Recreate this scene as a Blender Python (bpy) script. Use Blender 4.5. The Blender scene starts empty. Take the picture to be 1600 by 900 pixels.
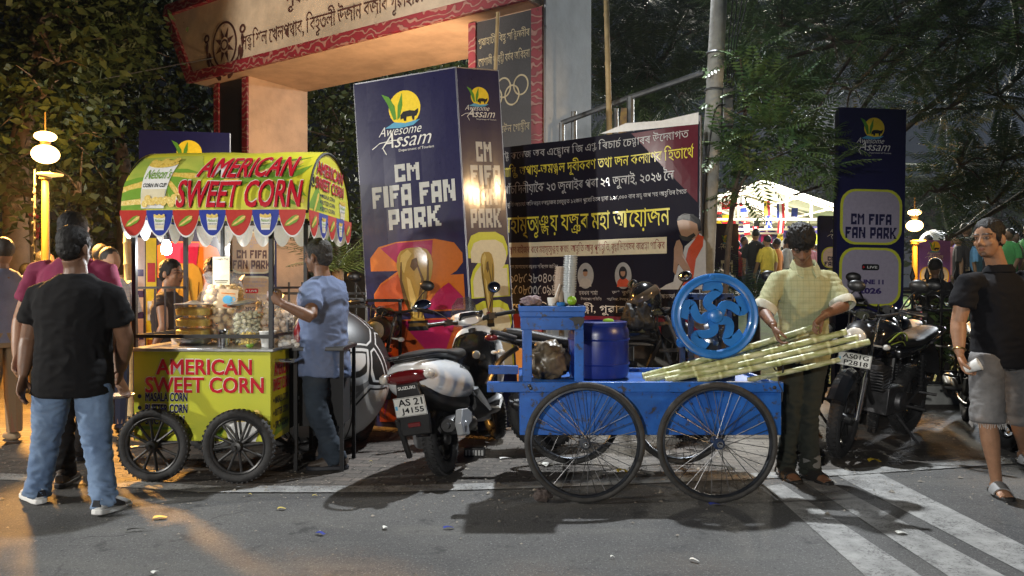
import bpy, bmesh, math, random
import numpy as np
from mathutils import Vector, Matrix, Quaternion, noise
random.seed(7); RNG = np.random.default_rng(7)
SC = bpy.context.scene
COL = SC.collection
R = math.radians
# ------------------------------------------------------------------ camera
CAM_H, PITCH, FPX = 1.30, -0.243, 1180.0
cam = bpy.data.cameras.new('camera'); cam.sensor_width = 36; cam.lens = 36*FPX/1600
cam.clip_end = 600; cam.clip_start = .05
camo = bpy.data.objects.new('camera', cam); COL.objects.link(camo)
camo.location = (0, 0, CAM_H); camo.rotation_euler = (R(90+PITCH), 0, 0)
SC.camera = camo
SC.view_settings.view_transform = 'Standard'; SC.view_settings.look = 'None'
SC.view_settings.exposure = 0.0; SC.view_settings.gamma = 1
SC.cycles.use_denoising = True
SC.cycles.max_bounces = 6; SC.cycles.transparent_max_bounces = 12
SC.cycles.sample_clamp_indirect = 4
# ------------------------------------------------------------------ night sky
W = bpy.data.worlds.new('World'); SC.world = W; W.use_nodes = True
wn = W.node_tree; wn.nodes.clear()
wo = wn.nodes.new('ShaderNodeOutputWorld'); wb = wn.nodes.new('ShaderNodeBackground')
sky = wn.nodes.new('ShaderNodeTexSky'); sky.sky_type = 'NISHITA'; sky.sun_disc = False
sky.sun_elevation = R(-4); sky.sun_rotation = R(20)
tc = wn.nodes.new('ShaderNodeTexCoord'); sx = wn.nodes.new('ShaderNodeSeparateXYZ')
mr = wn.nodes.new('ShaderNodeMapRange'); mr.inputs[1].default_value = -.02; mr.inputs[2].default_value = .5
rp = wn.nodes.new('ShaderNodeValToRGB')          # town glow low over the horizon, dark blue overhead
rp.color_ramp.elements[0].color = (.045, .056, .066, 1); rp.color_ramp.elements[1].color = (.002, .003, .008, 1)
e = rp.color_ramp.elements.new(.35); e.color = (.014, .020, .031, 1)
ad = wn.nodes.new('ShaderNodeMixRGB'); ad.blend_type = 'ADD'; ad.inputs[0].default_value = .05
L = wn.links.new
gx = wn.nodes.new('ShaderNodeMapRange'); gx.inputs[1].default_value = -.05; gx.inputs[2].default_value = .30; gx.inputs[3].default_value = .12
gm = wn.nodes.new('ShaderNodeMixRGB'); gm.blend_type = 'MULTIPLY'; gm.inputs[0].default_value = 1   # the lit park glows on the right only
L(tc.outputs['Generated'], sx.inputs[0]); L(sx.outputs[0], gx.inputs[0]); L(gx.outputs[0], gm.inputs[2]); L(rp.outputs[0], gm.inputs[1]); L(sx.outputs[2], mr.inputs[0]); L(mr.outputs[0], rp.inputs[0])
L(gm.outputs[0], ad.inputs[1]); L(sky.outputs[0], ad.inputs[2]); L(ad.outputs[0], wb.inputs[0])
wb.inputs[1].default_value = 1.0; L(wb.outputs[0], wo.inputs[0])
# ------------------------------------------------------------------ lamps of the place and one added fill
def lamp(name, loc, power, col, rad=.08, spot=None, target=None, blend=.4):
    l = bpy.data.lights.new(name, 'SPOT' if spot else 'POINT'); l.energy = power; l.color = col; l.shadow_soft_size = rad
    if spot: l.spot_size = R(spot); l.spot_blend = blend
    o = bpy.data.objects.new(name, l); COL.objects.link(o); o.location = loc
    if target is not None:
        o.rotation_euler = (Vector(target)-Vector(loc)).to_track_quat('-Z', 'Y').to_euler()
    return o
COOL = (.93, .97, 1.0); WARM = (1.0, .47, .10)
lamp('street_light_behind', (-3.0, -6.0, 2.5), 2500, (1, .97, .91), .10, 44, (-.7, 3.9, 0), .5)     # street light behind the camera
lamp('street_light_across', (-9.0, 2.6, 3.4), 2300, (1, .97, .90), .10, 74, (0, 5.2, .8), .45)          # street light further along the road
lamp('pole_light', (1.55, 7.7, 7.0), 3600, COOL, .10, 64, (.75, 3.2, 0), .55)                        # light on the tall pole, above the frame
lamp('warm_lamp_across', (5.9, 1.7, 3.5), 700, (1, .64, .30), .16, 44, (.2, 6.6, 1.6), .5)                                         # warm street lamp right of the frame
lamp('gate_work_lamp', (-.95, 8.05, 2.1), 560, (1, .68, .40), .10, 125, (-2.7, 10.6, 3.7), .4)                                          # warm lamp by the gateway, behind the tall board
lamp('gate_beam_fill', (-6.6, 3.0, 4.3), 1700, (1, .86, .68), .12, 36, (-1.6, 10.5, 5.0), .4)          # added fill light to brighten the gateway beam, left of the frame
for p_, e_, c_ in (((9.5, 24, 6.5), 6500, (1, .93, .78)), ((16, 21, 6.5), 6000, (.9, .95, 1)), ((2.5, 30, 7), 4500, (1, .95, .85)), ((8.2, 29, 4.0), 1500, (1, .90, .70)), ((7.2, 13, 5.6), 350, (.95, 1, .9))):
    lamp('fan_park_light', p_, e_, c_, .4)
# ------------------------------------------------------------------ picture measurements -> metres
_p = R(PITCH)
def ray(px, py):
    x = (px-800)/FPX; y = (450-py)/FPX
    return Vector((x, math.cos(_p)-y*math.sin(_p), math.sin(_p)+y*math.cos(_p)))
def P(px, py, Y):
    d = ray(px, py); t = Y/d.y
    return Vector((d.x*t, Y, CAM_H+d.z*t))
def G(px, py, z=0.0):
    d = ray(px, py); t = (z-CAM_H)/d.z
    return Vector((d.x*t, d.y*t, z))
# ------------------------------------------------------------------ materials
MATS = {}
def mat(name, col, rough=.6, metal=0, var=.0, vscale=6, bump=0, bscale=40, spec=.5, emit=None, estr=0, alpha=1, trans=0,
        col2=None, coat=0, tint=False, sheen=0, sss=0, wear=None, wearcol=(.05,.04,.03), wscale=9):
    if name in MATS: return MATS[name]
    m = bpy.data.materials.new(name); m.use_nodes = True; nt = m.node_tree; b = nt.nodes['Principled BSDF']
    b.inputs['Base Color'].default_value = (*col, 1); b.inputs['Roughness'].default_value = rough
    b.inputs['Metallic'].default_value = metal; b.inputs['Specular IOR Level'].default_value = spec
    b.inputs['Alpha'].default_value = alpha; b.inputs['Transmission Weight'].default_value = trans
    b.inputs['Coat Weight'].default_value = coat; b.inputs['Coat Roughness'].default_value = .10
    if sheen: b.inputs['Sheen Weight'].default_value = sheen
    if sss:
        b.inputs['Subsurface Weight'].default_value = sss; b.inputs['Subsurface Radius'].default_value = (.02, .007, .004)
        b.inputs['Subsurface Scale'].default_value = .5
    if emit: b.inputs['Emission Color'].default_value = (*emit, 1); b.inputs['Emission Strength'].default_value = estr
    tcn = nt.nodes.new('ShaderNodeTexCoord'); out = None
    if var or col2:
        n = nt.nodes.new('ShaderNodeTexNoise'); n.inputs['Scale'].default_value = vscale; n.inputs['Detail'].default_value = 6
        n.inputs['Roughness'].default_value = .65
        nt.links.new(tcn.outputs['Object'], n.inputs['Vector'])
        mx = nt.nodes.new('ShaderNodeMixRGB')
        if col2: c1, c2 = col, col2
        else: c1 = tuple(max(0, c*(1-var)) for c in col); c2 = tuple(min(1, c*(1+var)) for c in col)
        mx.inputs[1].default_value = (*c1, 1); mx.inputs[2].default_value = (*c2, 1)
        rmp = nt.nodes.new('ShaderNodeMapRange'); rmp.inputs[1].default_value = .35; rmp.inputs[2].default_value = .65
        nt.links.new(n.outputs[0], rmp.inputs[0]); nt.links.new(rmp.outputs[0], mx.inputs[0]); out = mx.outputs[0]
        rr = nt.nodes.new('ShaderNodeMapRange'); rr.inputs[3].default_value = max(.05, rough-.08); rr.inputs[4].default_value = min(1, rough+.08)
        nt.links.new(n.outputs[0], rr.inputs[0]); nt.links.new(rr.outputs[0], b.inputs['Roughness'])
    if wear:
        n2 = nt.nodes.new('ShaderNodeTexNoise'); n2.inputs['Scale'].default_value = wscale; n2.inputs['Detail'].default_value = 8
        n2.inputs['Roughness'].default_value = .75
        nt.links.new(tcn.outputs['Object'], n2.inputs['Vector'])
        r2 = nt.nodes.new('ShaderNodeMapRange'); r2.inputs[1].default_value = wear; r2.inputs[2].default_value = wear+.06
        nt.links.new(n2.outputs[0], r2.inputs[0])
        m2 = nt.nodes.new('ShaderNodeMixRGB'); m2.inputs[2].default_value = (*wearcol, 1); m2.inputs[1].default_value = (*col, 1)
        if out: nt.links.new(out, m2.inputs[1])
        nt.links.new(r2.outputs[0], m2.inputs[0]); out = m2.outputs[0]
    if tint:
        at = nt.nodes.new('ShaderNodeAttribute'); at.attribute_name = 'tint'
        m3 = nt.nodes.new('ShaderNodeMixRGB'); m3.blend_type = 'MULTIPLY'; m3.inputs[0].default_value = 1
        m3.inputs[1].default_value = (*col, 1)
        if out: nt.links.new(out, m3.inputs[1])
        nt.links.new(at.outputs['Color'], m3.inputs[2]); out = m3.outputs[0]
    if out: nt.links.new(out, b.inputs['Base Color'])
    if bump:
        n3 = nt.nodes.new('ShaderNodeTexNoise'); n3.inputs['Scale'].default_value = bscale; n3.inputs['Detail'].default_value = 4
        nt.links.new(tcn.outputs['Object'], n3.inputs['Vector'])
        bp = nt.nodes.new('ShaderNodeBump'); bp.inputs['Strength'].default_value = bump; bp.inputs['Distance'].default_value = .01
        nt.links.new(n3.outputs[0], bp.inputs['Height']); nt.links.new(bp.outputs[0], b.inputs['Normal'])
    MATS[name] = m; return m
# ------------------------------------------------------------------ objects
def root(name, label, cat, loc=(0,0,0), yaw=0, group=None, rot=None):
    o = bpy.data.objects.new(name, None); COL.objects.link(o); o.empty_display_size = .2
    o.location = loc; o.rotation_euler = rot if rot else (0, 0, R(yaw))
    o['label'] = label; o['category'] = cat
    if group: o['group'] = group
    return o
def tag(o, label=None, cat=None, group=None, kind=None):
    if label: o['label'] = label
    if cat: o['category'] = cat
    if group: o['group'] = group
    if kind: o['kind'] = kind
    return o
def copy_tree(o, parent=None):
    c = o.copy(); COL.objects.link(c)
    if parent: c.parent = parent
    for ch in list(o.children): copy_tree(ch, c)
    return c
def frame_to(p0, p1, up=Vector((0,0,1))):
    z = (Vector(p1)-Vector(p0)); L = z.length; z = z/L if L > 1e-9 else Vector((0,0,1))
    x = up.cross(z)
    if x.length < 1e-4: x = Vector((1,0,0)).cross(z)
    if x.length < 1e-4: x = Vector((0,1,0)).cross(z)
    x.normalize(); y = z.cross(x)
    return x, y, z, L
class MB:
    def __init__(s): s.v = []; s.f = []; s.m = []; s.cur = 0
    def add(s, verts, faces, m=None):
        k = len(s.v); s.v += [tuple(v) for v in verts]
        for f in faces: s.f.append(tuple(i+k for i in f)); s.m.append(s.cur if m is None else m)
        return s
    def box(s, c, size, rot=None, m=None):
        hx, hy, hz = size[0]/2, size[1]/2, size[2]/2; c = Vector(c)
        vs = [Vector((x,y,z)) for x in (-hx,hx) for y in (-hy,hy) for z in (-hz,hz)]
        if rot is not None: vs = [rot @ v for v in vs]
        return s.add([v+c for v in vs], [(0,1,3,2),(4,6,7,5),(0,4,5,1),(2,3,7,6),(0,2,6,4),(1,5,7,3)], m)
    def box2(s, a, b, m=None):
        return s.box([(a[i]+b[i])/2 for i in range(3)], [abs(b[i]-a[i]) for i in range(3)], None, m)
    def bar(s, p0, p1, w, h=None, up=Vector((0,0,1)), m=None):
        h = h or w; x, y, z, L = frame_to(p0, p1, up); vs = []
        for p in (Vector(p0), Vector(p1)):
            for a, b in ((-1,-1),(1,-1),(1,1),(-1,1)): vs.append(p+x*a*w/2+y*b*h/2)
        return s.add(vs, [(3,2,1,0),(4,5,6,7),(0,1,5,4),(1,2,6,5),(2,3,7,6),(3,0,4,7)], m)
    def loft(s, rings, cap=True, m=None):
        n = len(rings[0]); vs = [v for r in rings for v in r]; fs = []
        for k in range(len(rings)-1):
            for i in range(n):
                j = (i+1) % n; fs.append((k*n+i, k*n+j, (k+1)*n+j, (k+1)*n+i))
        if cap: fs.append(tuple(range(n-1,-1,-1))); fs.append(tuple((len(rings)-1)*n+i for i in range(n)))
        return s.add(vs, fs, m)
    def tube(s, pts, r, n=10, cap=True, m=None, sq=(1,1), up=None):
        pts = [Vector(p) for p in pts]; N = len(pts)
        rs = r if isinstance(r, (list, tuple)) else [r]*N
        rings = []; px = None
        for i, p in enumerate(pts):
            t = (pts[min(i+1,N-1)]-pts[max(i-1,0)]); t = t.normalized() if t.length > 1e-9 else Vector((0,0,1))
            if px is None:
                x = (up or Vector((0,0,1))).cross(t)
                if x.length < 1e-3: x = Vector((1,0,0)).cross(t)
                if x.length < 1e-3: x = Vector((0,1,0)).cross(t)
                x.normalize()
            else:
                x = px - t*px.dot(t)
                x = x.normalized() if x.length > 1e-6 else px
            px = x; y = t.cross(x)
            rings.append([p+x*math.cos(a)*rs[i]*sq[0]+y*math.sin(a)*rs[i]*sq[1] for a in [2*math.pi*k/n for k in range(n)]])
        return s.loft(rings, cap, m)
    def lathe(s, prof, o=(0,0,0), axis=(0,0,1), n=20, m=None, cap=True):
        o = Vector(o); x, y, z, _ = frame_to((0,0,0), axis)
        rings = [[o+z*h+x*math.cos(a)*r+y*math.sin(a)*r for a in [2*math.pi*k/n for k in range(n)]] for r, h in prof]
        return s.loft(rings, cap, m)
    def cyl(s, p0, p1, r, r1=None, n=16, m=None):
        return s.tube([p0, p1], [r, r if r1 is None else r1], n, True, m)
    def ell(s, c, rad, rot=None, nu=16, nv=10, m=None):
        c = Vector(c); vs = []; fs = []
        for j in range(1, nv):
            ph = math.pi*j/nv
            for i in range(nu):
                a = 2*math.pi*i/nu; vs.append(Vector((rad[0]*math.sin(ph)*math.cos(a), rad[1]*math.sin(ph)*math.sin(a), rad[2]*math.cos(ph))))
        vs.append(Vector((0,0,rad[2]))); vs.append(Vector((0,0,-rad[2]))); T, B = len(vs)-2, len(vs)-1
        for j in range(nv-2):
            for i in range(nu):
                k = (i+1) % nu; fs.append((j*nu+i, (j+1)*nu+i, (j+1)*nu+k, j*nu+k))
        for i in range(nu):
            k = (i+1) % nu; fs.append((T, i, k)); fs.append((B, (nv-2)*nu+k, (nv-2)*nu+i))
        if rot is not None: vs = [rot @ v for v in vs]
        return s.add([v+c for v in vs], fs, m)
    def torus(s, c, R0, r, axis=(0,1,0), n=40, k=10, a0=0, a1=2*math.pi, m=None, sq=1.0):
        c = Vector(c); x, y, z, _ = frame_to((0,0,0), axis); full = abs(a1-a0-2*math.pi) < 1e-6
        cnt = n if full else n+1; rings = []
        for i in range(cnt):
            a = a0+(a1-a0)*i/n; d = x*math.cos(a)+y*math.sin(a)
            rings.append([c+d*(R0+r*math.cos(b))+z*r*sq*math.sin(b) for b in [2*math.pi*q/k for q in range(k)]])
        if full: rings.append(rings[0])
        return s.loft(rings, not full, m)
    def prism(s, poly, o, ux, uy, th, m=None):      # 2d outline -> plate of thickness th along ux x uy
        o, ux, uy = Vector(o), Vector(ux).normalized(), Vector(uy).normalized(); w = ux.cross(uy)
        n = len(poly); ar = sum(poly[i][0]*poly[(i+1)%n][1]-poly[(i+1)%n][0]*poly[i][1] for i in range(n))
        if ar < 0: poly = poly[::-1]
        a = [o+ux*p[0]+uy*p[1]-w*th/2 for p in poly]; b = [v+w*th for v in a]
        fs = [tuple(range(n-1,-1,-1)), tuple(range(n, 2*n))]+[(i, (i+1)%n, n+(i+1)%n, n+i) for i in range(n)]
        return s.add(a+b, fs, m)
    def build(s, name, mats, parent=None, smooth=40, bevel=0, seg=2, label=None):
        me = bpy.data.meshes.new(name); me.from_pydata(s.v, [], s.f)
        if not isinstance(mats, (list, tuple)): mats = [mats]
        for mm in mats: me.materials.append(mm)
        me.polygons.foreach_set('material_index', s.m)
        bm = bmesh.new(); bm.from_mesh(me); bmesh.ops.remove_doubles(bm, verts=bm.verts, dist=1e-6)
        bmesh.ops.recalc_face_normals(bm, faces=bm.faces); bm.to_mesh(me); bm.free()
        if smooth: me.shade_smooth(); me.set_sharp_from_angle(angle=R(smooth))
        o = bpy.data.objects.new(name, me); COL.objects.link(o)
        if parent: o.parent = parent
        if label: o['label'] = label
        if bevel:
            b = o.modifiers.new('edge', 'BEVEL'); b.width = bevel; b.segments = seg; b.limit_method = 'ANGLE'; b.angle_limit = R(35)
        return o
def bez(pts, n=12):
    """Catmull-Rom through pts"""
    pts = [Vector(p) for p in pts]; out = []
    for i in range(len(pts)-1):
        p0, p1, p2, p3 = pts[max(i-1,0)], pts[i], pts[i+1], pts[min(i+2, len(pts)-1)]
        for k in range(n):
            t = k/n; out.append(.5*((2*p1)+(p2-p0)*t+(2*p0-5*p1+4*p2-p3)*t*t+(3*p1-p0-3*p2+p3)*t*t*t))
    out.append(pts[-1]); return out
def rrect(w, h, r, n=5, cx=0, cy=0):
    r = min(r, w/2-1e-4, h/2-1e-4); out = []
    for sx_, sy_, a in ((1,1,0),(-1,1,90),(-1,-1,180),(1,-1,270)):
        for k in range(n+1):
            t = R(a+90*k/n); out.append((cx+sx_*(w/2-r)+r*math.cos(t), cy+sy_*(h/2-r)+r*math.sin(t)))
    return out
def circ(r, n=28, cx=0, cy=0, ry=None): return [(cx+r*math.cos(2*math.pi*k/n), cy+(ry or r)*math.sin(2*math.pi*k/n)) for k in range(n)]
# ------------------------------------------------------------------ lettering -> polygons
_GC = {}
def glyphs(txt, bold=0.0, shear=0.0):
    key = (txt, bold, shear)
    if key in _GC: return _GC[key]
    cu = bpy.data.curves.new('lettering', 'FONT'); cu.body = txt; cu.size = 1; cu.offset = bold; cu.shear = shear
    cu.resolution_u = 3; cu.fill_mode = 'FRONT'
    ob = bpy.data.objects.new('lettering', cu); COL.objects.link(ob)
    bpy.context.view_layer.update()
    me = ob.to_mesh(); vs = [(v.co.x, v.co.y) for v in me.vertices]; fs = [tuple(p.vertices) for p in me.polygons]
    ob.to_mesh_clear(); bpy.data.objects.remove(ob); bpy.data.curves.remove(cu)
    _GC[key] = (vs, fs); return _GC[key]
_PRE = set('িেৈ')
def _adv(t, bold):
    m = lambda q: max([v[0] for v in glyphs(q, bold)[0]] or [0])
    return m(t+'।')-m('।')
def bn_shape(txt, bold=0.0):
    """lays out eastern Nagari letter by letter: signs written before, joined letters stacked small, hooks above and at the side"""
    key = ('bn', txt, bold)
    if key in _GC: return _GC[key]
    V, F = [], []; pen = 0.0
    def put(t, x, y=0, sx_=1, sy_=1):
        vs, fs = glyphs(t, bold); k = len(V); V.extend((x+a*sx_, y+b*sy_) for a, b in vs); F.extend(tuple(i+k for i in f) for f in fs)
    t = list(txt.replace('ড়', 'ড়').replace('য়', 'য়')); i = 0
    while i < len(t):
        c = t[i]; i += 1; cons = [c]; signs = []
        while i < len(t):
            if t[i] == '্' and i+1 < len(t): cons.append(t[i+1]); i += 2
            elif '\u09be' <= t[i] <= '\u09cc' or t[i] in 'ঁ়': signs.append(t[i]); i += 1
            else: break
        if 'ো' in signs: signs = ['ে', 'া']+[q for q in signs if q != 'ো']
        for q in signs:
            if q in _PRE: put(q, pen); pen += _adv(q, bold)
        reph = len(cons) > 1 and cons[0] in 'ৰর'
        if reph: cons = cons[1:]
        yph = len(cons) > 1 and cons[-1] == 'য'
        if yph: cons = cons[:-1]
        w = _adv(cons[0], bold); x0 = pen
        if len(cons) == 1: put(cons[0], pen); pen += w
        else:
            put(cons[0], pen, .20, .82, .70); put(cons[1], pen+.18*w, -.16, .72, .58); pen += w*.95
            if len(cons) > 2: put(cons[2], pen-.5*w, -.3, .5, .4)
        if yph: put('য', pen-.05, 0, .55, 1); pen += _adv('য', bold)*.5
        if reph: put('/', pen-.28, .62, .8, .34)
        for q in signs:
            if q in _PRE: continue
            if q == 'া' or q == 'ী': put(q, pen); pen += _adv(q, bold)
            else:
                vs = glyphs('ক'+q, bold)[0]; put(q, pen if min([v[0] for v in glyphs(q, bold)[0]] or [0]) < -.05 else x0+.05)
        if c == ' ': pen = x0+.26
    _GC[key] = (V, F); return _GC[key]
class Sheet:
    """printed sheet: flat shapes in its own x/z plane, each layer 1.5 mm above the last; out normal = -y"""
    def __init__(s, dl=.0015): s.v = []; s.f = []; s.m = []; s.dl = dl; s.mats = []; s.map = None
    def mi(s, m):
        if m not in s.mats: s.mats.append(m)
        return s.mats.index(m)
    def _add(s, vs, fs, m, layer):
        k = len(s.v); s.v += [(x, -layer*s.dl, y) for x, y in vs]; q = s.mi(m)
        for f in fs: s.f.append(tuple(i+k for i in f)); s.m.append(q)
    def poly(s, pts, m, layer=1): s._add(pts, [tuple(range(len(pts)))], m, layer)
    def rect(s, x0, y0, x1, y1, m, layer=1): s.poly([(x0,y0),(x1,y0),(x1,y1),(x0,y1)], m, layer)
    def ell(s, cx, cy, rx, ry, m, layer=1, n=28): s.poly(circ(rx, n, cx, cy, ry), m, layer)
    def ring(s, cx, cy, r, w, m, layer=1, n=32, a0=0, a1=360, ry=None):
        ry = ry or r; N = n; vs = []; fs = []
        for k in range(N+1):
            a = R(a0+(a1-a0)*k/N); vs += [(cx+(r-w/2)*math.cos(a), cy+(ry-w/2)*math.sin(a)), (cx+(r+w/2)*math.cos(a), cy+(ry+w/2)*math.sin(a))]
        for k in range(N): fs.append((2*k, 2*k+1, 2*k+3, 2*k+2))
        s._add(vs, fs, m, layer)
    def line(s, pts, w, m, layer=1):
        vs = []; fs = []; n = len(pts)
        ws = w if isinstance(w, (list, tuple)) else [w]*n
        for i, p in enumerate(pts):
            a = Vector(pts[max(i-1,0)]); b = Vector(pts[min(i+1,n-1)]); d = (b-a).normalized(); q = Vector((-d.y, d.x))*ws[i]/2
            vs += [(p[0]-q.x, p[1]-q.y), (p[0]+q.x, p[1]+q.y)]
        for i in range(n-1): fs.append((2*i, 2*i+2, 2*i+3, 2*i+1))
        s._add(vs, fs, m, layer)
    def text(s, txt, x0, y0, x1, y1, m, layer=2, bold=.0, shear=0., bengali=False, keep=False, sh=None, shm=None, ol=0, olm=None, heavy=0):
        vs, fs = bn_shape(txt, bold) if bengali else glyphs(txt, bold, shear)
        if not vs: return
        a0 = min(v[0] for v in vs); a1 = max(v[0] for v in vs); b0 = min(v[1] for v in vs); b1 = max(v[1] for v in vs)
        sx_ = (x1-x0)/(a1-a0); sy_ = (y1-y0)/(b1-b0)
        if keep: sx_ = sy_ = min(sx_, sy_)
        ox = (x0+x1)/2-sx_*(a0+a1)/2; oy = (y0+y1)/2-sy_*(b0+b1)/2
        pts = [(ox+sx_*p, oy+sy_*q) for p, q in vs]
        if shm: s._add([(p+sh[0], q+sh[1]) for p, q in pts], fs, shm, layer); layer += 1
        if ol:                                    # pale outline: a bolder copy just below
            v2, f2 = glyphs(txt, bold+ol, shear); s._add([(ox+sx_*p, oy+sy_*q) for p, q in v2], f2, olm, layer); layer += 1
        s._add(pts, fs, m, layer)
        for q in range(3 if heavy else 0):        # thick strokes: copies a hair above, shifted sideways and down
            dx, dy = ((heavy,0),(0,-heavy*.7),(heavy,-heavy*.7))[q]; s._add([(p+dx*sx_, r_+dy*sy_) for p, r_ in pts], fs, m, layer+.25*(q+1))
    def bits(s, rows, x0, y0, x1, y1, m, layer=2):
        n = len(rows); w = max(len(r) for r in rows); cx = (x1-x0)/w; cy = (y1-y0)/n
        for j, r in enumerate(rows):
            k = 0
            while k < len(r):
                if r[k] == '#':
                    q = k
                    while q < len(r) and r[q] == '#': q += 1
                    yy = y1-(j+1)*cy; s.rect(x0+k*cx, yy, x0+q*cx, yy+cy, m, layer); k = q
                else: k += 1
    def build(s, name, parent=None, th=.02, back=None, base=None, wh=None, warp=None, label=None, cuts=None, cutsx=()):
        """base=(x0,y0,x1,y1) gives the sheet a solid body of thickness th"""
        v = list(s.v); f = list(s.f); mi = list(s.m)
        if base is not None:
            x0, y0, x1, y1 = base; k = len(v); q = s.mi(back)
            if warp and not cuts:
                N, M = 14, 10
                for side in (0, 1):
                    for j in range(M+1):
                        for i in range(N+1): v.append((x0+(x1-x0)*i/N, th*side, y0+(y1-y0)*j/M))
                g = lambda sd, i, j: k+sd*(N+1)*(M+1)+j*(N+1)+i
                for j in range(M):
                    for i in range(N):
                        f.append((g(0,i,j), g(0,i+1,j), g(0,i+1,j+1), g(0,i,j+1))); mi.append(q)
                        f.append((g(1,i,j+1), g(1,i+1,j+1), g(1,i+1,j), g(1,i,j))); mi.append(q)
                for i in range(N):
                    f += [(g(0,i,M), g(0,i+1,M), g(1,i+1,M), g(1,i,M)), (g(1,i,0), g(1,i+1,0), g(0,i+1,0), g(0,i,0))]; mi += [q, q]
                for j in range(M):
                    f += [(g(0,0,j), g(0,0,j+1), g(1,0,j+1), g(1,0,j)), (g(1,N,j), g(1,N,j+1), g(0,N,j+1), g(0,N,j))]; mi += [q, q]
            else:
                v += [(x0,0,y0),(x1,0,y0),(x1,0,y1),(x0,0,y1),(x0,th,y0),(x1,th,y0),(x1,th,y1),(x0,th,y1)]
                for ff in ((0,1,2,3),(7,6,5,4),(4,5,1,0),(3,2,6,7),(4,0,3,7),(1,5,6,2)): f.append(tuple(k+i for i in ff)); mi.append(q)
        if warp and not cuts: v = [warp(*p) for p in v]
        me = bpy.data.meshes.new(name); me.from_pydata(v, [], f)
        for mm in s.mats: me.materials.append(mm)
        me.polygons.foreach_set('material_index', mi); me.update()
        if cuts:                                   # cut along rows so that print follows a curved cloth
            bm = bmesh.new(); bm.from_mesh(me)
            for c in cuts: bmesh.ops.bisect_plane(bm, geom=bm.verts[:]+bm.edges[:]+bm.faces[:], dist=1e-6, plane_co=(0,0,c), plane_no=(0,0,1))
            for c in cutsx: bmesh.ops.bisect_plane(bm, geom=bm.verts[:]+bm.edges[:]+bm.faces[:], dist=1e-6, plane_co=(c,0,0), plane_no=(1,0,0))
            for q in bm.verts: q.co = Vector(warp(*q.co))
            bm.to_mesh(me); bm.free()
        o = bpy.data.objects.new(name, me); COL.objects.link(o)
        if parent: o.parent = parent
        if label: o['label'] = label
        return o
BLOCK = {
'C': ["######","######","##..##","##....","##....","##..##","######","######"],
'M': ["##...##","###.###","#######","##.#.##","##...##","##...##","##...##","##...##"],
'F': ["######","######","##....","#####.","####..","##....","##....","##...."],
'I': ["###","###","###","###","###","###","###","###"],
'A': [".#####","######","##..##","##..##","######","######","##..##","##..##"],
'N': ["###..##","###..##","####.##","##.#.##","##.####","##..###","##..###","##...##"],
'P': ["######","######","##..##","##..##","######","#####.","##....","##...."],
'R': ["######","######","##..##","##..##","#####.","#####.","##.###","##..##"],
'K': ["##..###","##..##.","##.##..","####...","####...","##.##..","##..##.","##..###"],
' ': ["..."]*8}
def block(sh, txt, x0, y0, x1, y1, m, layer=2):
    rows = ['']*8
    for q, c in enumerate(txt):
        for j in range(8): rows[j] += (BLOCK[c][j]+('.' if q < len(txt)-1 else ''))
    sh.bits(rows, x0, y0, x1, y1, m, layer)
# ================================================================== ground
def node_mat(name):
    m = bpy.data.materials.new(name); m.use_nodes = True; nt = m.node_tree; return m, nt, nt.nodes['Principled BSDF']
def nz(nt, vec, scale, detail=6, rough=.6):
    n = nt.nodes.new('ShaderNodeTexNoise'); n.inputs['Scale'].default_value = scale; n.inputs['Detail'].default_value = detail
    n.inputs['Roughness'].default_value = rough; nt.links.new(vec, n.inputs['Vector']); return n.outputs[0]
def rng_(nt, s, a, b, c=0, d=1):
    r = nt.nodes.new('ShaderNodeMapRange'); r.inputs[1].default_value = a; r.inputs[2].default_value = b
    r.inputs[3].default_value = c; r.inputs[4].default_value = d; nt.links.new(s, r.inputs[0]); return r.outputs[0]
def mixc(nt, f, a, b, mode='MIX'):
    n = nt.nodes.new('ShaderNodeMixRGB'); n.blend_type = mode
    if isinstance(f, (int, float)): n.inputs[0].default_value = f
    else: nt.links.new(f, n.inputs[0])
    for i, c in ((1, a), (2, b)):
        if isinstance(c, tuple): n.inputs[i].default_value = (*c, 1)
        else: nt.links.new(c, n.inputs[i])
    return n.outputs[0]
def bumpn(nt, h, b, st=.5, dist=.005):
    n = nt.nodes.new('ShaderNodeBump'); n.inputs['Strength'].default_value = st; n.inputs['Distance'].default_value = dist
    nt.links.new(h, n.inputs['Height']); nt.links.new(n.outputs[0], b.inputs['Normal'])
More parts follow.
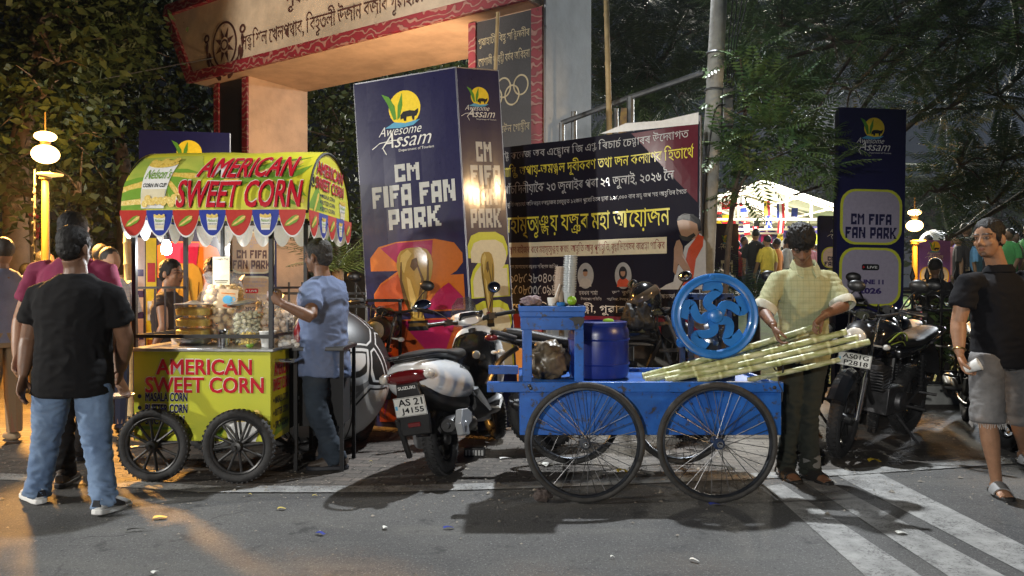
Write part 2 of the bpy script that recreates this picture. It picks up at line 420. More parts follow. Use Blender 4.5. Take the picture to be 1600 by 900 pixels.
def asphalt(name, paint=False):
    m, nt, b = node_mat(name); tcn = nt.nodes.new('ShaderNodeTexCoord'); v = tcn.outputs['Object']
    big = rng_(nt, nz(nt, v, .9, 5), .3, .7); fine = nz(nt, v, 130, 3, .7); spk = nz(nt, v, 55, 2)
    c = mixc(nt, big, (.054, .054, .055), (.104, .102, .098))
    c = mixc(nt, rng_(nt, fine, .55, .72), c, (.24, .24, .235)); c = mixc(nt, rng_(nt, spk, .62, .7, 0, .8), c, (.03, .03, .03))
    st = nz(nt, v, 3.3, 7, .7); c = mixc(nt, rng_(nt, st, .585, .66, 0, .8), c, (.035, .035, .035))
    vc = nt.nodes.new('ShaderNodeTexVoronoi'); vc.feature = 'DISTANCE_TO_EDGE'; vc.inputs['Scale'].default_value = .55
    wv = nt.nodes.new('ShaderNodeVectorMath'); wv.operation = 'ADD'; nn_ = nt.nodes.new('ShaderNodeTexNoise'); nn_.inputs['Scale'].default_value = 1.7; nn_.inputs['Detail'].default_value = 7
    nt.links.new(v, nn_.inputs['Vector']); nt.links.new(v, wv.inputs[0]); nt.links.new(nn_.outputs['Color'], wv.inputs[1]); nt.links.new(wv.outputs[0], vc.inputs['Vector'])
    ck = nt.nodes.new('ShaderNodeMath'); ck.operation = 'MULTIPLY'; nt.links.new(rng_(nt, vc.outputs['Distance'], .002, .007, 1, 0), ck.inputs[0]); nt.links.new(rng_(nt, nz(nt, v, .8, 4), .5, .62, 0, .75), ck.inputs[1])
    c = mixc(nt, ck.outputs[0], c, (.02, .02, .02))
    dust = nt.nodes.new('ShaderNodeMapping'); dust.inputs['Scale'].default_value = (.5, 2.6, 1); nt.links.new(v, dust.inputs[0]); c = mixc(nt, rng_(nt, nz(nt, dust.outputs[0], 1.5, 7, .65), .5, .75, 0, .45), c, (.15, .145, .13))
    if paint:
        w = nz(nt, v, 60, 7, .8); w2 = nz(nt, v, 4.5, 6, .7)
        add = nt.nodes.new('ShaderNodeMath'); add.operation = 'ADD'; nt.links.new(rng_(nt, w, .3, .7, -.5, .5), add.inputs[0]); nt.links.new(rng_(nt, w2, .3, .7, .3, .8), add.inputs[1])
        pc = mixc(nt, rng_(nt, nz(nt, v, 9, 6), .35, .65), (.20, .20, .195), (.33, .33, .32))
        c = mixc(nt, rng_(nt, add.outputs[0], .25, .50), c, pc)
    nt.links.new(c, b.inputs['Base Color']); b.inputs['Roughness'].default_value = .82; b.inputs['Specular IOR Level'].default_value = .35
    bumpn(nt, fine, b, .9, .006); return m
M_ASPH = asphalt('asphalt'); M_PAINT = asphalt('worn_road_paint', True)
def pavers():
    m, nt, b = node_mat('clay_pavers'); tcn = nt.nodes.new('ShaderNodeTexCoord'); mp = nt.nodes.new('ShaderNodeMapping')
    mp.inputs['Rotation'].default_value = (0, 0, R(8)); nt.links.new(tcn.outputs['Object'], mp.inputs[0])
    br = nt.nodes.new('ShaderNodeTexBrick'); br.inputs['Scale'].default_value = 4.6; br.inputs['Mortar Size'].default_value = .035
    br.inputs['Brick Width'].default_value = .9; br.inputs['Row Height'].default_value = .45; br.inputs['Mortar Smooth'].default_value = .4
    br.inputs['Color1'].default_value = (.12, .10, .085, 1); br.inputs['Color2'].default_value = (.085, .075, .066, 1); br.inputs['Mortar'].default_value = (.05, .045, .04, 1)
    nt.links.new(mp.outputs[0], br.inputs[0]); v = tcn.outputs['Object']
    c = mixc(nt, rng_(nt, nz(nt, v, 1.3, 7, .7), .40, .60, 0, .9), br.outputs[0], (.05, .045, .04))
    c = mixc(nt, rng_(nt, nz(nt, v, 40, 4, .7), .6, .72), c, (.22, .2, .17))
    nt.links.new(c, b.inputs['Base Color']); b.inputs['Roughness'].default_value = .7
    mth = nt.nodes.new('ShaderNodeMath'); mth.operation = 'MULTIPLY_ADD'; mth.inputs[1].default_value = -1; nt.links.new(br.outputs['Fac'], mth.inputs[0]); nt.links.new(nz(nt, v, 30, 5), mth.inputs[2])
    bumpn(nt, mth.outputs[0], b, .9, .012); return m
M_PAVE = pavers()
M_EARTH = mat('bare_earth', (.045,.038,.03), .95, var=.4, vscale=2, bump=.6, bscale=8)
M_TURF = mat('park_turf', (.05,.09,.02), .95, var=.4, vscale=3, bump=.6, bscale=30)
def sheet(name, pts, z, m, kind='structure'):
    b = MB(); b.add([(p[0], p[1], z) for p in pts], [tuple(range(len(pts)))]); o = b.build(name, m, smooth=0); o['kind'] = kind; return o
sheet('ground', [(-250,-60),(250,-60),(250,400),(-250,400)], -.012, M_EARTH)
EDGE = [(-14, 6.6), tuple(G(-120,734))[:2], tuple(G(80,744))[:2], tuple(G(330,760))[:2], tuple(G(600,760))[:2], tuple(G(820,754))[:2], tuple(G(1300,735))[:2], tuple(G(1600,715))[:2], (14, 7.6)]
sheet('road', [(-14,-12)]+[(14,-12)]+[(p[0], p[1]) for p in EDGE[::-1]], -.004, M_ASPH)
sheet('pavement', [(p[0], p[1]) for p in EDGE]+[(14, 9.6),(6, 9.4),(2,8.8),(-3,11.5),(-14,14)], 0.0, M_PAVE)
def strip(name, pts, w0, w1=None):
    b = MB(); w1 = w1 or w0; vs = []; n = len(pts)
    for i, p in enumerate(pts):
        a = Vector(pts[max(0,i-1)]); c = Vector(pts[min(n-1,i+1)]); d = (c-a).normalized(); q = Vector((-d.y, d.x)); w = w0+(w1-w0)*i/(n-1)
        vs += [(p[0]-q.x*w/2, p[1]-q.y*w/2, .003), (p[0]+q.x*w/2, p[1]+q.y*w/2, .003)]
    b.add(vs, [(2*i, 2*i+2, 2*i+3, 2*i+1) for i in range(n-1)]); return b
eb = strip('road_edge_line', [(p[0], p[1]-.07) for p in EDGE], .15)
# hatching stripes on the right, outlined corner by corner
for q in ([(1196,760),(1222,756),(1448,905),(1358,905)], [(1256,752),(1286,748),(1580,905),(1490,905)], [(1306,742),(1372,738),(1640,872),(1610,900)]):
    eb.add([tuple(G(x,y,-.0012)) for x, y in q], [(0,1,2,3)])
tag(eb.build('road_markings', M_PAINT, smooth=0), kind='structure')
# football ground behind the railing lies higher than the road
tb = MB(); tb.add([(2.6,9.7,.02),(40,9.7,.02),(40,13.5,.75),(2.6,13.5,.75),(2.6,70,.9),(60,70,.9)], [(0,1,2,3),(3,2,5,4)])
tag(tb.build('park_ground', M_TURF, smooth=0), kind='structure')
# ================================================================== colours of print
PR = lambda n, c, r=.30: mat('print_'+n, c, r, var=.06, vscale=30, spec=.2, coat=.28)
NAVY = PR('navy', (.013,.012,.058)); NAVY2 = PR('violet_navy', (.04,.025,.13)); WHITE = PR('white', (.72,.72,.70)); SILVER = PR('silver_grey', (.46,.47,.46))
YEL = PR('yellow', (.85,.62,.03)); ORG = PR('orange', (.46,.13,.015)); MAG = PR('magenta', (.30,.012,.075)); DORG = PR('deep_orange', (.38,.07,.015))
GRN = PR('green', (.10,.28,.03)); BLK = PR('black', (.012,.012,.014)); CREAM = PR('cream', (.66,.60,.42)); GOLD = PR('gold', (.34,.23,.045)); DGOLD = PR('dark_gold', (.085,.05,.012))
SKYB = PR('sky_blue', (.10,.35,.55)); LIME = PR('lime', (.55,.58,.05)); RED = PR('red', (.52,.02,.025)); PINK = PR('pale_pink', (.62,.50,.46)); LILAC = PR('lilac', (.36,.33,.42))
SKINP = PR('skin', (.30,.17,.10)); MAROON = PR('maroon', (.16,.012,.03)); TEXTY = PR('banner_yellow', (.66,.58,.06)); TEXTW = PR('banner_grey', (.42,.42,.42)); DNAVY = mat('banner_night', (.006,.005,.014), .6, spec=.15, var=.1, vscale=4)
M_ALU = mat('aluminium_edge', (.22,.22,.24), .45, 1); M_BLACKM = mat('black_painted_steel', (.012,.012,.013), .45, wear=.62, wearcol=(.07,.04,.02))
M_WOOD = mat('timber', (.22,.13,.06), .8, var=.35, vscale=7, bump=.4)
def logo(sh, cx, cy, s, full=True, col=None, wht=None):
    """sun with two leaves over a wave and an animal outline, script wording below; s = sun radius"""
    w = wht or WHITE; Yc = col or YEL
    sh.ell(cx, cy, s, s, Yc, 1)
    sh.poly([(cx-.55*s,cy-.55*s),(cx-.62*s,cy+.2*s),(cx-.95*s,cy+.75*s),(cx-1.4*s,cy+.95*s),(cx-1.05*s,cy+.35*s),(cx-.72*s,cy-.6*s)], GRN, 2)
    sh.poly([(cx-.5*s,cy-.6*s),(cx-.42*s,cy+.2*s),(cx-.1*s,cy+.9*s),(cx-.12*s,cy+.2*s),(cx-.34*s,cy-.5*s)], GRN, 2)
    hip = [(-.3,-.62),(-.28,-.35),(-.1,-.18),(.3,-.15),(.62,-.22),(.86,-.1),(.84,-.32),(.72,-.5),(.6,-.52),(.58,-.72),(.46,-.72),(.42,-.5),(.1,-.5),(.06,-.72),(-.08,-.72),(-.12,-.56)]
    sh.poly([(cx+x*s, cy+y*s) for x, y in hip], BLK, 2)
    sh.poly([(cx-1.3*s,cy-1.0*s),(cx-.7*s,cy-.72*s),(cx,cy-.84*s),(cx+.95*s,cy-.72*s),(cx+.5*s,cy-1.0*s),(cx-.3*s,cy-1.08*s)], SKYB, 3)
    if full:
        sh.text('Awesome', cx-1.75*s, cy-1.45*s, cx+1.0*s, cy-.92*s, w, 2, -.004, .45)
        sh.text('Assam', cx-1.6*s, cy-2.15*s, cx+1.6*s, cy-1.32*s, w, 3, -.004, .45)
        sh.line([(cx-2.2*s,cy-2.1*s),(cx-1.7*s,cy-1.8*s),(cx-.9*s,cy-1.72*s),(cx-.2*s,cy-1.76*s)], .05*s, w, 2)
        sh.line([(cx-1.5*s,cy-2.15*s),(cx-1.3*s,cy-2.5*s)], .05*s, w, 2)
        sh.text('Department of Tourism', cx-.5*s, cy-2.45*s, cx+1.7*s, cy-2.26*s, w, 2)
def six(sh, x0, y0, w, h, m, layer=1):      # rounded numeral outline 2 above 6, used as a backing shape
    two = [(0,.62),(0,.8),(.1,.95),(.3,1),(.72,1),(.92,.93),(1,.78),(1,.66),(.93,.55),(.86,.5),(1,.5),(1,.02),(.02,.02),(.02,.3),(.1,.44),(.3,.6)]
    sh.poly([(x0+a*w, y0+b*h) for a, b in two], m, layer)
def trophy(sh, cx, y0, h, w, layer=4, g=GOLD, d=DGOLD):   # plain golden cup on a dark foot
    prof = [(.20,.13),(.16,.2),(.20,.34),(.34,.52),(.46,.68),(.5,.8),(.46,.9),(.36,.97),(.18,1.0)]
    pts = [(cx+w*a, y0+h*b) for a, b in prof]+[(cx-w*a, y0+h*b) for a, b in prof[::-1]]
    sh.poly(pts, g, layer)
    lt = PR('light_gold', (.52,.40,.13))
    sh.poly([(cx-.40*w,y0+.80*h),(cx-.36*w,y0+.92*h),(cx-.16*w,y0+.985*h),(cx-.05*w,y0+.93*h),(cx-.20*w,y0+.84*h),(cx-.30*w,y0+.70*h)], lt, layer+1)
    sh.poly([(cx-.10*w,y0+.18*h),(cx-.02*w,y0+.40*h),(cx-.14*w,y0+.62*h),(cx-.24*w,y0+.66*h),(cx-.20*w,y0+.45*h),(cx-.14*w,y0+.28*h)], lt, layer+1)
    for xs in ((.02,.10,.20,.05), (.12,.22,.34,.38), (-.14,-.30,-.40,-.36)):
        sh.line([(cx+w*xs[0], y0+h*.16), (cx+w*xs[1], y0+h*.40), (cx+w*xs[2], y0+h*.62), (cx+w*xs[3], y0+h*.84)], [.03*w,.10*w,.07*w,.03*w], d, layer+2)
    sh.poly([(cx-.02*w,y0+.72*h),(cx+.10*w,y0+.78*h),(cx+.08*w,y0+.88*h),(cx-.06*w,y0+.86*h),(cx-.12*w,y0+.78*h)], d, layer+2)
    sh.rect(cx-w*.27, y0+h*.01, cx+w*.27, y0+h*.06, BLK, layer); sh.rect(cx-w*.24, y0+h*.06, cx+w*.24, y0+h*.1, d, layer); sh.rect(cx-w*.27, y0+h*.1, cx+w*.27, y0+h*.13, BLK, layer)
def tall_board(sh, W_, H_, left=True):
    """front of the tall fan park boards: logo, three lines of block letters, numerals with cup"""
    c = W_/2; s = W_*.155
    logo(sh, c*.98, H_*.912, s)
    block(sh, 'CM', W_*.36, H_*.708, W_*.60, H_*.757, SILVER); block(sh, 'FIFA FAN', W_*.12, H_*.640, W_*.93, H_*.700, SILVER); block(sh, 'PARK', W_*.27, H_*.575, W_*.78, H_*.632, SILVER)
    x0, w, y1, h = W_*.06, W_*.90, H_*.335, H_*.205
    six(sh, x0, y1, w, h, ORG, 1)
    sh.poly([(x0+.12*w,y1+.93*h),(x0+.3*w,y1+.985*h),(x0+.70*w,y1+.985*h),(x0+.66*w,y1+.62*h),(x0+.36*w,y1+.62*h)], MAG, 2)
    sh.poly([(x0+.36*w,y1+.6*h),(x0+.1*w,y1+.42*h),(x0+.03*w,y1+.28*h),(x0+.03*w,y1+.04*h),(x0+.42*w,y1+.04*h)], DORG, 2)
    sh.poly([(x0+.55*w,y1+.04*h),(x0+.98*w,y1+.04*h),(x0+.98*w,y1+.2*h),(x0+.84*w,y1+.40*h),(x0+.72*w,y1+.3*h)], MAG, 2)
    y2 = H_*.02; h2 = H_*.30
    sh.poly([(x0, y2+.6*h2),(x0+.1*w,y2+.95*h2),(x0+.3*w,y2+h2),(x0+.95*w,y2+h2),(x0+.95*w,y2+.55*h2),(x0+.95*w,H_*.03),(x0,H_*.03)], DORG, 1)
    sh.poly([(x0+.3*w,y2+.985*h2),(x0+.9*w,y2+.985*h2),(x0+.7*w,y2+.55*h2)], MAG, 2); sh.poly([(x0+.1*w,y2+.75*h2),(x0+.24*w,y2+.6*h2),(x0+.05*w,H_*.04)], MAG, 2)
    trophy(sh, W_*.5, H_*.285, H_*.235, W_*.36)
def side_board(sh, W_, H_):
    c = W_/2; logo(sh, c*1.05, H_*.925, W_*.21)
    block(sh, 'CM', W_*.36, H_*.745, W_*.72, H_*.80, SILVER); block(sh, 'FIFA', W_*.2, H_*.68, W_*.9, H_*.735, SILVER); block(sh, 'FAN', W_*.22, H_*.625, W_*.80, H_*.67, SILVER); block(sh, 'PARK', W_*.14, H_*.562, W_*.86, H_*.615, SILVER)
    six(sh, W_*.03, H_*.365, W_*.94, H_*.185, LIME, 1); six(sh, W_*.09, H_*.368, W_*.84, H_*.16, CREAM, 2)
    six(sh, W_*.03, H_*.16, W_*.94, H_*.20, LIME, 1); six(sh, W_*.09, H_*.165, W_*.84, H_*.175, CREAM, 2)
    trophy(sh, W_*.46, H_*.285, H_*.21, W_*.32); sh.text('FIFA', W_*.2, H_*.245, W_*.86, H_*.275, BLK, 3, .03)
def info_board(sh, W_, H_, lg=True, dim=False, pale=PINK, edge=LIME, tl=NAVY):
    cx = W_/2; q = lambda y: (.353+(y-.085)*.67)*H_
    if lg: logo(sh, cx*1.05, H_*.935, W_*.15)
    for (ya, yb) in ((.385,.655),(.085,.37)):
        sh.poly([(cx+a, (q(ya)+q(yb))/2+b) for a, b in rrect(W_*.92, (q(yb)-q(ya)), W_*.22)], edge, 1)
        sh.poly([(cx+a, (q(ya)+q(yb))/2+b) for a, b in rrect(W_*.84, (q(yb)-q(ya))*.92, W_*.2)], pale, 2)
    sh.text('CATCH THE', W_*.3, q(.600), W_*.7, q(.618), LILAC, 3); sh.text('WORLD CUP LIVE', W_*.2, q(.575), W_*.8, q(.594), LILAC, 3); sh.text('AT', W_*.46, q(.55), W_*.54, q(.568), LILAC, 3)
    block(sh, 'CM FIFA', W_*.2, q(.482), W_*.80, q(.535), tl, 3); block(sh, 'FAN PARK', W_*.12, q(.415), W_*.88, q(.47), tl, 3)
    sh.text('CATCH THE WORLD CUP', W_*.2, q(.325), W_*.8, q(.34), LILAC, 3); sh.text('ON THE BIG SCREEN', W_*.24, q(.30), W_*.76, q(.315), LILAC, 3)
    sh.poly([(cx+a, q(.275)+b) for a, b in rrect(W_*.26, H_*.02, W_*.03)], BLK if dim else RED, 3)
    sh.poly([(W_*.385,q(.268)),(W_*.385,q(.282)),(W_*.42,q(.275))], RED if dim else WHITE, 4); sh.text('LIVE', W_*.45, q(.269), W_*.6, q(.281), WHITE, 4, .02)
    sh.text('STARTING FROM', W_*.22, q(.228), W_*.78, q(.252), LILAC, 3)
    sh.text('JUNE 11', W_*.3, q(.185), W_*.7, q(.215), NAVY2 if dim else tl, 3, .05); sh.text('2026', W_*.33, q(.145), W_*.67, q(.175), NAVY2 if dim else tl, 3, .05); sh.text('ONWARDS', W_*.4, q(.115), W_*.6, q(.13), LILAC, 3)
# ------------------------------------------------------------------ tall two-faced board beside the scooter
def standee(label, pa, pb, pc, H_, lean=0, face1=tall_board, face2=side_board, group='fan park display boards'):
    """closed triangular board: pa-pb is the face toward the road, pb-pc the face turned right"""
    pa, pb, pc = Vector(pa), Vector(pb), Vector(pc); o = root('display_board', label, 'display board', (pb.x, pb.y, 0), group=group, rot=(0, R(lean), 0))
    off = Vector((pb.x, pb.y))
    for (p, q, fn, nm) in ((pa, pb, face1, 'front_panel'), (pb, pc, face2, 'side_panel')):
        if fn is None: continue
        d = (q-p); w = d.length; sh = Sheet(); fn(sh, w, H_)
        rip = lambda x, y, z, w=w: (x, y+.005*math.sin(math.pi*x/w)*noise.noise(Vector((x*3, z*1.6, w*9)))*2, z)
        ob = sh.build(nm, o, .012, NAVY, (0, .02, w, H_), warp=rip, cuts=[H_*k/18 for k in range(1,18)], cutsx=[w*k/8 for k in range(1,8)]); ob.location = (p.x-off.x, p.y-off.y, 0); ob.rotation_euler = (0, 0, math.atan2(d.y, d.x))
    e = MB()
    for p in (pa, pb, pc): e.box((p.x-off.x, p.y-off.y+.008, H_/2+.005), (.014, .014, H_+.01))
    for p, q in ((pa,pb),(pb,pc)):
        e.bar((p.x-off.x, p.y-off.y+.02, H_+.006), (q.x-off.x, q.y-off.y+.02, H_+.006), .016)
    e.build('edge_frame', M_ALU, o, 0)
    bk = MB(); n = (pc-pa).normalized(); n = Vector((-n.y, n.x))*.004
    bk.add([(pa.x-off.x+n.x, pa.y-off.y+n.y,0),(pc.x-off.x+n.x, pc.y-off.y+n.y,0),(pc.x-off.x+n.x, pc.y-off.y+n.y,H_),(pa.x-off.x+n.x, pa.y-off.y+n.y,H_)], [(0,1,2,3)])
    bk.build('back_panel', NAVY, o, 0)
    return o
standee('tall navy board with gold cup on orange numerals, standing behind the white scooter', (-1.455+.19,6.95), (-.492+.19,6.6), (-.125+.19,6.78), 3.20, -3.4)
# right-hand dark board behind the parked black motorcycle
def flat_board(label, x0, x1, Y0, Y1, H_, fn, lean=0, z0=0, group='fan park display boards', legs=True, name='display_board', th=.06):
    d = Vector((x1-x0, Y1-Y0)); w = d.length; o = root(name, label, 'display board', (x0, Y0, 0), group=group, rot=(0, R(lean), math.atan2(d.y, d.x)))
    sh = Sheet(); fn(sh, w, H_-z0); ob = sh.build('printed_panel', o, th, NAVY, (0, 0, w, H_-z0)); ob.location = (0, 0, z0)
    if legs:
        b = MB()
        for x in (.03, w-.03): b.box2((x-.02, th+.002, 0), (x+.02, th+.04, H_-.02))
        b.box2((.05, th+.006, H_*.5), (w-.05, th+.036, H_*.5+.04)); b.build('support_frame', M_BLACKM, o, 0)
    return o
flat_board('unlit dark board with red live mark, standing behind the black motorcycle', P(1304,167,7.6).x, P(1414,168,7.6).x, 7.6, 7.66, P(1304,167,7.6).z, lambda s, w, h: info_board(s, w, h, dim=True, pale=LILAC), .9)
# boards behind the corn cart
def b26(s, w, h):
    logo(s, w*.55, h*.925, w*.14); block(s, 'CM', w*.40, h*.77, w*.60, h*.82, SILVER); block(s, 'FIFA FAN', w*.12, h*.70, w*.92, h*.76, SILVER)
    x0, w1, y1, h1 = w*.10, w*.82, h*.26, h*.34
    six(s, x0, y1, w1, h1, ORG, 1)
    s.poly([(x0+.16*w1,y1+.95*h1),(x0+.3*w1,y1+.985*h1),(x0+.68*w1,y1+.985*h1),(x0+.62*w1,y1+.6*h1),(x0+.36*w1,y1+.6*h1)], MAG, 2)
    s.poly([(x0+.36*w1,y1+.58*h1),(x0+.1*w1,y1+.42*h1),(x0+.03*w1,y1+.28*h1),(x0+.03*w1,y1+.04*h1),(x0+.42*w1,y1+.04*h1)], DORG, 2)
    trophy(s, w*.52, h*.10, h*.42, w*.36)
flat_board('navy board with bright orange numerals, right behind the corn cart counter', P(238,192,8.3).x, P(350,205,8.0).x, 8.0, 8.16, P(345,203,8.0).z, b26)
flat_board('beige board with dark block letters lit by a glow, behind the corn seller', P(354,360,8.22).x, P(432,360,8.35).x, 8.22, 8.35, P(352,352,8.0).z, lambda s, w, h: info_board(s, w, h*1.33, lg=False, pale=PR('warm_beige', (.55,.38,.24)), edge=CREAM, tl=PR('brown_ink', (.10,.04,.03))))
def slim(s, w, h):
    s.rect(w*.05, h*.02, w*.48, h*.98, PINK, 1); s.rect(w*.52, h*.02, w*.95, h*.98, YEL, 1)
    for k in range(7): s.rect(w*.12, h*(.12+.11*k), w*.42, h*(.12+.11*k+.035), NAVY2, 2)
    for k, c in enumerate((RED, ORG, WHITE, RED)): s.rect(w*.58, h*(.15+.2*k), w*.9, h*(.15+.2*k+.1), c, 2)
flat_board('narrow pink and yellow board beside the white bulb of the corn cart', P(208,372,6.9).x, P(238,372,6.9).x, 6.9, 7.0, P(208,365,6.9).z, slim)
# small boards inside the park
def park_small(s, w, h):
    logo(s, w/2, h*.86, w*.16); 
    for k, t in enumerate(('CM', 'FIFA', 'FAN', 'PARK')): block(s, t, w*(.25 if k == 0 else .14), h*(.56-.13*k), w*(.75 if k == 0 else .86), h*(.67-.13*k), WHITE)
flat_board('small navy board with four stacked white words, left of the cane seller', P(1117,349,12).x, P(1157,349,12).x, 12, 12.1, P(1130,349,12).z, park_small, z0=.5)
flat_board('navy and pale board half hidden by the large dark board', P(1281,337,12.4).x, P(1345,337,12.4).x, 12.4, 12.5, P(1290,337,12.4).z, lambda s, w, h: info_board(s, w, h), z0=.5)
flat_board('bright violet board with yellow rounded frame, behind the iron railing', P(1435,376,11.5).x, P(1491,376,11.5).x, 11.5, 11.6, P(1450,375,11.5).z, lambda s, w, h: (s.rect(0,0,w,h,PR('bright_violet',(.22,.10,.45)),.5), info_board(s, w, h*1.0, edge=YEL, pale=WHITE)), z0=.45)
flat_board('distant pale violet board at the park stalls beside the white football', P(1496,392,22).x, P(1525,392,22).x, 22, 22.1, P(1500,392,22).z, lambda s, w, h: (s.rect(0,0,w,h,PR('bright_violet',(.22,.10,.45)),.5), logo(s, w/2, h*.75, w*.15)), z0=.6)
# ------------------------------------------------------------------ event banner on a frame
def event_banner():
    p0 = Vector((P(760,300,7.95).x, 7.95)); p1 = Vector((P(1092,300,6.6).x, 6.6)); d = p1-p0; w = d.length; zt = 2.73; zb = .86; h = zt-zb
    o = root('event_banner', 'dark printed cloth banner with yellow script and praying man, tied up on poles', 'banner', (p0.x, p0.y, 0), rot=(0, 0, math.atan2(d.y, d.x)))
    s = Sheet(); X = lambda px: (lambda k: ((k*p0.y-p0.x)/(d.x-k*d.y))*w)((px-800)/FPX)
    def Z(px, py):
        t = X(px)/w; Y = p0.y+d.y*t; return CAM_H+(445-py)/FPX*Y-zb
    def T(txt, xa, ya, xb, yb, hpx, m, bold=0, be=True):      # ya: top of text at xa, yb: top at xb ; hpx height at left
        za = Z(xa, ya+hpx); zc = Z(xb, yb); s.text(txt, X(xa), min(Z(xa,ya+hpx), Z(xb,yb+hpx)), X(xb), max(Z(xa,ya), Z(xb,yb)), m, 2, bold, 0, be)
    s.rect(.0, .0, w, Z(800,490), MAROON, .5) 
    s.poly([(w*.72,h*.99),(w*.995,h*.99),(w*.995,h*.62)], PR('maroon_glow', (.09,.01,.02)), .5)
    def row(txt, xa, xb, zt_, hh, m, bold=.0, be=True): s.text(txt, X(xa), zt_-hh, X(xb), zt_, m, 2, bold, 0, be)
    row('ভট্ট কলেজ অব এষ্ট্রোল জি এণ্ড ৰিচাৰ্চ চেণ্টাৰৰ উদ্যোগত', 780, 1076, 1.835, .13, TEXTW)
    row('শান্তি, অপায়-অমঙ্গল দূৰীকৰণ তথা জন কল্যাণৰ হিতাৰ্থে', 784, 1084, 1.69, .17, TEXTY, .003)
    row('পাঁচদিনীয়াকৈ ২৩ জুলাইৰ পৰা ২৭ জুলাই, ২০২৬ লৈ', 787, 1054, 1.50, .155, TEXTW, .002)
    row('ধৰ্মমূৰ্তি আচাৰ্য্য অভিনন্দন ভৰদ্বাজৰ নেতৃত্বত ১২জন পুৰোহিতৰ দ্বাৰা ১,২৫,০০০ বাৰ মন্ত্ৰ জপ সহ আহুতিৰ সৈতে', 786, 1073, 1.30, .07, TEXTW)
    row('মহামৃত্যুঞ্জয় যজ্ঞৰ মহা আয়োজন', 787, 1046, 1.15, .235, TEXTY, .004)
    zc = .80; s.rect(X(785), zc-.075, X(1041), zc+.075, CREAM, 1)
    row('ধৰ্মপ্ৰাণ ৰাইজৰ বাবে মহামৃত্যুঞ্জয় কবচ, আহুতি আৰু পূৰ্ণাহুতি, ৰুদ্ৰাভিশেষৰ ব্যৱস্থা থাকিব', 790, 1038, zc+.06, .12, PR('brick_ink', (.22,.03,.02)))
    row('সবিশেষ যোগাযোগ নম্বৰত সবিশেষ জানিব', 788, 872, Z(800,412), .055, TEXTW)
    row('৯০৮৫২৮০৪০০', 797, 869, Z(800,427), .10, TEXTW); row('৯৫০৮৩৩৫০৯৮', 797, 869, Z(800,445), .10, TEXTW)
    row('হৰধন শৰ্মা', 905, 934, Z(900,452), .055, TEXTW); row('উদযাপন সমিতি', 908, 940, Z(900,463), .035, TEXTW)
    row('ড° ৰুলী', 956, 990, Z(960,452), .055, TEXTW); row('সম্পাদিকা, উদযাপন', 948, 985, Z(960,464), .035, TEXTW)
    row('আচাৰ্য্য অভিনন্দন', 1030, 1090, Z(1040,457), .06, TEXTW)
    row('গণেশ মন্দিৰ, নাৰেঙ্গী, গুৱাহাটী - ৭৮১০২৬', 790, 1090, Z(900,472), .12, WHITE, .003)
    for px, cl, hr in ((915, PR('grey_cloth',(.35,.33,.30)), BLK), (974, PR('saffron',(.45,.06,.02)), BLK)):
        cx, cy = X(px), Z(px, 430); rx, ry = .088, .125
        s.ell(cx, cy, rx, ry, PR('photo_grey',(.30,.30,.29)), 1); 
        s.poly([(cx+a, cy-.10+b) for a, b in [(-.065,-.005),(-.06,.05),(-.03,.075),(.03,.075),(.06,.05),(.065,-.005)]], cl, 2)
        if px > 950: s.ell(cx, cy+.025, .043, .062, hr, 3)
        s.ell(cx, cy+.028, .025, .036, SKINP, 4); s.poly([(cx+.027*math.cos(R(a)), cy+.04+.028*math.sin(R(a))) for a in range(0,181,20)], hr, 5)
    # seated man with joined palms, printed
    u = lambda px, py: (X(px), Z(px, py))
    s.poly([u(*p) for p in [(1052,440),(1056,420),(1064,408),(1070,385),(1086,372),(1096,366),(1103,378),(1104,440),(1104,452),(1030,452),(1040,445)]], PR('printed_white_cloth',(.45,.44,.42)), 2)
    s.poly([u(*p) for p in [(1066,446),(1070,412),(1076,388),(1092,366),(1100,370),(1099,385),(1088,405),(1082,446)]], PR('saffron',(.45,.06,.02)), 3)
    s.poly([u(*p) for p in [(1059,352),(1058,344),(1062,338),(1072,336),(1086,340),(1094,350),(1094,362),(1088,372),(1076,376),(1066,370),(1062,362)]], SKINP, 4)
    s.poly([u(*p) for p in [(1058,345),(1060,338),(1070,333),(1084,335),(1096,345),(1097,360),(1092,362),(1090,350),(1080,345),(1066,343)]], BLK, 5)
    s.poly([u(*p) for p in [(1060,366),(1066,368),(1074,370),(1085,364),(1088,368),(1078,377),(1066,375)]], BLK, 5)
    s.poly([u(*p) for p in [(1053,404),(1053,388),(1057,376),(1062,374),(1067,384),(1068,396),(1080,422),(1074,430),(1060,412),(1056,430),(1052,424)]], SKINP, 6)
    ripple = lambda x, y, z: (x, y+.014*noise.noise(Vector((x*2.2, z*1.1, 3)))+.006*math.sin(x*9+z*3), z-.018*math.sin(math.pi*x/w)*(z/h))
    ob = s.build('printed_cloth', o, .006, DNAVY, (0, 0, w, h), warp=ripple, cuts=[h*k/16 for k in range(1,16)], cutsx=[w*k/30 for k in range(1,30)]); ob.location = (0, 0, zb)
    b = MB()
    for x in (.02, w-.02): b.tube([(x, .06, 0), (x, .06, zt+.06)], .022, 8)
    b.tube([(0, .06, zt-.02), (w, .06, zt-.02)], .016, 8); b.tube([(0, .06, zb+.03), (w, .06, zb+.03)], .016, 8)
    b.build('pole_frame', M_ALU, o)
    c = MB()
    c.add([(w*.58,-.004,h*1.0),(w*.70,-.012,h*1.035),(w*.85,-.006,h*1.025),(w,-.01,h*1.04),(w,-.012,h*.985),(w*.85,-.012,h*.99),(w*.7,-.012,h*.995)], [(0,6,1),(1,6,5,2),(2,5,4,3)])
    q = c.build('torn_hem', WHITE, o, 0); q.location = (0, 0, zb)
event_banner()
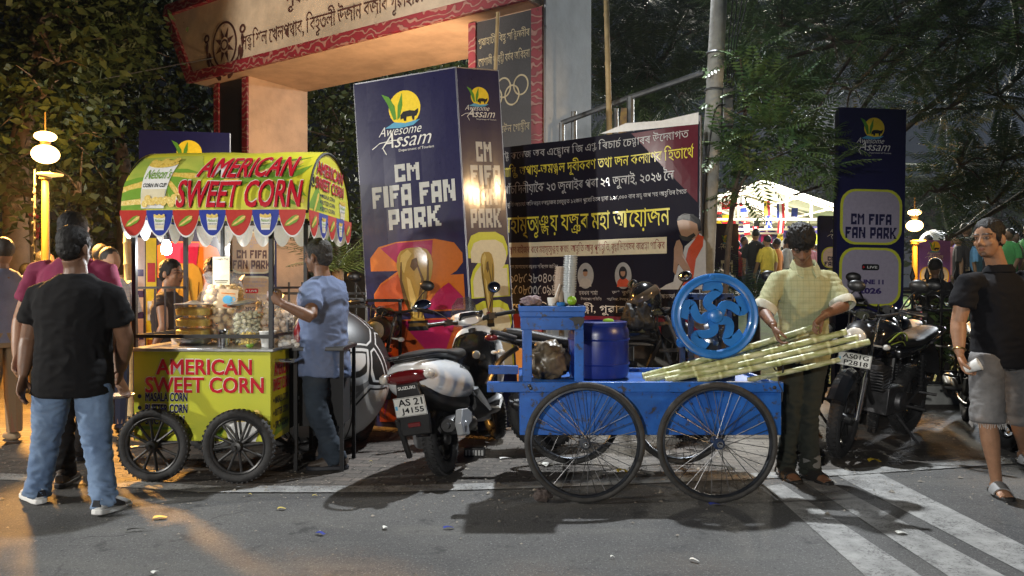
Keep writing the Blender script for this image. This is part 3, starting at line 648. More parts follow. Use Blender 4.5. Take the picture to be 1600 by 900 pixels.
# ================================================================== stone gateway
GY = math.atan2(-.552, .834)
def gs(px): k = (px-800)/FPX; return (4.8+11.8*k)/(.834+.552*k)
M_PLAST = mat('peach_plaster', (.50,.34,.23), .75, var=.16, vscale=2.5, bump=.15, bscale=25, wear=.66, wearcol=(.30,.21,.15), wscale=3)
M_PLASTW = mat('whitewashed_plaster', (.50,.52,.55), .8, var=.14, vscale=3, bump=.2, bscale=20, wear=.64, wearcol=(.22,.22,.22), wscale=4)
M_FASCIA = mat('grey_beige_plaster', (.52,.44,.35), .75, var=.2, vscale=2, bump=.15, bscale=20, wear=.64, wearcol=(.2,.15,.1), wscale=3)
M_GRANITE = mat('dark_granite', (.014,.013,.017), .5, var=.5, vscale=60)
def trim_mat():
    m, nt, b = node_mat('carved_red_trim'); tcn = nt.nodes.new('ShaderNodeTexCoord'); v = tcn.outputs['Object']
    w = nt.nodes.new('ShaderNodeTexWave'); w.wave_type = 'RINGS'; w.inputs['Scale'].default_value = 3.4; w.inputs['Distortion'].default_value = 9; w.inputs['Detail'].default_value = 1
    w.inputs['Detail Scale'].default_value = 2.2; nt.links.new(v, w.inputs[0])
    f = rng_(nt, w.outputs['Fac'], .72, .84); c = mixc(nt, f, (.20,.010,.022), (.30,.15,.13))
    c = mixc(nt, rng_(nt, nz(nt, v, 5, 6), .5, .75, 0, .5), c, (.08,.01,.015)); nt.links.new(c, b.inputs['Base Color']); b.inputs['Roughness'].default_value = .55
    bumpn(nt, f, b, .8, .015); return m
M_TRIM = trim_mat(); M_INK = mat('brown_relief_letters', (.07,.025,.02), .6, var=.3); M_RELGOLD = mat('engraved_pale_gold', (.42,.36,.22), .5)
ZB = 4.40
def gf(px): k = (px-800)/FPX; return (4.932+11.6*k)/(.834+.552*k)
gate = root('gateway', 'plastered entrance gateway with red carved borders and brown relief script on its beam', 'gateway', (-4.8, 11.8, 0), rot=(0, 0, GY))
DEP = 1.12; sl0, sl1, sr0, sr1 = .30, gs(389), gs(735), gs(848)
b = MB(); b.box2((sl0, 0, -.02), (sl1, DEP, ZB)); b.box2((sr0, 0, -.02), (sr1, DEP, ZB+3)); b.cur = 1
# the lifted white side wall of the right pillar
b.box2((sr1+.002, .02, -.02), (sr1+.03, DEP-.02, ZB+3))
b.build('pillar', [M_PLAST, M_PLASTW], gate, 0)
b = MB(); zt = 5.62; fy = -.24
b.prism([(.02,ZB),(sr1-.03,ZB),(sr1-.03,zt),(-.52,zt),(-.60,zt-.10)], (0,(fy+DEP)/2,0), (1,0,0), (0,0,1), DEP-fy)
b.build('beam', M_FASCIA, gate, 0)
b = MB(); b.box2((.06, fy+.03, ZB-.006), (sr1-.06, DEP-.02, ZB-.002)); b.build('soffit', M_PLAST, gate, 0)
b = MB()
b.prism([(-.02,ZB-.015),(sr1-.02,ZB-.015),(sr1-.02,ZB+.14),(.08,ZB+.14)], (0,fy-.03,0), (1,0,0), (0,0,1), .055)
b.prism([(-.02,ZB-.01),(.08,ZB+.143),(-.47,zt-.10),(-.62,zt-.11)], (0,fy-.03,0), (1,0,0), (0,0,1), .055)
b.prism([(-.62,zt-.107),(-.56,zt+.06),(sr1-.02,zt+.06),(sr1-.02,zt-.09),(-.47,zt-.097)], (0,fy-.035,0), (1,0,0), (0,0,1), .08)
for x0, x1 in ((sl0-.02, sl0+.10), (sl1-.115, sl1+.004), (sr0-.004, sr0+.10), (sr1-.13, sr1+.01)):
    b.box2((x0, -.035, .3), (x1, .0-.002, ZB-.018))
b.build('carved_border', M_TRIM, gate, 0)
b = MB(); b.box2((-.1, -.3, zt+.062), (sr1, DEP, zt+.3)); b.box2((.1, -.2, zt+.302), (sr1, DEP-.1, zt+2.2)); b.build('upper_tier', M_FASCIA, gate, 0, bevel=.02)
b = MB(); b.box2((-.12,-.34,zt+.30-.13),(sr1-.02,-.302,zt+.298)); b.box2((.08,-.24,zt+.45),(sr1-.02,-.202,zt+.6)); b.build('carved_border', M_TRIM, gate, 0)
sh = Sheet(.004)
sh.text('লক্ষশিল খেলপথাৰ, বিহুতলী উজান বজাৰ গুৱাহাটী-৭৮১০০১', gf(378), ZB+.20, gf(735)-.05, ZB+.56, M_INK, 1, .004, 0, True)
sh.text('গুৱাহাটী বিহু সন্মিলনী', gf(446), ZB+.62, gf(690), ZB+1.06, M_INK, 1, .004, 0, True)
# round emblem: eight-pointed star in rings with scrolls both sides
ex, ez = gf(352), ZB+.43
sh.ring(ex, ez, .27, .035, M_INK, 1, 40, ry=.33)
for k in range(8):
    a = R(45*k+22.5); sh.poly([(ex+.23*math.cos(a), ez+.28*math.sin(a)), (ex+.10*math.cos(a+.38), ez+.12*math.sin(a+.38)), (ex+.10*math.cos(a-.38), ez+.12*math.sin(a-.38))], M_INK, 1)
sh.ring(ex, ez, .07, .03, M_INK, 2, 16)
for sg in (-1, 1):
    for k, (a0, r_) in enumerate(((-100, .36), (-80, .42))):
        pts = [(ex+sg*r_*math.cos(R(a0+t)), ez-.03+r_*1.1*math.sin(R(a0+t))) for t in range(0, 101, 8)]
        sh.line(pts, [.05+.03*math.sin(i*1.9) for i in range(len(pts))], M_INK, 1)
    sh.ring(ex+sg*.42, ez+.16, .05, .035, M_INK, 2, 14)
q = sh.build('relief_lettering', gate); q.location = (0, fy-.004, 0)
b = MB(); b.box2((sl0+.10, -.012, .6), (sl1-.118, -.001, ZB-.02)); b.build('plaque', M_GRANITE, gate, 0)
b = MB(); b.box2((sr0+.103, -.012, .6), (sr1-.133, -.001, ZB-.02)); pl = b.build('plaque', M_GRANITE, gate, 0)
sh = Sheet(.003); xa, xb = sr0+.13, sr1-.16
for k, (z, h, t) in enumerate(((4.06,.15,'গুৱাহাটী বিহু সন্মিলনীৰ'),(3.83,.15,'সোণালী জয়ন্তী বৰ্ষৰ অবিহনা'),(3.02,.14,'অৰবিন্দ ৰিউন গোষ্ঠীৰ'),(2.70,.14,'ড. শুভাকাংক্ষী'),(2.42,.14,'চৰকাৰ আৰু'),(2.15,.13,'সদস্যবৃন্দ'))):
    sh.text(t, xa, z, xb, z+h, M_RELGOLD, 1, 0, 0, True)
for k in range(5):
    sh.ring(xa+.12+k*.118, 3.56-(.1 if k % 2 else 0), .095, .018, M_RELGOLD, 1+k % 2, 30, ry=.11)
q = sh.build('engraved_lettering', pl); q.location = (0, -.013, 0)
# ================================================================== poles, wires, frame
M_CONC = mat('grey_concrete', (.30,.31,.30), .8, var=.25, vscale=5, bump=.3, bscale=30); M_BAMB = mat('dry_bamboo', (.42,.32,.16), .6, var=.2, vscale=8, bump=.1)
M_WIRE = mat('black_cable', (.01,.01,.01), .6); M_GALV = mat('galvanised_tube', (.16,.17,.18), .5, .8, var=.2, vscale=9)
o = root('utility_pole', 'thick grey concrete pole with clamps and cables, right of the dark banner', 'pole', (1.77, 7.2, 0))
MB().tube([(0,0,-.02),(.10,0,2.0),(.20,0,4.0),(.36,0,7.4)], [.088,.082,.076,.066], 18).build('post', M_CONC, o)
b = MB()
for z in (3.15, 3.5): b.torus((.05*z, 0, z), .084, .012, (.05,0,1), 24, 6)
b.build('clamp', M_GALV, o)
b = MB(); b.box((.27,.0,2.98), (.10,.14,.36)); b.bar((.19,0,3.05),(.24,0,3.05),.03); b.build('junction_box', M_GALV, o, bevel=.008)
b = MB()
for k in range(4):
    b.tube(bez([(.27+.02*k,0,3.1),(.3+.025*k,.02,3.6),(.34+.05*k,0,4.4),(.36+.04*k,.0,7.3)], 8), .006, 6)
b.tube(bez([(-.1,-.02,.4),(.0,-.095,1.2),(.05,-.09,2.2),(.13,-.09,2.9),(.24,-.07,3.0)], 8), .007, 6)
b.build('cable', M_WIRE, o)
b = MB(); b.tube(bez([(.36,0,7.3),(.25,.02,7.5),(-.05,.14,7.42)], 6), .03, 8); b.build('lamp_arm', M_GALV, o)
b = MB(); b.box((-.2,.2,7.40), (.42,.2,.09)); b.build('lamp_head', M_GALV, o, bevel=.02)
def bamboo(label, pts, r):
    o = root('bamboo_pole', label, 'pole', tuple(pts[0]), group='bamboo poles'); b = MB(); p = [Vector(q)-Vector(pts[0]) for q in pts]
    n = 9; L_ = (p[1]-p[0])
    path, rr = [], []
    for k in range(n):
        a = p[0]+L_*k/n
        for f, m_ in ((.02,1.12),(.05,.97),(.5,.95),(.95,.97),(.98,1.12)): path.append(a+L_*f/n); rr.append(r*m_*(1-.25*(k+f)/n))
    b.tube(path, rr, 10); b.build('cane', M_BAMB, o); return o
bamboo('slanting bamboo pole crossing the dark plaque behind the tall board', [Vector((-.31,7.6,0)), P(778,18,7.6)], .026)
bamboo('upright bamboo pole rising behind the dark event banner', [Vector((1.09,7.9,0)), P(946,-40,7.9)+Vector((0,0,.1))], .037)
b = MB()
fa, fb_, fc = P(878,192,8.3), P(985,152,7.9), P(1100,113,7.4)
o = root('hoarding_frame', 'empty steel hoarding frame sloping up to the concrete pole behind the banner', 'frame', (fa.x, fa.y, 0)); q = Vector((fa.x, fa.y, 0))
b.tube([fa-q, fb_-q, fc-q], .03, 8); b.tube([Vector((0,0,0)), fa-q], .032, 8); b.tube([(fa-q)*1+Vector((.13,-.02,-fa.z)), (fa-q)+Vector((.13,-.02,.12))], .032, 8)
p2 = fb_-q; b.tube([(p2.x,p2.y,0), p2], .04, 8); b.tube([(p2.x-.15,p2.y,0),(p2.x-.15,p2.y,p2.z-.12)], .025, 8)
b.build('tube_frame', M_GALV, o)
b = MB(); b.prism([(-.2,2.3),(-.06,2.3),(-.04,p2.z-.12),(-.1,p2.z-.12)], (p2.x,p2.y-.03,0), (1,0,0), (0,0,1), .01); b.build('torn_poster', mat('torn_yellow_poster', (.4,.3,.1), .7, col2=(.1,.06,.1), vscale=9), o, 0)
def wire(label, pts, r=.006):
    p = bez(pts, 10); b = MB(); b.tube([q-p[0] for q in p], r, 6); o = b.build('overhead_wire', M_WIRE if 'black' in label else M_GALV); o.location = p[0]; tag(o, label, 'wire')
wire('thin pale wire strung from the gateway beam down to the trees', [P(96,136,9.5), P(240,108,10.5), P(345,88,11.3), P(480,58,10.9), P(700,0,9.6)], .008)
# ================================================================== trees
M_BARK = mat('bark', (.10,.075,.055), .9, var=.35, vscale=9, bump=.8, bscale=18); M_BARKP = mat('pale_bark', (.21,.16,.12), .85, var=.25, vscale=5, bump=.5, bscale=14)
M_LEAF = mat('broad_leaf', (.030,.055,.016), .55, col2=(.060,.085,.026), vscale=1.6, spec=.3); M_LEAFD = mat('dark_leaf', (.035,.07,.025), .55, col2=(.06,.10,.035), vscale=1.4, spec=.35)
M_FROND = mat('feathery_leaf', (.045,.095,.035), .55, col2=(.09,.15,.05), vscale=1.8); M_FRONDY = mat('young_feathery_leaf', (.045,.11,.04), .5, col2=(.11,.17,.045), vscale=3)
def arr_mesh(name, V, F, m, parent=None):
    me = bpy.data.meshes.new(name); n = len(F); k = F.shape[1]
    me.vertices.add(len(V)); me.vertices.foreach_set('co', V.astype(np.float32).ravel())
    me.loops.add(n*k); me.loops.foreach_set('vertex_index', F.astype(np.int32).ravel()); me.polygons.add(n)
    me.polygons.foreach_set('loop_start', np.arange(0, n*k, k, dtype=np.int32)); me.polygons.foreach_set('loop_total', np.full(n, k, dtype=np.int32))
    me.materials.append(m); me.update(calc_edges=True); me.validate()
    o = bpy.data.objects.new(name, me); COL.objects.link(o)
    if parent: o.parent = parent
    return o
def unit(a): return a/np.maximum(np.linalg.norm(a, axis=1, keepdims=True), 1e-9)
def leaves(blobs, n, size, droop=.5, seed=1):
    """pointed leaf quads spread through clumps; blobs = (x,y,z,rx,ry,rz)"""
    r = np.random.default_rng(seed); B = np.array(blobs, float); vol = B[:,3]*B[:,4]*B[:,5]; pick = r.choice(len(B), n, p=vol**.7/np.sum(vol**.7))
    d = unit(r.normal(size=(n,3))); rad = r.random((n,1))**.45; C = B[pick,:3]+d*rad*B[pick,3:]
    # twigs: pull leaves together into small sprays
    k = max(1, n//24); tw = C[r.integers(0, n, k)]; j = r.integers(0, k, n); C = np.where(r.random((n,1)) < .86, tw[j]+r.normal(size=(n,3))*size*1.35, C)
    ax = unit(r.normal(size=(n,3))*[1,1,.5]+[0,0,-droop]); nn = unit(np.cross(ax, r.normal(size=(n,3)))); s = size*(.45+1.0*r.random((n,1))); wv = np.cross(ax, nn)
    fold = nn*s*.10
    V = np.stack([C, C+ax*s*.5+wv*s*.24+fold, C+ax*s*1.05, C+ax*s*.5-wv*s*.24+fold], 1).reshape(-1,3)
    return V, np.arange(4*n).reshape(n,4)
def fronds(bases, dirs, L_, npin=11, plen=.11, pw=.018, seed=2, droop=.6):
    r = np.random.default_rng(seed); V = []; n = len(bases)
    for i in range(n):
        d = Vector(dirs[i]).normalized(); p = Vector(bases[i]); l = L_*(.7+.6*r.random()); side = d.cross(Vector((0,0,1)))
        if side.length < .1: side = Vector((1,0,0))
        side.normalize(); q = p.copy(); step = l/npin; roll = r.normal()*.4
        side = (Matrix.Rotation(roll, 3, d) @ side)
        for k in range(npin):
            d = (d+Vector((0,0,-droop*.5/npin))).normalized(); nq = q+d*step; up = side.cross(d).normalized()
            pl = plen*math.sin(math.pi*(.12+.84*(k+.5)/npin))**.7*(.85+.3*r.random())
            V += [q-up*.003, nq-up*.003, nq+up*.003, q+up*.003]
            for sg in (-1, 1):
                t = (side*sg*.9+d*.5+Vector((0,0,-.12-.2*r.random()))).normalized(); w = d*pw
                V += [q+w*.1, q+t*pl*.55-w*.45, q+t*pl, q+t*pl*.55+w*.6]
            q = nq
    V = np.array([tuple(v) for v in V]); return V, np.arange(len(V)).reshape(-1,4)
def tree(name, label, base, trunk, limbs, blobs, n, size, leafm, barkm=M_BARK, seed=1, r0=.14, group=None, kind='leaf', nf=0, droop=.5):
    o = root(name, label, 'tree', base, group=group); b = MB(); q = Vector(base)
    tp = [Vector(p) for p in trunk]; N = len(tp); path = bez(tp, 6)
    b.tube(path, [r0*(1-.55*i/(len(path)-1))*(1.35 if i == 0 else 1) for i in range(len(path))], 12)
    for l in limbs:
        pp = bez(l[0], 5); b.tube(pp, [l[1]*(1-.75*i/(len(pp)-1)) for i in range(len(pp))], 8)
    rr = random.Random(seed)
    for bl in blobs:
        c = Vector(bl[:3]); k0 = min(tp, key=lambda t: (t-c).length); mid = (k0+c)/2+Vector((rr.uniform(-.2,.2), rr.uniform(-.2,.2), rr.uniform(.0,.25)))
        pp = bez([k0, mid, c], 5); b.tube(pp, [r0*.32*(1-.75*i/(len(pp)-1)) for i in range(len(pp))], 6)
        for _ in range(5):
            e_ = c+Vector((rr.gauss(0,.5)*bl[3], rr.gauss(0,.5)*bl[4], rr.gauss(0,.5)*bl[5])); b.tube([c, (c+e_)/2+Vector((0,0,.06)), e_], [r0*.09, r0*.06, r0*.02], 5)
    b.build('trunk', barkm, o)
    if kind == 'leaf': V, F = leaves(blobs, n, size, droop, seed)
    else:
        ba, di = [], []
        for k in range(n):
            bl = blobs[rr.choices(range(len(blobs)), [x[3]*x[4] for x in blobs])[0]]
            d = Vector((rr.gauss(0,1), rr.gauss(0,1), rr.gauss(0,.55))).normalized(); f = rr.random()**.5*.9
            ba.append((bl[0]+d.x*bl[3]*f, bl[1]+d.y*bl[4]*f, bl[2]+d.z*bl[5]*f)); di.append(d+Vector((0,0,.12)))
        V, F = fronds(ba, di, size, seed=seed, droop=droop, npin=nf or 11, plen=size*.30, pw=size*(.045 if (nf or 11) > 9 else .085))
    arr_mesh('crown', V, F, leafm, o); return o
def B(px, py, Y, r, base, ry=None, rz=None):
    p = P(px, py, Y); return (p.x-base[0], p.y-base[1], p.z-base[2], r, ry or r, rz or r*.75)
def loc(px, py, Y, base): p = P(px, py, Y); return (p.x-base[0], p.y-base[1], p.z-base[2])
# lamp-lit tree on the far left
bs = (P(32,440,9.6).x, 9.6, 0)
tree('roadside_tree', 'lamp-lit broadleaf tree with a thick pale trunk at far left', bs, [(0,0,0), loc(24,300,9.6,bs), loc(40,180,9.5,bs), loc(60,40,9.5,bs)], [], 
     [B(20,250,9.2,.55,bs), B(70,150,9.0,.7,bs), B(110,215,8.9,.45,bs,rz=.3), B(15,110,9.6,.8,bs), B(125,300,8.8,.4,bs,rz=.35), B(70,50,9.8,.9,bs), B(35,330,8.9,.35,bs), B(150,60,10.2,.7,bs), B(90,100,9.2,.6,bs)], 4200, .13, M_LEAF, M_BARKP, 11, .17, 'trees on the left')
bs = (P(62,450,10.2).x, 10.2, 0)
tree('roadside_tree', 'slim leaning trunk with a red cloth tied round it, beside the warm lamp', bs, [(0,0,0), loc(48,300,10.2,bs), loc(60,200,10.3,bs), loc(100,60,10.6,bs)], [], [B(110,30,10.6,.9,bs), B(180,70,10.8,.7,bs), B(60,-20,10.6,.9,bs)], 1800, .14, M_LEAF, M_BARKP, 12, .085, 'trees on the left')
bs = (P(190,440,13.5).x, 13.5, 0)
tree('roadside_tree', 'tall dark broadleaf tree behind the left end of the gateway', bs, [(0,0,0), loc(196,300,13.5,bs), loc(183,180,13.4,bs), loc(210,40,13.2,bs)], [], 
     [B(225,30,12.6,1.0,bs), B(290,40,12.8,.9,bs), B(250,120,12.9,.85,bs), B(180,90,13.2,1.0,bs), B(310,170,13.0,.8,bs), B(160,180,13.4,.8,bs), B(235,200,13.2,.8,bs), B(140,20,13.6,1.1,bs), B(330,100,13.4,.7,bs), B(300,230,13.6,.7,bs), B(190,-40,13,1.2,bs)], 5200, .16, M_LEAF, M_BARK, 13, .16, 'trees on the left')
bs = (P(130,440,15.5).x, 15.5, 0)
tree('roadside_tree', 'dark tree mass deep behind the lamp and the corn cart', bs, [(0,0,0), loc(132,320,15.5,bs), loc(130,150,15.5,bs)], [], 
     [B(60,250,15,1.4,bs), B(160,290,15,1.2,bs), B(120,150,15.5,1.5,bs), B(230,310,15.2,1.1,bs), B(20,150,15.6,1.5,bs), B(200,380,15.4,.9,bs), B(90,380,15.4,1.0,bs), B(330,300,15.6,1.2,bs)], 3800, .2, M_LEAFD, M_BARK, 14, .2, 'trees on the left')
# seen through the arch
bs = (P(520,440,15.5).x, 15.5, 0)
tree('park_tree', 'dark tree filling the gateway opening between pillar and tall board', bs, [(0,0,0), loc(522,330,15.5,bs), loc(515,200,15.5,bs)], [], 
     [B(500,160,15,.9,bs), B(540,220,15,1.0,bs), B(490,260,15.2,.8,bs), B(530,320,15,.9,bs), B(500,390,15.3,.8,bs), B(560,140,15.5,.9,bs), B(620,120,16,1.1,bs)], 3600, .15, M_LEAF, M_BARK, 15, .15, 'trees in the park')
bs = (P(715,440,14.5).x, 14.5, 0)
tree('park_tree', 'small bright tree top showing above the tall board inside the arch', bs, [(0,0,0), loc(712,300,14.5,bs), loc(708,180,14.5,bs)], [], [B(705,118,14.2,.5,bs), B(725,140,14.2,.35,bs), B(670,110,14.4,.5,bs)], 1000, .12, M_FRONDY, M_BARK, 16, .09, 'trees in the park')
# right: dark mass behind the pole
bs = (P(1000,440,13.5).x, 13.5, 0)
tree('park_tree', 'dark feathery tree behind the white pillar and concrete pole', bs, [(0,0,0), loc(1005,300,13.5,bs), loc(1010,120,13.4,bs)], [], 
     [B(960,60,12.8,.8,bs), B(1010,110,12.6,.9,bs), B(1060,40,12.8,1.0,bs), B(960,160,13,.8,bs), B(1060,150,12.8,.9,bs), B(1010,-20,13,1.1,bs), B(1150,30,13.2,1.0,bs), B(1130,110,13.4,.8,bs), B(940,120,13.4,.6,bs), B(1080,230,13.6,.7,bs)], 1300, .55, M_LEAFD, M_BARK, 17, .17, 'trees in the park', 'frond', 12)
# large feathery tree reaching in from the right
bs = (P(1690,440,9.8).x, 9.8, 0)
tree('rain_tree', 'large dark feathery tree spreading its branches over the right side', bs, [(0,0,0), loc(1680,250,9.8,bs), loc(1640,60,9.6,bs), loc(1560,-60,9.4,bs)],
     [([loc(1640,60,9.6,bs), loc(1500,130,9.2,bs), loc(1400,215,9.0,bs), loc(1330,270,8.9,bs), loc(1240,305,8.8,bs)], .05), ([loc(1650,80,9.6,bs), loc(1480,40,9.2,bs), loc(1350,60,9.0,bs), loc(1230,90,8.9,bs)], .07), ([loc(1660,170,9.7,bs), loc(1560,250,9.2,bs), loc(1490,330,8.8,bs)], .05),
      ([loc(1350,60,9.0,bs), loc(1290,150,9,bs), loc(1235,250,9,bs)], .025)],
     [B(1500,60,9,.8,bs), B(1400,30,9,.8,bs), B(1300,60,9,.7,bs), B(1560,150,8.8,.7,bs), B(1480,170,8.8,.6,bs), B(1570,250,8.6,.55,bs), B(1500,260,8.6,.45,bs,rz=.3), B(1220,40,9.2,.65,bs), B(1330,140,9,.45,bs,rz=.3), B(1430,110,9,.55,bs), B(1550,320,8.5,.35,bs,rz=.25), B(1465,300,8.6,.3,bs,rz=.22), B(1590,50,8.8,.7,bs), B(1250,130,9.3,.45,bs), B(1480,375,8.7,.12,bs), B(1180,-10,9.2,.6,bs), B(1300,240,9,.25,bs,rz=.15), B(1360,-40,9,.9,bs)],
     1500, .42, M_FROND, M_BARK, 18, .2, None, 'frond', 12, .7)
# lit sapling beside the pole
bs = (2.05, 7.45, 0)
tree('young_tree', 'bright green feathery young tree growing right beside the concrete pole', bs, [(0,0,0), (.05,0,1.2), (.12,-.05,2.2), (.22,-.1,3.0)], [([(.12,-.05,2.2), loc(1180,200,7.2,bs), loc(1230,160,7.1,bs)], .018), ([(.1,-.05,2.0), loc(1170,270,7.2,bs), loc(1250,230,7.1,bs)], .018), ([(.06,0,1.8), loc(1150,320,7.2,bs), loc(1190,330,7.1,bs)], .014)],
     [B(1180,140,7.2,.26,bs,rz=.14), B(1215,150,7.1,.22,bs,rz=.12), B(1200,205,7.1,.34,bs,rz=.14), B(1150,90,7.2,.18,bs,rz=.1), B(1190,70,7.2,.16,bs,rz=.08), B(1170,255,7.1,.22,bs,rz=.12), B(1220,240,7.0,.2,bs,rz=.1), B(1140,230,7.2,.2,bs), B(1160,300,7.2,.13,bs,rz=.08), B(1250,215,7.1,.18,bs,rz=.08), B(1285,218,7.15,.16,bs,rz=.07), B(1290,262,7.2,.16,bs,rz=.1)],
     300, .34, M_FRONDY, M_BARK, 19, .035, None, 'frond', 9, .8)
# dark cycad-like plant beside the banner
def fan_plant(label, base, n, L_, seed, m=M_LEAFD, z0=.6):
    o = root('cycad_plant', label, 'plant', base); r = random.Random(seed)
    MB().tube([(0,0,0),(0,0,z0)], [.09,.07], 10).build('stem', M_BARK, o)
    di = [(math.cos(a)*1, math.sin(a)*1, r.uniform(.2,1.3)) for a in [2*math.pi*k/n+r.uniform(-.2,.2) for k in range(n)]]
    V, F = fronds([(0,0,z0)]*n, di, L_, 20, L_*.24, L_*.018, seed, 1.3); arr_mesh('foliage', V, F, m, o)
fan_plant('dark spiky cycad between the banner edge and the cane seller', (2.75, 8.6, .0), 26, .75, 5, M_LEAFD, 1.15)
fan_plant('fern-like palm behind the steel hoarding frame', (P(905,200,9.6).x, 9.6, 0), 20, 1.0, 6, M_LEAFD, 2.6)
fan_plant('drooping palm behind the corn seller and the football', (P(528,400,9.5).x, 9.5, 0), 20, .9, 8, M_LEAFD, 1.5)
# far trees across the park
for k, (px, Y, h, r_) in enumerate(((1245,58,9,5.5),(1340,62,12,6),(1455,56,9,5),(1560,60,11,6),(1100,60,12,6))):
    bs = (P(px,445,Y).x, Y, .8)
    tree('distant_tree', ['low rounded hazy tree behind the tent roof','tall hazy tree behind the large dark board','hazy tree behind the white football and violet board','hazy tree behind the man in black','far tree behind the concrete pole'][k], bs, [(0,0,0),(0,0,h*.5),(.3,0,h*.8)], [], 
         [(r_*.5*math.cos(a)*.9, r_*.4*math.sin(a), h*(.55+.2*math.sin(a*2.3)), r_*.45, r_*.4, h*.26) for a in (0,1.2,2.4,3.6,4.8)]+[(0,0,h*.8,r_*.5,r_*.4,h*.22)], 1500, .7, M_LEAF, M_BARK, 30+k, .35, 'trees across the park')
# ================================================================== warm lamps
M_GLOBE = mat('glowing_lamp_globe', (1,.7,.3), .3, emit=(1,.60,.20), estr=10); M_LAMPY = mat('yellow_lamp_post', (.13,.09,.02), .45, wear=.6, wearcol=(.15,.1,.03))
def garden_lamp(label, base, h, power, s=1.0):
    o = root('street_lamp', label, 'street lamp', base, group='warm lamps')
    MB().lathe([(.09,0),(.09,.12),(.045,.16),(.042,h*.5),(.035,h-.42),(.06,h-.40),(.06,h-.36),(.03,h-.34)], n=14).build('post', M_LAMPY, o)
    b = MB(); b.ell((0,0,h-.14), (.155*s,.155*s,.115*s), nu=24, nv=14); b.build('globe', M_GLOBE, o)
    b = MB(); b.ell((0,0,h+.045), (.125*s,.125*s,.062*s), nu=24, nv=12); b.build('upper_globe', M_GLOBE, o)
    b = MB(); b.lathe([(.03,h-.05),(.05,h-.03),(.05,h-.01),(.02,h)], n=14); b.lathe([(.008,h+.09),(.008,h+.30)], n=8); b.build('finial', M_LAMPY, o)
    b = MB(); b.lathe([(.02,h-.33),(.14*s,h-.31),(.145*s,h-.295),(.02,h-.30)], (.05,0,-.05), n=20); b.build('drip_dish', mat('lit_lamp_dish', (.8,.6,.2), .4, emit=(1,.60,.20), estr=1.2), o)
    lamp('lamp_glow', (base[0], base[1]-.26, base[2]+h-.2), power, WARM, .14, 150, (base[0]+.3, base[1]-.6, 0), .5); lamp('lamp_halo', (base[0]-.05, base[1]-.30, base[2]+h+.1), power*.02, WARM, .15); return o
pl_ = P(71,235,7.9); garden_lamp('glowing warm street lamp on a yellow post at far left', (pl_.x, 7.9, 0), pl_.z+.10, 2700, .85)
b = MB(); 
pr_ = P(1429,346,10.6); garden_lamp('glowing warm street lamp beside the large dark board', (pr_.x, 10.6, .1), pr_.z-.02, 500, .7)
lo = root('string_light', 'dark cord of string lights hanging along the left lamp post', 'string light', (pl_.x-.08, 7.85, 0)); bb = MB()
bb.tube([(0,0,.4),(-.01,0,1.4),(0,0,2.5)], .012, 6)
for k in range(24): bb.ell((.015*math.sin(k*2), -.015, .5+.08*k), (.014,.014,.02), nu=6, nv=4)
bb.build('cord', M_WIRE, lo)
# red cloth and pole beside the left lamp
bb = MB(); bb.tube(bez([(-.08,0,-.05),(-.1,-.08,0),(.02,-.12,.03),(.12,-.05,-.02),(.08,.02,-.12),(.1,-.05,-.3)], 5), [.03]*26, 8); o = bb.build('tied_cloth', mat('faded_red_cloth', (.3,.03,.03), .9)); p_ = P(48,338,10.05); o.location = p_; tag(o, 'faded red cloth tied round the slim leaning trunk', 'cloth')
o = bamboo('orange-lit bamboo stick leaning left of the corn cart', [Vector((P(205,470,7.5).x,7.5,0)), P(198,345,7.5)], .045)
# ================================================================== railing and shrubs on the right
M_IRON = mat('black_wrought_iron', (.014,.014,.014), .5)
fo = root('iron_railing', 'low black wrought iron railing with rings, behind the parked motorcycles', 'railing', (3.9, 8.3, 0)); b = MB()
for z in (.22, .34, 1.02, 1.22): b.box((2.1, 0, z), (4.3, .03, .03))
for k in range(27):
    x = .02+.16*k; b.box((x,0,.68), (.02,.02,1.36)); b.lathe([(.022,1.36),(.03,1.40),(.012,1.46),(.001,1.5)], (x,0,0), n=8)
    b.torus((x+.08,0,1.12), .062, .009, (0,1,0), 18, 6); b.torus((x+.08,0,.28), .05, .008, (0,1,0), 16, 6)
b.build('bars', M_IRON, fo); MB().box2((0,-.1,-.02),(4.3,.12,.2)).build('plinth', M_CONC, fo, bevel=.01)
fo2 = root('iron_railing', 'low black iron railing behind the corn cart and the football', 'railing', (-4.0, 8.75, 0)); b = MB()
for z in (.2, 1.05, 1.2): b.box((1.35, 0, z), (2.7, .03, .03))
for k in range(18): b.box((.02+.155*k,0,.68), (.02,.02,1.3))
b.build('bars', M_IRON, fo2)
def shrub(label, base, r_, n, seed, m=M_LEAF, size=.11, z=.5):
    o = root('shrub', label, 'shrub', base, group='shrubs by the railing'); b = MB()
    rr = random.Random(seed)
    for k in range(7): b.tube(bez([(0,0,0),(rr.uniform(-.1,.1),rr.uniform(-.1,.1),z*.5),(rr.uniform(-1,1)*r_,rr.uniform(-1,1)*r_,z*1.3)],4), [.012]*8+[.005], 5)
    b.build('stems', M_BARK, o); V, F = leaves([(0,0,z,r_,r_*.7,z*.75),(r_*.5,0,z*1.2,r_*.5,r_*.5,z*.5),(-r_*.5,0,z*.9,r_*.5,r_*.5,z*.5)], n, size, .4, seed); arr_mesh('foliage', V, F, m, o)
shrub('leafy green shrub lit from behind, just inside the railing', (P(1452,520,8.9).x, 8.9, .05), .5, 420, 3, M_FRONDY, .12, .62)
shrub('lower shrub behind the railing near the man in black', (P(1500,520,9.2).x, 9.2, .05), .5, 360, 4, M_LEAF, .12, .5)
shrub('dark undergrowth shrub behind the corn cart', (-3.9, 9.6, 0), .8, 420, 5, M_LEAFD, .13, .6)
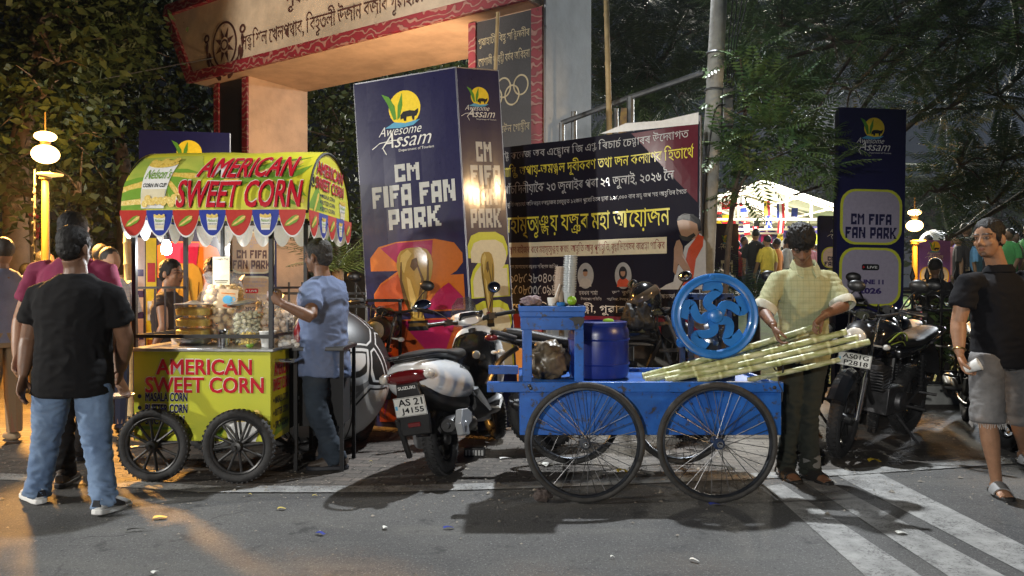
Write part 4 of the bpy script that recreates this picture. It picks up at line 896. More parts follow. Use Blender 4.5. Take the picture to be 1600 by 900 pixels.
# ================================================================== fan park: tent, flags, stalls, crowd
M_TENT = mat('white_tent_fabric', (.72,.70,.64), .7, var=.05); M_TRUSS = mat('pale_steel_truss', (.45,.42,.36), .5, .3)
def tentbuild():
    Y0, Y1 = 25.5, 37; a = P(1192,286,Y0); r_ = P(1345,338,Y0); l_ = P(1040,338,Y0)
    o = root('event_tent', 'large white gabled event tent hung with flags inside the park', 'tent', (a.x, Y0, .9)); q = Vector((a.x, Y0, .9)); b = MB()
    A, Rr, Ll = a-q, r_-q, l_-q; D = Vector((0, Y1-Y0, 0))
    for p in (Rr, Ll): b.add([A, p, p+D, A+D, A+Vector((0,0,.12)), p+Vector((0,0,.12)), p+D+Vector((0,0,.12)), A+D+Vector((0,0,.12))], [(0,1,2,3),(7,6,5,4),(0,4,5,1),(1,5,6,2),(2,6,7,3),(0,3,7,4)])
    b.build('roof', M_TENT, o, 0); b = MB()
    for k in range(6):
        d = D*(k/5)+Vector((0,.05,-.1))
        b.bar(A+d, Rr+d, .1); b.bar(A+d, Ll+d, .1); b.bar(Rr+d, Ll+d, .08)
        for t in (.25, .5, .75):
            for p in (Rr, Ll): m_ = A*(1-t)+p*t; b.bar(m_+d, Vector((m_.x, m_.y, Rr.z))+d, .06)
    for t in (0, .33, .66, 1):
        for p in (Rr, Ll): m_ = A*(1-t)+p*t-Vector((0,0,.16)); b.bar(m_, m_+D, .07)
    for p in (Rr, Ll):
        for k in range(6): d = D*(k/5); b.bar(p+d, Vector((p.x, p.y, 0))+d, .12)
    b.build('truss', M_TRUSS, o, 0); return o
tentbuild()
def stall(label, px0, px1, Y, z1, cols):
    x0, x1 = P(px0,445,Y).x, P(px1,445,Y).x; o = root('stall_wall', label, 'stall', (x0, Y, .85), group='printed stall walls'); w = x1-x0; s = Sheet(.01)
    n = len(cols)
    for k, c in enumerate(cols):
        a, b_ = w*(k+.08)/n, w*(k+.92)/n; s.poly([((a+b_)/2+u, z1*.62+v) for u, v in rrect((b_-a)*.85, z1*.5, .25)], c, 1); s.ell((a+b_)/2, z1*.62, (b_-a)*.2, z1*.13, WHITE if k % 2 else GOLD, 2)
    s.build('printed_panel', o, .1, NAVY2, (0,0,w,z1))
stall('row of violet stall walls with orange shapes at the back of the tent', 1085, 1235, 33, 3.2, [YEL, ORG, RED, CREAM, MAG, YEL])
stall('violet stall wall with yellow shapes right of the tent', 1225, 1340, 31, 3.0, [YEL, LIME, MAG, YEL])
stall('low bright stall wall behind the railing on the right', 1440, 1640, 27, 2.0, [YEL, WHITE, LIME, YEL, WHITE])
fb = root('giant_football', 'white inflatable football on top of the stalls', 'inflatable ball', (P(1460,375,20).x, 20, P(1460,387,20).z)); bb = MB(); bb.ell((0,0,.1), (.38,.38,.38), nu=28, nv=18); bb.build('ball', WHITE, fb)
bb = MB()
for d in ((0,-1,.2),(-.8,-.5,.4),(.8,-.5,.4),(0,-.4,1),(-.5,-.7,-.5),(.5,-.7,-.5)):
    d = Vector(d).normalized(); bb.lathe([(.001,.384),(.11,.366),(.11,.34)], (0,0,.1), d, 5)
bb.build('patches', BLK, fb, 0)
FL = {'r': RED, 'w': WHITE, 'k': BLK, 'y': YEL, 'b': PR('flag_blue',(.03,.05,.25)), 'g': PR('flag_green',(.02,.2,.05))}
def flag(px, py, hpx, wpx, kind, Y, label):
    p = P(px, py, Y); h, w = hpx/FPX*Y, wpx/FPX*Y; s = Sheet(.004)
    def H(cs):
        for k, c in enumerate(cs): s.rect(0, -h*(k+1)/len(cs), w, -h*k/len(cs), FL[c], 1)
    def V(cs):
        for k, c in enumerate(cs): s.rect(w*k/len(cs), -h, w*(k+1)/len(cs), 0, FL[c], 1)
    if kind == 'swiss': s.rect(0,-h,w,0,RED,1); s.rect(w*.2,-h*.58,w*.8,-h*.42,WHITE,2); s.rect(w*.4,-h*.42,w*.6,-h*.25,WHITE,2); s.rect(w*.4,-h*.75,w*.6,-h*.58,WHITE,2)
    elif kind == 'cres': s.rect(0,-h,w,0,RED,1); s.ring(w*.5,-h*.5,w*.28,w*.12,WHITE,2,18,150,390); s.ell(w*.5,-h*.42,w*.08,w*.08,WHITE,2,5)
    elif kind == 'salt': s.rect(0,-h,w,0,FL['b'],1); s.line([(0,0),(w,-h)],w*.16,WHITE,2); s.line([(0,-h),(w,0)],w*.16,WHITE,3)
    elif kind == 'nord': s.rect(0,-h,w,0,RED,1); s.rect(w*.35,-h,w*.65,0,WHITE,2); s.rect(0,-h*.45,w,-h*.27,WHITE,2.5); s.rect(w*.43,-h,w*.57,0,FL['b'],3); s.rect(0,-h*.40,w,-h*.32,FL['b'],3.5)
    elif kind[0] == 'V': V(kind[1:])
    else: H(kind[1:])
    bow = lambda x, y, z: (x, y+.06*math.sin(z*2.2+px), z)
    f = s.build('flag', None, .003, WHITE, (0,-h,w,0), warp=bow); f.location = p; f.rotation_euler = (0, R(random.uniform(-6,4)), R(random.uniform(-12,12))); tag(f, label, 'flag', 'flags hung in the tent')
for a in ((1148,299,24,11,'swiss',26,'hanging red flag with a white cross, highest under the roof'),(1128,304,23,13,'cres',26,'hanging red flag with white crescent beside the topmost cross flag'),(1118,314,21,9,'swiss',26.5,'small red flag with a white cross at the left roof edge'),
          (1141,320,22,7,'Vrw',26.5,'narrow red and white flag below the upper crescent flag'),(1157,325,22,10,'Hbwr',26,'navy white and red banded flag near the tent middle'),(1161,348,20,9,'cres',25.5,'lower orange-red crescent flag above the small navy board'),
          (1177,354,20,9,'nord',25.5,'red flag with blue and white cross hanging low'),(1196,337,20,9,'salt',25.5,'dark blue flag with a white diagonal cross'),(1195,313,24,10,'Vyr',26,'yellow and red striped flag under the roof ridge'),
          (1214,318,26,12,'Vbwr',26,'blue white and red flag left of the cane seller\'s head'),(1216,344,20,9,'Vrwr',25.5,'red and white flag low beside the cane seller\'s head'),(1236,325,14,10,'Hbb',26,'plain dark blue flag over the cane seller\'s head'),
          (1128,336,16,10,'Hyyr',26.2,'yellow and red flag behind the small navy board'),(1146,343,14,9,'Vrw',27,'small red and white flag deep in the tent'),(1118,335,16,8,'Hkry',27,'black red and yellow flag at the left tent side'),(1178,343,14,9,'Hkk',27,'plain dark flag in the tent middle')):
    flag(*a)
def mini_person(loc_, h, shirt, pants, skin, hair, seed, label, group, yaw=0):
    r = random.Random(seed); o = root('person', label, 'person', loc_, yaw, group); s = h/1.7; b = MB()
    q = lambda *a: tuple(s*v for v in a)
    def skinb(b_):
        b_.tube([q(0,0,1.36), q(0,0,1.52)], [.05*s,.05*s], 8); b_.ell(q(0,-.01,1.58), q(.075,.092,.115), nu=10, nv=8)
    skinb(b)
    for sg in (-1,1):
        sw = r.uniform(-.12,.12); b.tube([q(sg*.17,0,1.36), q(sg*.23,sw*.4,1.08), q(sg*.22,sw-.06,.84)], [.045*s,.04*s,.03*s], 7); b.ell(q(sg*.22,sw-.07,.78), q(.03,.035,.06), nu=7, nv=5)
        b.tube([q(sg*.08,0,.9), q(sg*.09,0,.08)], [.05*s,.04*s], 6)
    b.tube([q(0,0,.9), q(0,0,1.38)], [.1*s,.1*s], 8)
    b.build('body', skin, o)
    b = MB(); b.loft([[Vector(q(a*math.cos(t), c*math.sin(t), z)) for t in [2*math.pi*k/14 for k in range(14)]] for a, c, z in ((.17,.12,.84),(.165,.115,1.0),(.185,.12,1.2),(.19,.11,1.34),(.12,.085,1.42),(.06,.06,1.45))])
    for sg in (-1,1): b.tube([q(sg*.14,0,1.38), q(sg*.2,0,1.25), q(sg*.235,-.01,1.1)], [.065*s,.07*s,.065*s], 8)
    b.build('shirt', shirt, o)
    b = MB(); b.loft([[Vector(q(a*math.cos(t), c*math.sin(t), z)) for t in [2*math.pi*k/12 for k in range(12)]] for a, c, z in ((.16,.115,.8),(.165,.12,.92))])
    for sg in (-1,1): b.tube([q(sg*.085,0,.88), q(sg*.09,-.02,.5), q(sg*.1,.02*sg,.08)], [.088*s,.07*s,.06*s], 8); b.ell(q(sg*.1,-.05+.02*sg,.04), q(.05,.12,.045), nu=8, nv=5)
    b.build('trousers', pants, o)
    b = MB(); b.ell(q(0,.012,1.62), q(.083,.096,.095), nu=10, nv=8); b.build('hair', hair, o)
    return o
M_SK = [mat('far_skin_%s' % n, c, .6) for n, c in (('brown',(.22,.115,.065)),('tan',(.32,.18,.11)),('dark',(.14,.075,.045)))]; M_HAIR = mat('black_hair', (.012,.010,.009), .55, bump=.6, bscale=160)
CL = [(n, mat('cloth_'+n.replace(' ','_'), c, .9, var=.12, vscale=14, bump=.3, bscale=60)) for n, c in (('white',(.6,.6,.58)),('red',(.5,.03,.03)),('sky blue',(.12,.3,.55)),('yellow',(.6,.45,.05)),('black',(.015,.015,.018)),('pink',(.6,.25,.3)),('grey',(.25,.25,.26)),('green',(.06,.28,.08)),('orange',(.6,.2,.03)),('navy',(.02,.03,.12)))]
PT = [mat('far_trousers_%s' % n, c, .9) for n, c in (('navy',(.03,.04,.08)),('black',(.015,.015,.017)),('khaki',(.2,.15,.09)))]
cr = random.Random(5); k = 0
spots = []
for row, Y in enumerate((16.5, 18.5, 20.5, 22.5, 24.5)):
    for px in range(1096, 1312, 13 if row > 1 else 17):
        if cr.random() < .75: spots.append((px+cr.uniform(-4,4), Y+cr.uniform(-.6,.6)))
for Y in (15, 18, 21):
    for px in range(1438, 1640, 15):
        if cr.random() < .55: spots.append((px+cr.uniform(-5,5), Y+cr.uniform(-.5,.5)))
cr.shuffle(spots)
for px, Y in spots:
    n, m_ = cr.choice(CL[:9]); g = .75+.15*min(1, max(0, (Y-13.5)/40)); side = 'tent' if px < 1400 else 'railing side'
    mini_person((P(px,445,Y).x, Y, g-.02), cr.uniform(1.52,1.78), m_, cr.choice(PT), cr.choice(M_SK), M_HAIR, k, 'standing spectator in a %s top in the crowd at the %s' % (n, 'tent' if px < 1400 else 'far right'), 'spectators in %s tops at the %s' % (n, 'tent' if px < 1400 else 'far right'), cr.uniform(0,360)); k += 1

b = MB(); b.box2((-11.2,0,0),(0,.2,2.3)); b.box2((-11.25,-.03,2.302),(.03,.23,2.38)); o = b.build('backdrop_wall', mat('dark_backdrop_wall', (.06,.055,.05), .9, var=.3, vscale=1.5), smooth=0); o.location = (-3.4, 17.5, 0); tag(o, 'added dark wall hiding the sky glow behind the left trees', 'wall')  # added backdrop that keeps the gaps between the left trees dark
# ================================================================== corn cart
M_STEEL = mat('steel_sheet', (.50,.51,.52), .32, 1, var=.12, vscale=12); M_CHROME = mat('polished_steel', (.62,.63,.65), .15, 1); M_TYRE = mat('tyre_rubber', (.018,.018,.019), .75, var=.4, vscale=20, bump=.4, bscale=60)
M_CASTB = mat('black_cast_iron', (.016,.016,.017), .42, var=.3, vscale=15); M_DARKIN = mat('dark_cart_inside', (.01,.01,.011), .8)
LIMEF = mat('lime_vinyl', (.66,.62,.04), .38, col2=(.54,.56,.04), vscale=2.2, coat=.2); LIMEP = mat('lime_panel', (.50,.51,.025), .42, col2=(.42,.46,.03), vscale=2.6, wear=.70, wearcol=(.15,.16,.05))
GREENP = PR('leaf_green', (.17,.32,.04)); KERN = mat('corn_kernels', (.62,.40,.05), .4, col2=(.75,.58,.15), vscale=60, bump=.5, bscale=90); REDT = PR('letter_red', (.48,.015,.03)); BLUEV = PR('valance_blue', (.03,.05,.30)); REDV = PR('valance_red', (.45,.04,.03)); NAVT = PR('list_navy', (.012,.012,.08))
def cup_art(s, x0, y0, x1, y1, layer=1, brand=True):
    w, h = x1-x0, y1-y0
    s.poly([(x0+.14*w,y0),(x1-.14*w,y0),(x1,y0+.8*h),(x0,y0+.8*h)], WHITE, layer)
    s.ell((x0+x1)/2, y0+.82*h, w*.5, h*.10, KERN, layer+1)
    for k in range(7): s.ell(x0+w*(.1+.13*k), y0+h*(.86+.05*math.sin(k*2.2+1)), w*.1, h*.07, KERN, layer+1.5+.1*k, 10)
    s.rect(x0+.12*w, y0+.1*h, x1-.12*w, y0+.3*h, CREAM, layer+1)
    if brand:
        s.text('Nelson\u2019s', x0+.1*w, y0+.48*h, x1-.06*w, y0+.68*h, GREENP, layer+1, .01, .3); s.text('CORN IN CUP', x0+.12*w, y0+.33*h, x1-.12*w, y0+.40*h, BLK, layer+1, .02)
def cob_art(s, cx, cy, l, ang, layer=1, hy=1):
    c, n = math.cos(ang), math.sin(ang); T = lambda a, b: (cx+a*c-b*n, cy+(a*n+b*c)*hy)
    s.poly([T(l*.5*math.cos(t), l*.13*math.sin(t)) for t in [2*math.pi*k/20 for k in range(20)]], KERN, layer+.5)
    for sg in (-1, 1): s.poly([T(-l*.62, 0), T(-l*.3, sg*l*.17), T(l*.15, sg*l*.22), T(l*.48, sg*l*.12), T(l*.1, sg*l*.07), T(-l*.3, sg*l*.06)], GREENP, layer+1)
cart = root('corn_cart', 'lime green sweet corn cart with vaulted printed canopy and black spoked wheels', 'food cart', (-1.60, 5.0, 0), -3)
sh = Sheet(.0012)
for k in range(3): sh.poly([(-.93,.03+.07*k),(-.93,.0+.07*k),(-.5,.05+.03*k)], GREENP if k % 2 else LIMEF, .5)
sh.text('AMERICAN', -.775, .445, -.13, .545, REDT, 2, 0, 0, sh=(.006,-.006), shm=MAROON, ol=.030, olm=WHITE, heavy=.045); sh.text('SWEET CORN', -.85, .325, -.05, .425, REDT, 2, 0, 0, sh=(.006,-.006), shm=MAROON, ol=.030, olm=WHITE, heavy=.045)
for k, t in enumerate(('MASALA CORN', 'BUTTER CORN', 'SPICY CORN')):
    z = .265-.077*k; sh.text(t, -.85, z, -.565-(.02 if k == 2 else 0), z+.056, NAVT, 2, 0, ol=.05, olm=WHITE, heavy=.06); sh.ell(-.89, z+.03, .014, .014, NAVT, 2, 12)
sh.poly([(-.28,.0),(-.10,.0),(-.05,.16),(-.33,.16)], WHITE, 2); sh.ell(-.19,.165,.14,.035, KERN, 3)
for k in range(12): sh.ell(-.29+.018*k, .175+.022*math.sin(k*1.9), .022, .018, KERN, 3.5+.1*k, 10)
sh.poly([(-.42,.02),(-.30,.10),(-.34,.02)], GREENP, 1); sh.poly([(-.06,.02),(-.0,.14),(-.0,.02)], GREENP, 1)
q = sh.build('front_panel', cart, .015, LIMEP, (-.93, 0, 0, .595)); q.location = (0, 0, .26)
sh = Sheet(.0012)
sh.text('AMERICAN', .04, .43, .32, .52, REDT, 2, 0, 0, sh=(.004,-.004), shm=MAROON, ol=.030, olm=WHITE, heavy=.045); sh.text('SWEET CORN', .02, .33, .32, .41, REDT, 2, 0, 0, sh=(.004,-.004), shm=MAROON, ol=.030, olm=WHITE, heavy=.045)
for k, t in enumerate(('MASALA CORN', 'BUTTER CORN', 'SPICY CORN')): sh.text(t, .06, .24-.085*k, .31, .29-.085*k, NAVT, 2, .02); sh.ell(.035, .265-.085*k, .01, .012, NAVT, 2, 10)
sh.poly([(.02,.02),(.3,.05),(.33,.1),(.1,.09)], GREENP, 1)
q = sh.build('side_panel', cart, .012, LIMEP, (0, 0, .335, .595)); q.location = (.002, .016, .26); q.rotation_euler = (0, 0, R(90))
b = MB(); b.box2((-.925,.02,.27),(-.015,.76,.85)); b.build('cabinet', M_DARKIN, cart, 0)
b = MB(); b.box2((-.965,-.03,.857),(.03,.80,.878)); b.build('counter_top', M_STEEL, cart, bevel=.004)
b = MB()
for x in (-.94, -.005):
    for y in (.03, .74): b.bar((x,y,.879), (x,y,1.80), .028)
for y in (.03, .74): b.bar((-.95,y,.955), (.0,y,.955), .024); b.bar((-.96,y,1.775),(.03,y,1.775), .024)
for x in (-.94, -.005): b.bar((x,.04,.955),(x,.73,.955),.022); b.bar((x,.04,1.28),(x,.73,1.28),.016); b.bar((x,.0,1.775),(x,.78,1.775),.022)
for x in (-.94,):
    for k in range(4): b.bar((x,.15+.14*k,.96),(x,.15+.14*k,1.27),.010)
b.bar((-.5,.4,1.775),(-.5,.4,1.43),.022)
b.build('post_frame', M_BLACKM, cart, 0)
b = MB(); b.tube([(.0,.08,.79),(.13,.08,.79)], .013, 8); b.tube([(.0,.50,.79),(.13,.50,.79)], .013, 8); b.tube([(.13,.06,.79),(.13,.52,.79)], .013, 8); b.build('push_handle', M_CHROME, cart)
CX0, CX1, CY, CZ, CA, CB = -.985, .265, .475, 1.79, .525, .46
def vault(x, y, z, off=0):
    x = min(max(x, CX0), CX1)
    n = Vector((0, -math.cos(z)/CA, math.sin(z)/CB)).normalized(); o_ = -y+.010*noise.noise(Vector((x*3.2, z*1.5, 1)))+.006*math.sin(x*9+z)*math.sin(z*2)-.012*math.exp(-((x+.36)/.05)**2)*0
    return (x, CY-CA*math.cos(z)+n.y*o_, CZ+CB*math.sin(z)+n.z*o_)
sh = Sheet(.0025)
sh.rect(CX0, 0, CX1, math.pi, LIMEF, 0)
sh.poly([(CX0+.01,.02),(-.55,.02),(-.45,.55),(-.55,1.05),(CX0+.01,1.05)], mat('print_meadow', (.28,.38,.06), .4, col2=(.48,.50,.08), vscale=3), .6)
for cx, cy, l, a in ((-.93,.35,.34,.3),(-.64,.55,.30,-.1),(-.62,.28,.26,-.9),(-.90,.12,.3,.1),(.0,.65,.42,.45),(-.25,.5,.4,.5),(.1,.3,.35,-.6)): cob_art(sh, cx, cy, l, a, 1, 1.9)
sh.poly([(-.2,.35),(.05,.72),(.25,.98),(.1,.85),(-.1,.6)], GREENP, 1); sh.poly([(-.05,.3),(.2,.55),(.26,.75),(.1,.55)], GREENP, 1)
cup_art(sh, -.875, .03, -.665, .95, 3)
for k in range(14): sh.ell(-.82+.018*k, .09+.05*math.sin(k*2.3)+.04*(k % 3), .022, .05, KERN, 5.5+.1*k, 10)
sh.text('AMERICAN', -.50, .50, .165, .90, REDT, 6, 0, .22, sh=(.008,-.018), shm=MAROON, ol=.030, olm=WHITE, heavy=.045); sh.text('SWEET CORN', -.605, .05, .225, .43, REDT, 6, 0, .12, sh=(.008,-.018), shm=MAROON, ol=.030, olm=WHITE, heavy=.045)
can = sh.build('canopy', cart, warp=vault, cuts=[i*.05 for i in range(1, 63)], cutsx=[CX0+(CX1-CX0)*k/26 for k in range(1,26)])
sh = Sheet(.0015); arch = [(CY-CA*math.cos(t), CB*math.sin(t)) for t in [math.pi*k/30 for k in range(31)]]
sh.poly(arch, LIMEF, 0); sh.poly([(CY-CA*.97,.02),(CY-.15,.02),(CY-.3,.2)], GREENP, 1)
sh.text('AMERICAN', .15, .27, .78, .36, REDT, 2, 0, .1, sh=(.006,-.006), shm=MAROON, ol=.030, olm=WHITE, heavy=.045); sh.text('SWEET CORN', .12, .17, .80, .25, REDT, 2, 0, .1, sh=(.006,-.006), shm=MAROON, ol=.030, olm=WHITE, heavy=.045)
for k, t in enumerate(('MASALA CORN', 'BUTTER CORN', 'SPICY CORN')): sh.text(t, .26, .115-.045*k, .58, .145-.045*k, NAVT, 2, .02); sh.ell(.235, .13-.045*k, .01, .01, NAVT, 2, 8)
cup_art(sh, .70, .01, .86, .15, 2); cob_art(sh, .14, .06, .2, .9, 1); sh.ell(.07,.21,.045,.045,BLK,2); sh.ring(.07,.21,.03,.008,LIME,3)
q = sh.build('end_cap', cart); q.location = (CX1-.002, 0, CZ); q.rotation_euler = (0, 0, R(90))
sh = Sheet(); sh.poly(arch, LIMEF, 0); q = sh.build('end_cap', cart); q.location = (CX0+.002, 0, CZ); q.rotation_euler = (0, 0, R(90))
b = MB()
for x in (CX0, -.36, CX1): b.tube([(x, CY-(CA-.012)*math.cos(t), CZ+(CB-.012)*math.sin(t)) for t in [math.pi*k/24 for k in range(25)]], .011, 6)
for y in (CY-CA+.012, CY+CA-.012): b.tube([(CX0,y,CZ-.008),(CX1,y,CZ-.008)], .012, 6)
b.build('canopy_hoops', M_BLACKM, cart)
def scallops(n, w, plain=False):
    s = Sheet(.0015); c = w/n
    for k in range(n):
        x0 = c*k; pts = [(x0, .012)]+[(x0+c*t, -.145*math.sin(math.pi*t)**.62-.012) for t in [i/14 for i in range(15)]]+[(x0+c, .012)]
        m_ = WHITE if plain else (REDV if k % 2 == 0 else BLUEV)
        s.poly(pts, m_, 0)
        if not plain:
            s.poly([(x*1.0, z-.012) for x, z in pts[1:-1]], WHITE, -1)
            if k % 2: cup_art(s, x0+c*.28, -.12, x0+c*.72, -.012, 1)
            else: cob_art(s, x0+c*.5, -.06, c*.6, .6, 1)
    return s
for nm, n, w, loc_, rz, pl in (('front', 7, 1.245, (CX0, CY-CA-.014, CZ-.01), 0, 0), ('right', 5, 1.05, (CX1+.012, CY-CA, CZ-.01), 90, 0), ('back', 8, 1.245, (CX0, CY+CA+.004, CZ-.03), 0, 1), ('left', 5, 1.05, (CX0-.012, CY+CA, CZ-.01), -90, 0)):
    q = scallops(n, w, pl).build('valance', cart); q.location = loc_; q.rotation_euler = (0, 0, R(rz))
def cart_wheel(parent, x, y):
    w = bpy.data.objects.new('wheel', None); COL.objects.link(w); w.parent = parent; w.location = (x, y, .243)
    b = MB(); b.torus((0,0,0), .212, .031, (0,1,0), 44, 10, sq=.95)
    for k in range(44):
        a = 2*math.pi*k/44; p = Vector((math.cos(a)*.2385, 0, math.sin(a)*.2385)); b.box(p, (.009,.045,.012), Matrix.Rotation(-a, 3, 'Y'))
    b.build('tyre', M_TYRE, w)
    b = MB(); b.torus((0,0,0), .180, .013, (0,1,0), 40, 8, sq=1.6); b.lathe([(.016,-.05),(.034,-.045),(.036,-.02),(.036,.02),(.034,.045),(.016,.05)], (0,0,0), (0,1,0), 18); b.lathe([(.014,-.075),(.014,-.048)], (0,0,0), (0,1,0), 12)
    for k in range(12):
        a = 2*math.pi*k/12+.13; d = Vector((math.cos(a),0,math.sin(a))); b.tube([d*.03, d*.1, d*.178], [.0125,.0085,.0105], 8)
    b.build('rim', M_CASTB, w); return w
for x, y in ((-.76,-.065),(-.19,-.065),(-.76,.80),(-.10,.80)): cart_wheel(cart, x, y)
b = MB()
for x in (-.76, -.19): b.tube([(x,-.04,.243),(x,.78,.243)], .014, 8); b.box2((x-.03,.06,.245),(x+.03,.10,.262)); b.box2((x-.03,.66,.245),(x+.03,.70,.262))
b.build('axle', M_CASTB, cart)
def cw(x, y, z=.879):            # cart local -> world
    m = Matrix.Rotation(R(-3), 3, 'Z'); v = m @ Vector((x, y, z)); return (v.x-1.60, v.y+5.0, z)
# bulb
bo = root('light_bulb', 'bright white bulb hanging under the left end of the canopy', 'light bulb', cw(-.82,.22,1.56)); MB().lathe([(.005,-.055),(.03,-.04),(.036,-.01),(.026,.03),(.016,.05)], n=16).build('glass', mat('lit_white_bulb', (1,1,1), .3, emit=(.95,.97,1), estr=45), bo)
MB().lathe([(.017,.05),(.017,.09),(.006,.10),(.004,.235)], n=10).build('socket', M_BLACKM, bo); lamp('bulb_glow', Vector(cw(-.82,.22,1.48))+Vector((.02,-.06,0)), 15, (.95,.97,1), .045)
# card hanging from the post
co = root('payment_card', 'cream card hanging on the middle post under the canopy', 'card', cw(-.5,.375,1.40)); s = Sheet(.001); s.text('Google Pay', -.05, .075, .05, .092, NAVT, 1); s.rect(-.048,-.075,.048,-.068,BLK,1); s.rect(-.04,-.088,.04,-.083,BLK,1)
s.build('card_face', co, .003, CREAM, (-.06,-.1,.06,.1))
# food on the counter
M_CLEAR = mat('clear_plastic', (.85,.86,.86), .12, trans=.85, spec=.5); M_CLEARB = mat('plastic_film', (.8,.8,.8), .2, alpha=.11, spec=.5); M_PURI = mat('fried_puri', (.50,.33,.13), .45, col2=(.62,.46,.24), vscale=18, bump=.3, bscale=50)
M_CORN2 = mat('yellow_corn_mix', (.55,.36,.03), .5, col2=(.74,.55,.07), vscale=55, bump=.7, bscale=70); M_PUFF = mat('puffed_rice', (.55,.52,.30), .7, col2=(.66,.64,.46), vscale=70, bump=.8, bscale=80); M_CHIP = mat('pale_crisps', (.55,.40,.26), .6, col2=(.68,.55,.42), vscale=25, bump=.8, bscale=40)
t = root('container_tower', 'stack of clear tubs filled with yellow corn on a steel dish', 'food tubs', cw(-.66,.28))
b = MB(); b.lathe([(.09,0),(.12,.03),(.125,.05),(.12,.052)], n=30); b.build('dish', M_STEEL, t)
for k in range(3):
    z = .056+.075*k; b = MB(); b.lathe([(.112,0),(.118,.066),(.124,.068),(.124,.073),(.110,.073)], (0,0,z), n=30); w = b.build('tub', M_CLEARB, t); b = MB(); b.lathe([(.108,.003),(.112,.045),(.09,.055),(.001,.06)], (0,0,z), n=26); b.build('filling', M_CORN2, w)
b = MB(); b.lathe([(.126,.282),(.126,.288),(.05,.296),(.02,.31),(.001,.312)], n=30); b.build('lid', M_STEEL, t)
def bag(label, loc_, rx, ry, h, fill, n, r_, film=True, neck=True, cat='bag of snacks', top=None):
    o = root('snack_bag', label, cat, loc_); rr = random.Random(int(h*1000)); b = MB()
    pts = []
    for _ in range(n*14):
        if len(pts) >= n: break
        p = Vector((rr.uniform(-rx,rx), rr.uniform(-ry,ry), rr.uniform(r_, h-r_)))
        if (p.x/rx)**2+(p.y/ry)**2 < .86*(1-.35*(p.z/h)**3) and all((p-q).length > r_*1.45 for q in pts): pts.append(p)
    for p in pts: b.ell(p, (r_*rr.uniform(.85,1.1), r_*rr.uniform(.85,1.1), r_*rr.uniform(.7,1)), nu=12, nv=8)
    b.build('filling', fill, o)
    if film:
        b = MB(); N = 26; rings = []
        for j, (f, zz) in enumerate(((.8,0),(1,.06),(1.04,.4),(1.0,.7),(.92,.9),(.8,1.02),(.95,1.1),(.7,1.16))):
            rings.append([Vector((rx*f*1.08*math.cos(a)*(1+.04*math.sin(a*7+j)), ry*f*1.08*math.sin(a)*(1+.05*math.sin(a*5+2*j)), h*zz+.012*math.sin(a*4+j)*(zz > .6))) for a in [2*math.pi*k/N for k in range(N)]])
        b.loft(rings); b.build('film', M_CLEARB, o)
    return o
bag('tall clear bag of round golden puri shells behind the corn tubs', cw(-.53,.48), .145, .12, .44, M_PURI, 150, .030, cat='bag of puri')
lo = root('picture_label', 'small picture card with a blue cup stuck on the bag of puri shells', 'label', cw(-.44,.345,1.20)); s = Sheet(.001); s.ell(.0,-.005,.035,.03,SKYB,1); s.rect(-.05,.035,.05,.042,ORG,1); s.ring(.038,0,.015,.006,SKYB,1); s.ell(.01,-.05,.04,.012,DORG,1); q = s.build('card_face', lo, .003, PR('sand', (.45,.33,.2)), (-.07,-.07,.07,.07)); q.rotation_euler = (R(-8), R(4), 0)
bag('lidded clear jar of pale puffed rice in the middle of the counter', cw(-.30,.35), .095, .09, .24, M_PUFF, 260, .017, cat='jar of puffed rice')
b = MB(); b.lathe([(.098,.0),(.100,.012),(.07,.02),(.001,.022)], n=26); o = b.build('jar_lid', M_STEEL); o.location = Vector(cw(-.33,.33))+Vector((0,0,.285)); o.rotation_euler = (.1,-.14,0); tag(o, 'steel lid tilted on top of the puffed rice jar', 'lid')
bag('clear bag of thin pale crisps near the right cart post', cw(-.10,.40), .105, .10, .26, M_CHIP, 130, .028, cat='bag of crisps')
bag('small tied bag of yellow sev in front of the crisps', cw(-.22,.17), .06, .05, .10, M_CORN2, 120, .012, cat='bag of sev')
bag('bag of pale crisps leaning behind the puffed rice jar', cw(-.22,.58), .10, .08, .31, M_CHIP, 110, .028, cat='bag of crisps')
def single(name, label, cat, loc_, prof, m, n=22, rot=None, group=None):
    b = MB(); b.lathe(prof, n=n); o = b.build(name, m); o.location = loc_; tag(o, label, cat, group)
    if rot: o.rotation_euler = rot
    return o
single('steel_tumbler', 'shiny steel tumbler in front of the puri bag', 'tumbler', cw(-.37,.12), [(.038,0),(.043,.10),(.046,.115),(.043,.115),(.036,.01)], M_CHROME)
M_WPL = mat('white_plastic', (.62,.62,.60), .4); M_REDB = mat('red_sauce_bottle', (.30,.015,.02), .35); M_GRNB = mat('green_sauce_bottle', (.02,.18,.09), .35)
single('plastic_tub', 'white plastic tub at the right front corner of the counter', 'tub', cw(-.055,.10), [(.04,0),(.055,.10),(.06,.105),(.056,.11),(.05,.10),(.036,.01)], M_WPL)
side = root('side_table', 'black side shelf carrying the sauce bottles right of the corn cart', 'side table', cw(.17,.45,0)); b = MB(); b.box2((-.12,-.2,.84),(.24,.25,.868)); b.build('top', M_BLACKM, side, bevel=.004); b = MB()
for x in (-.1,.22):
    for y in (-.18,.22): b.bar((x,y,0),(x,y,.84),.025)
b.box2((-.1,-.1,.3),(.20,.2,.82)); b.build('frame', M_DARKIN, side, 0)
for nm, lb, x, y, m_ in (('sauce_bottle','red sauce bottle standing left of the green one',.08,.33,M_REDB),('sauce_bottle','green sauce bottle beside the red one',.155,.36,M_GRNB)):
    single(nm, lb, 'bottle', cw(x,y,.869), [(.034,0),(.036,.01),(.036,.11),(.026,.135),(.016,.15),(.006,.185),(.004,.19)], m_)
o = root('cup_stack', 'stack of clear cups beside the red sauce bottle', 'cups', cw(.01,.36,.879)); b = MB()
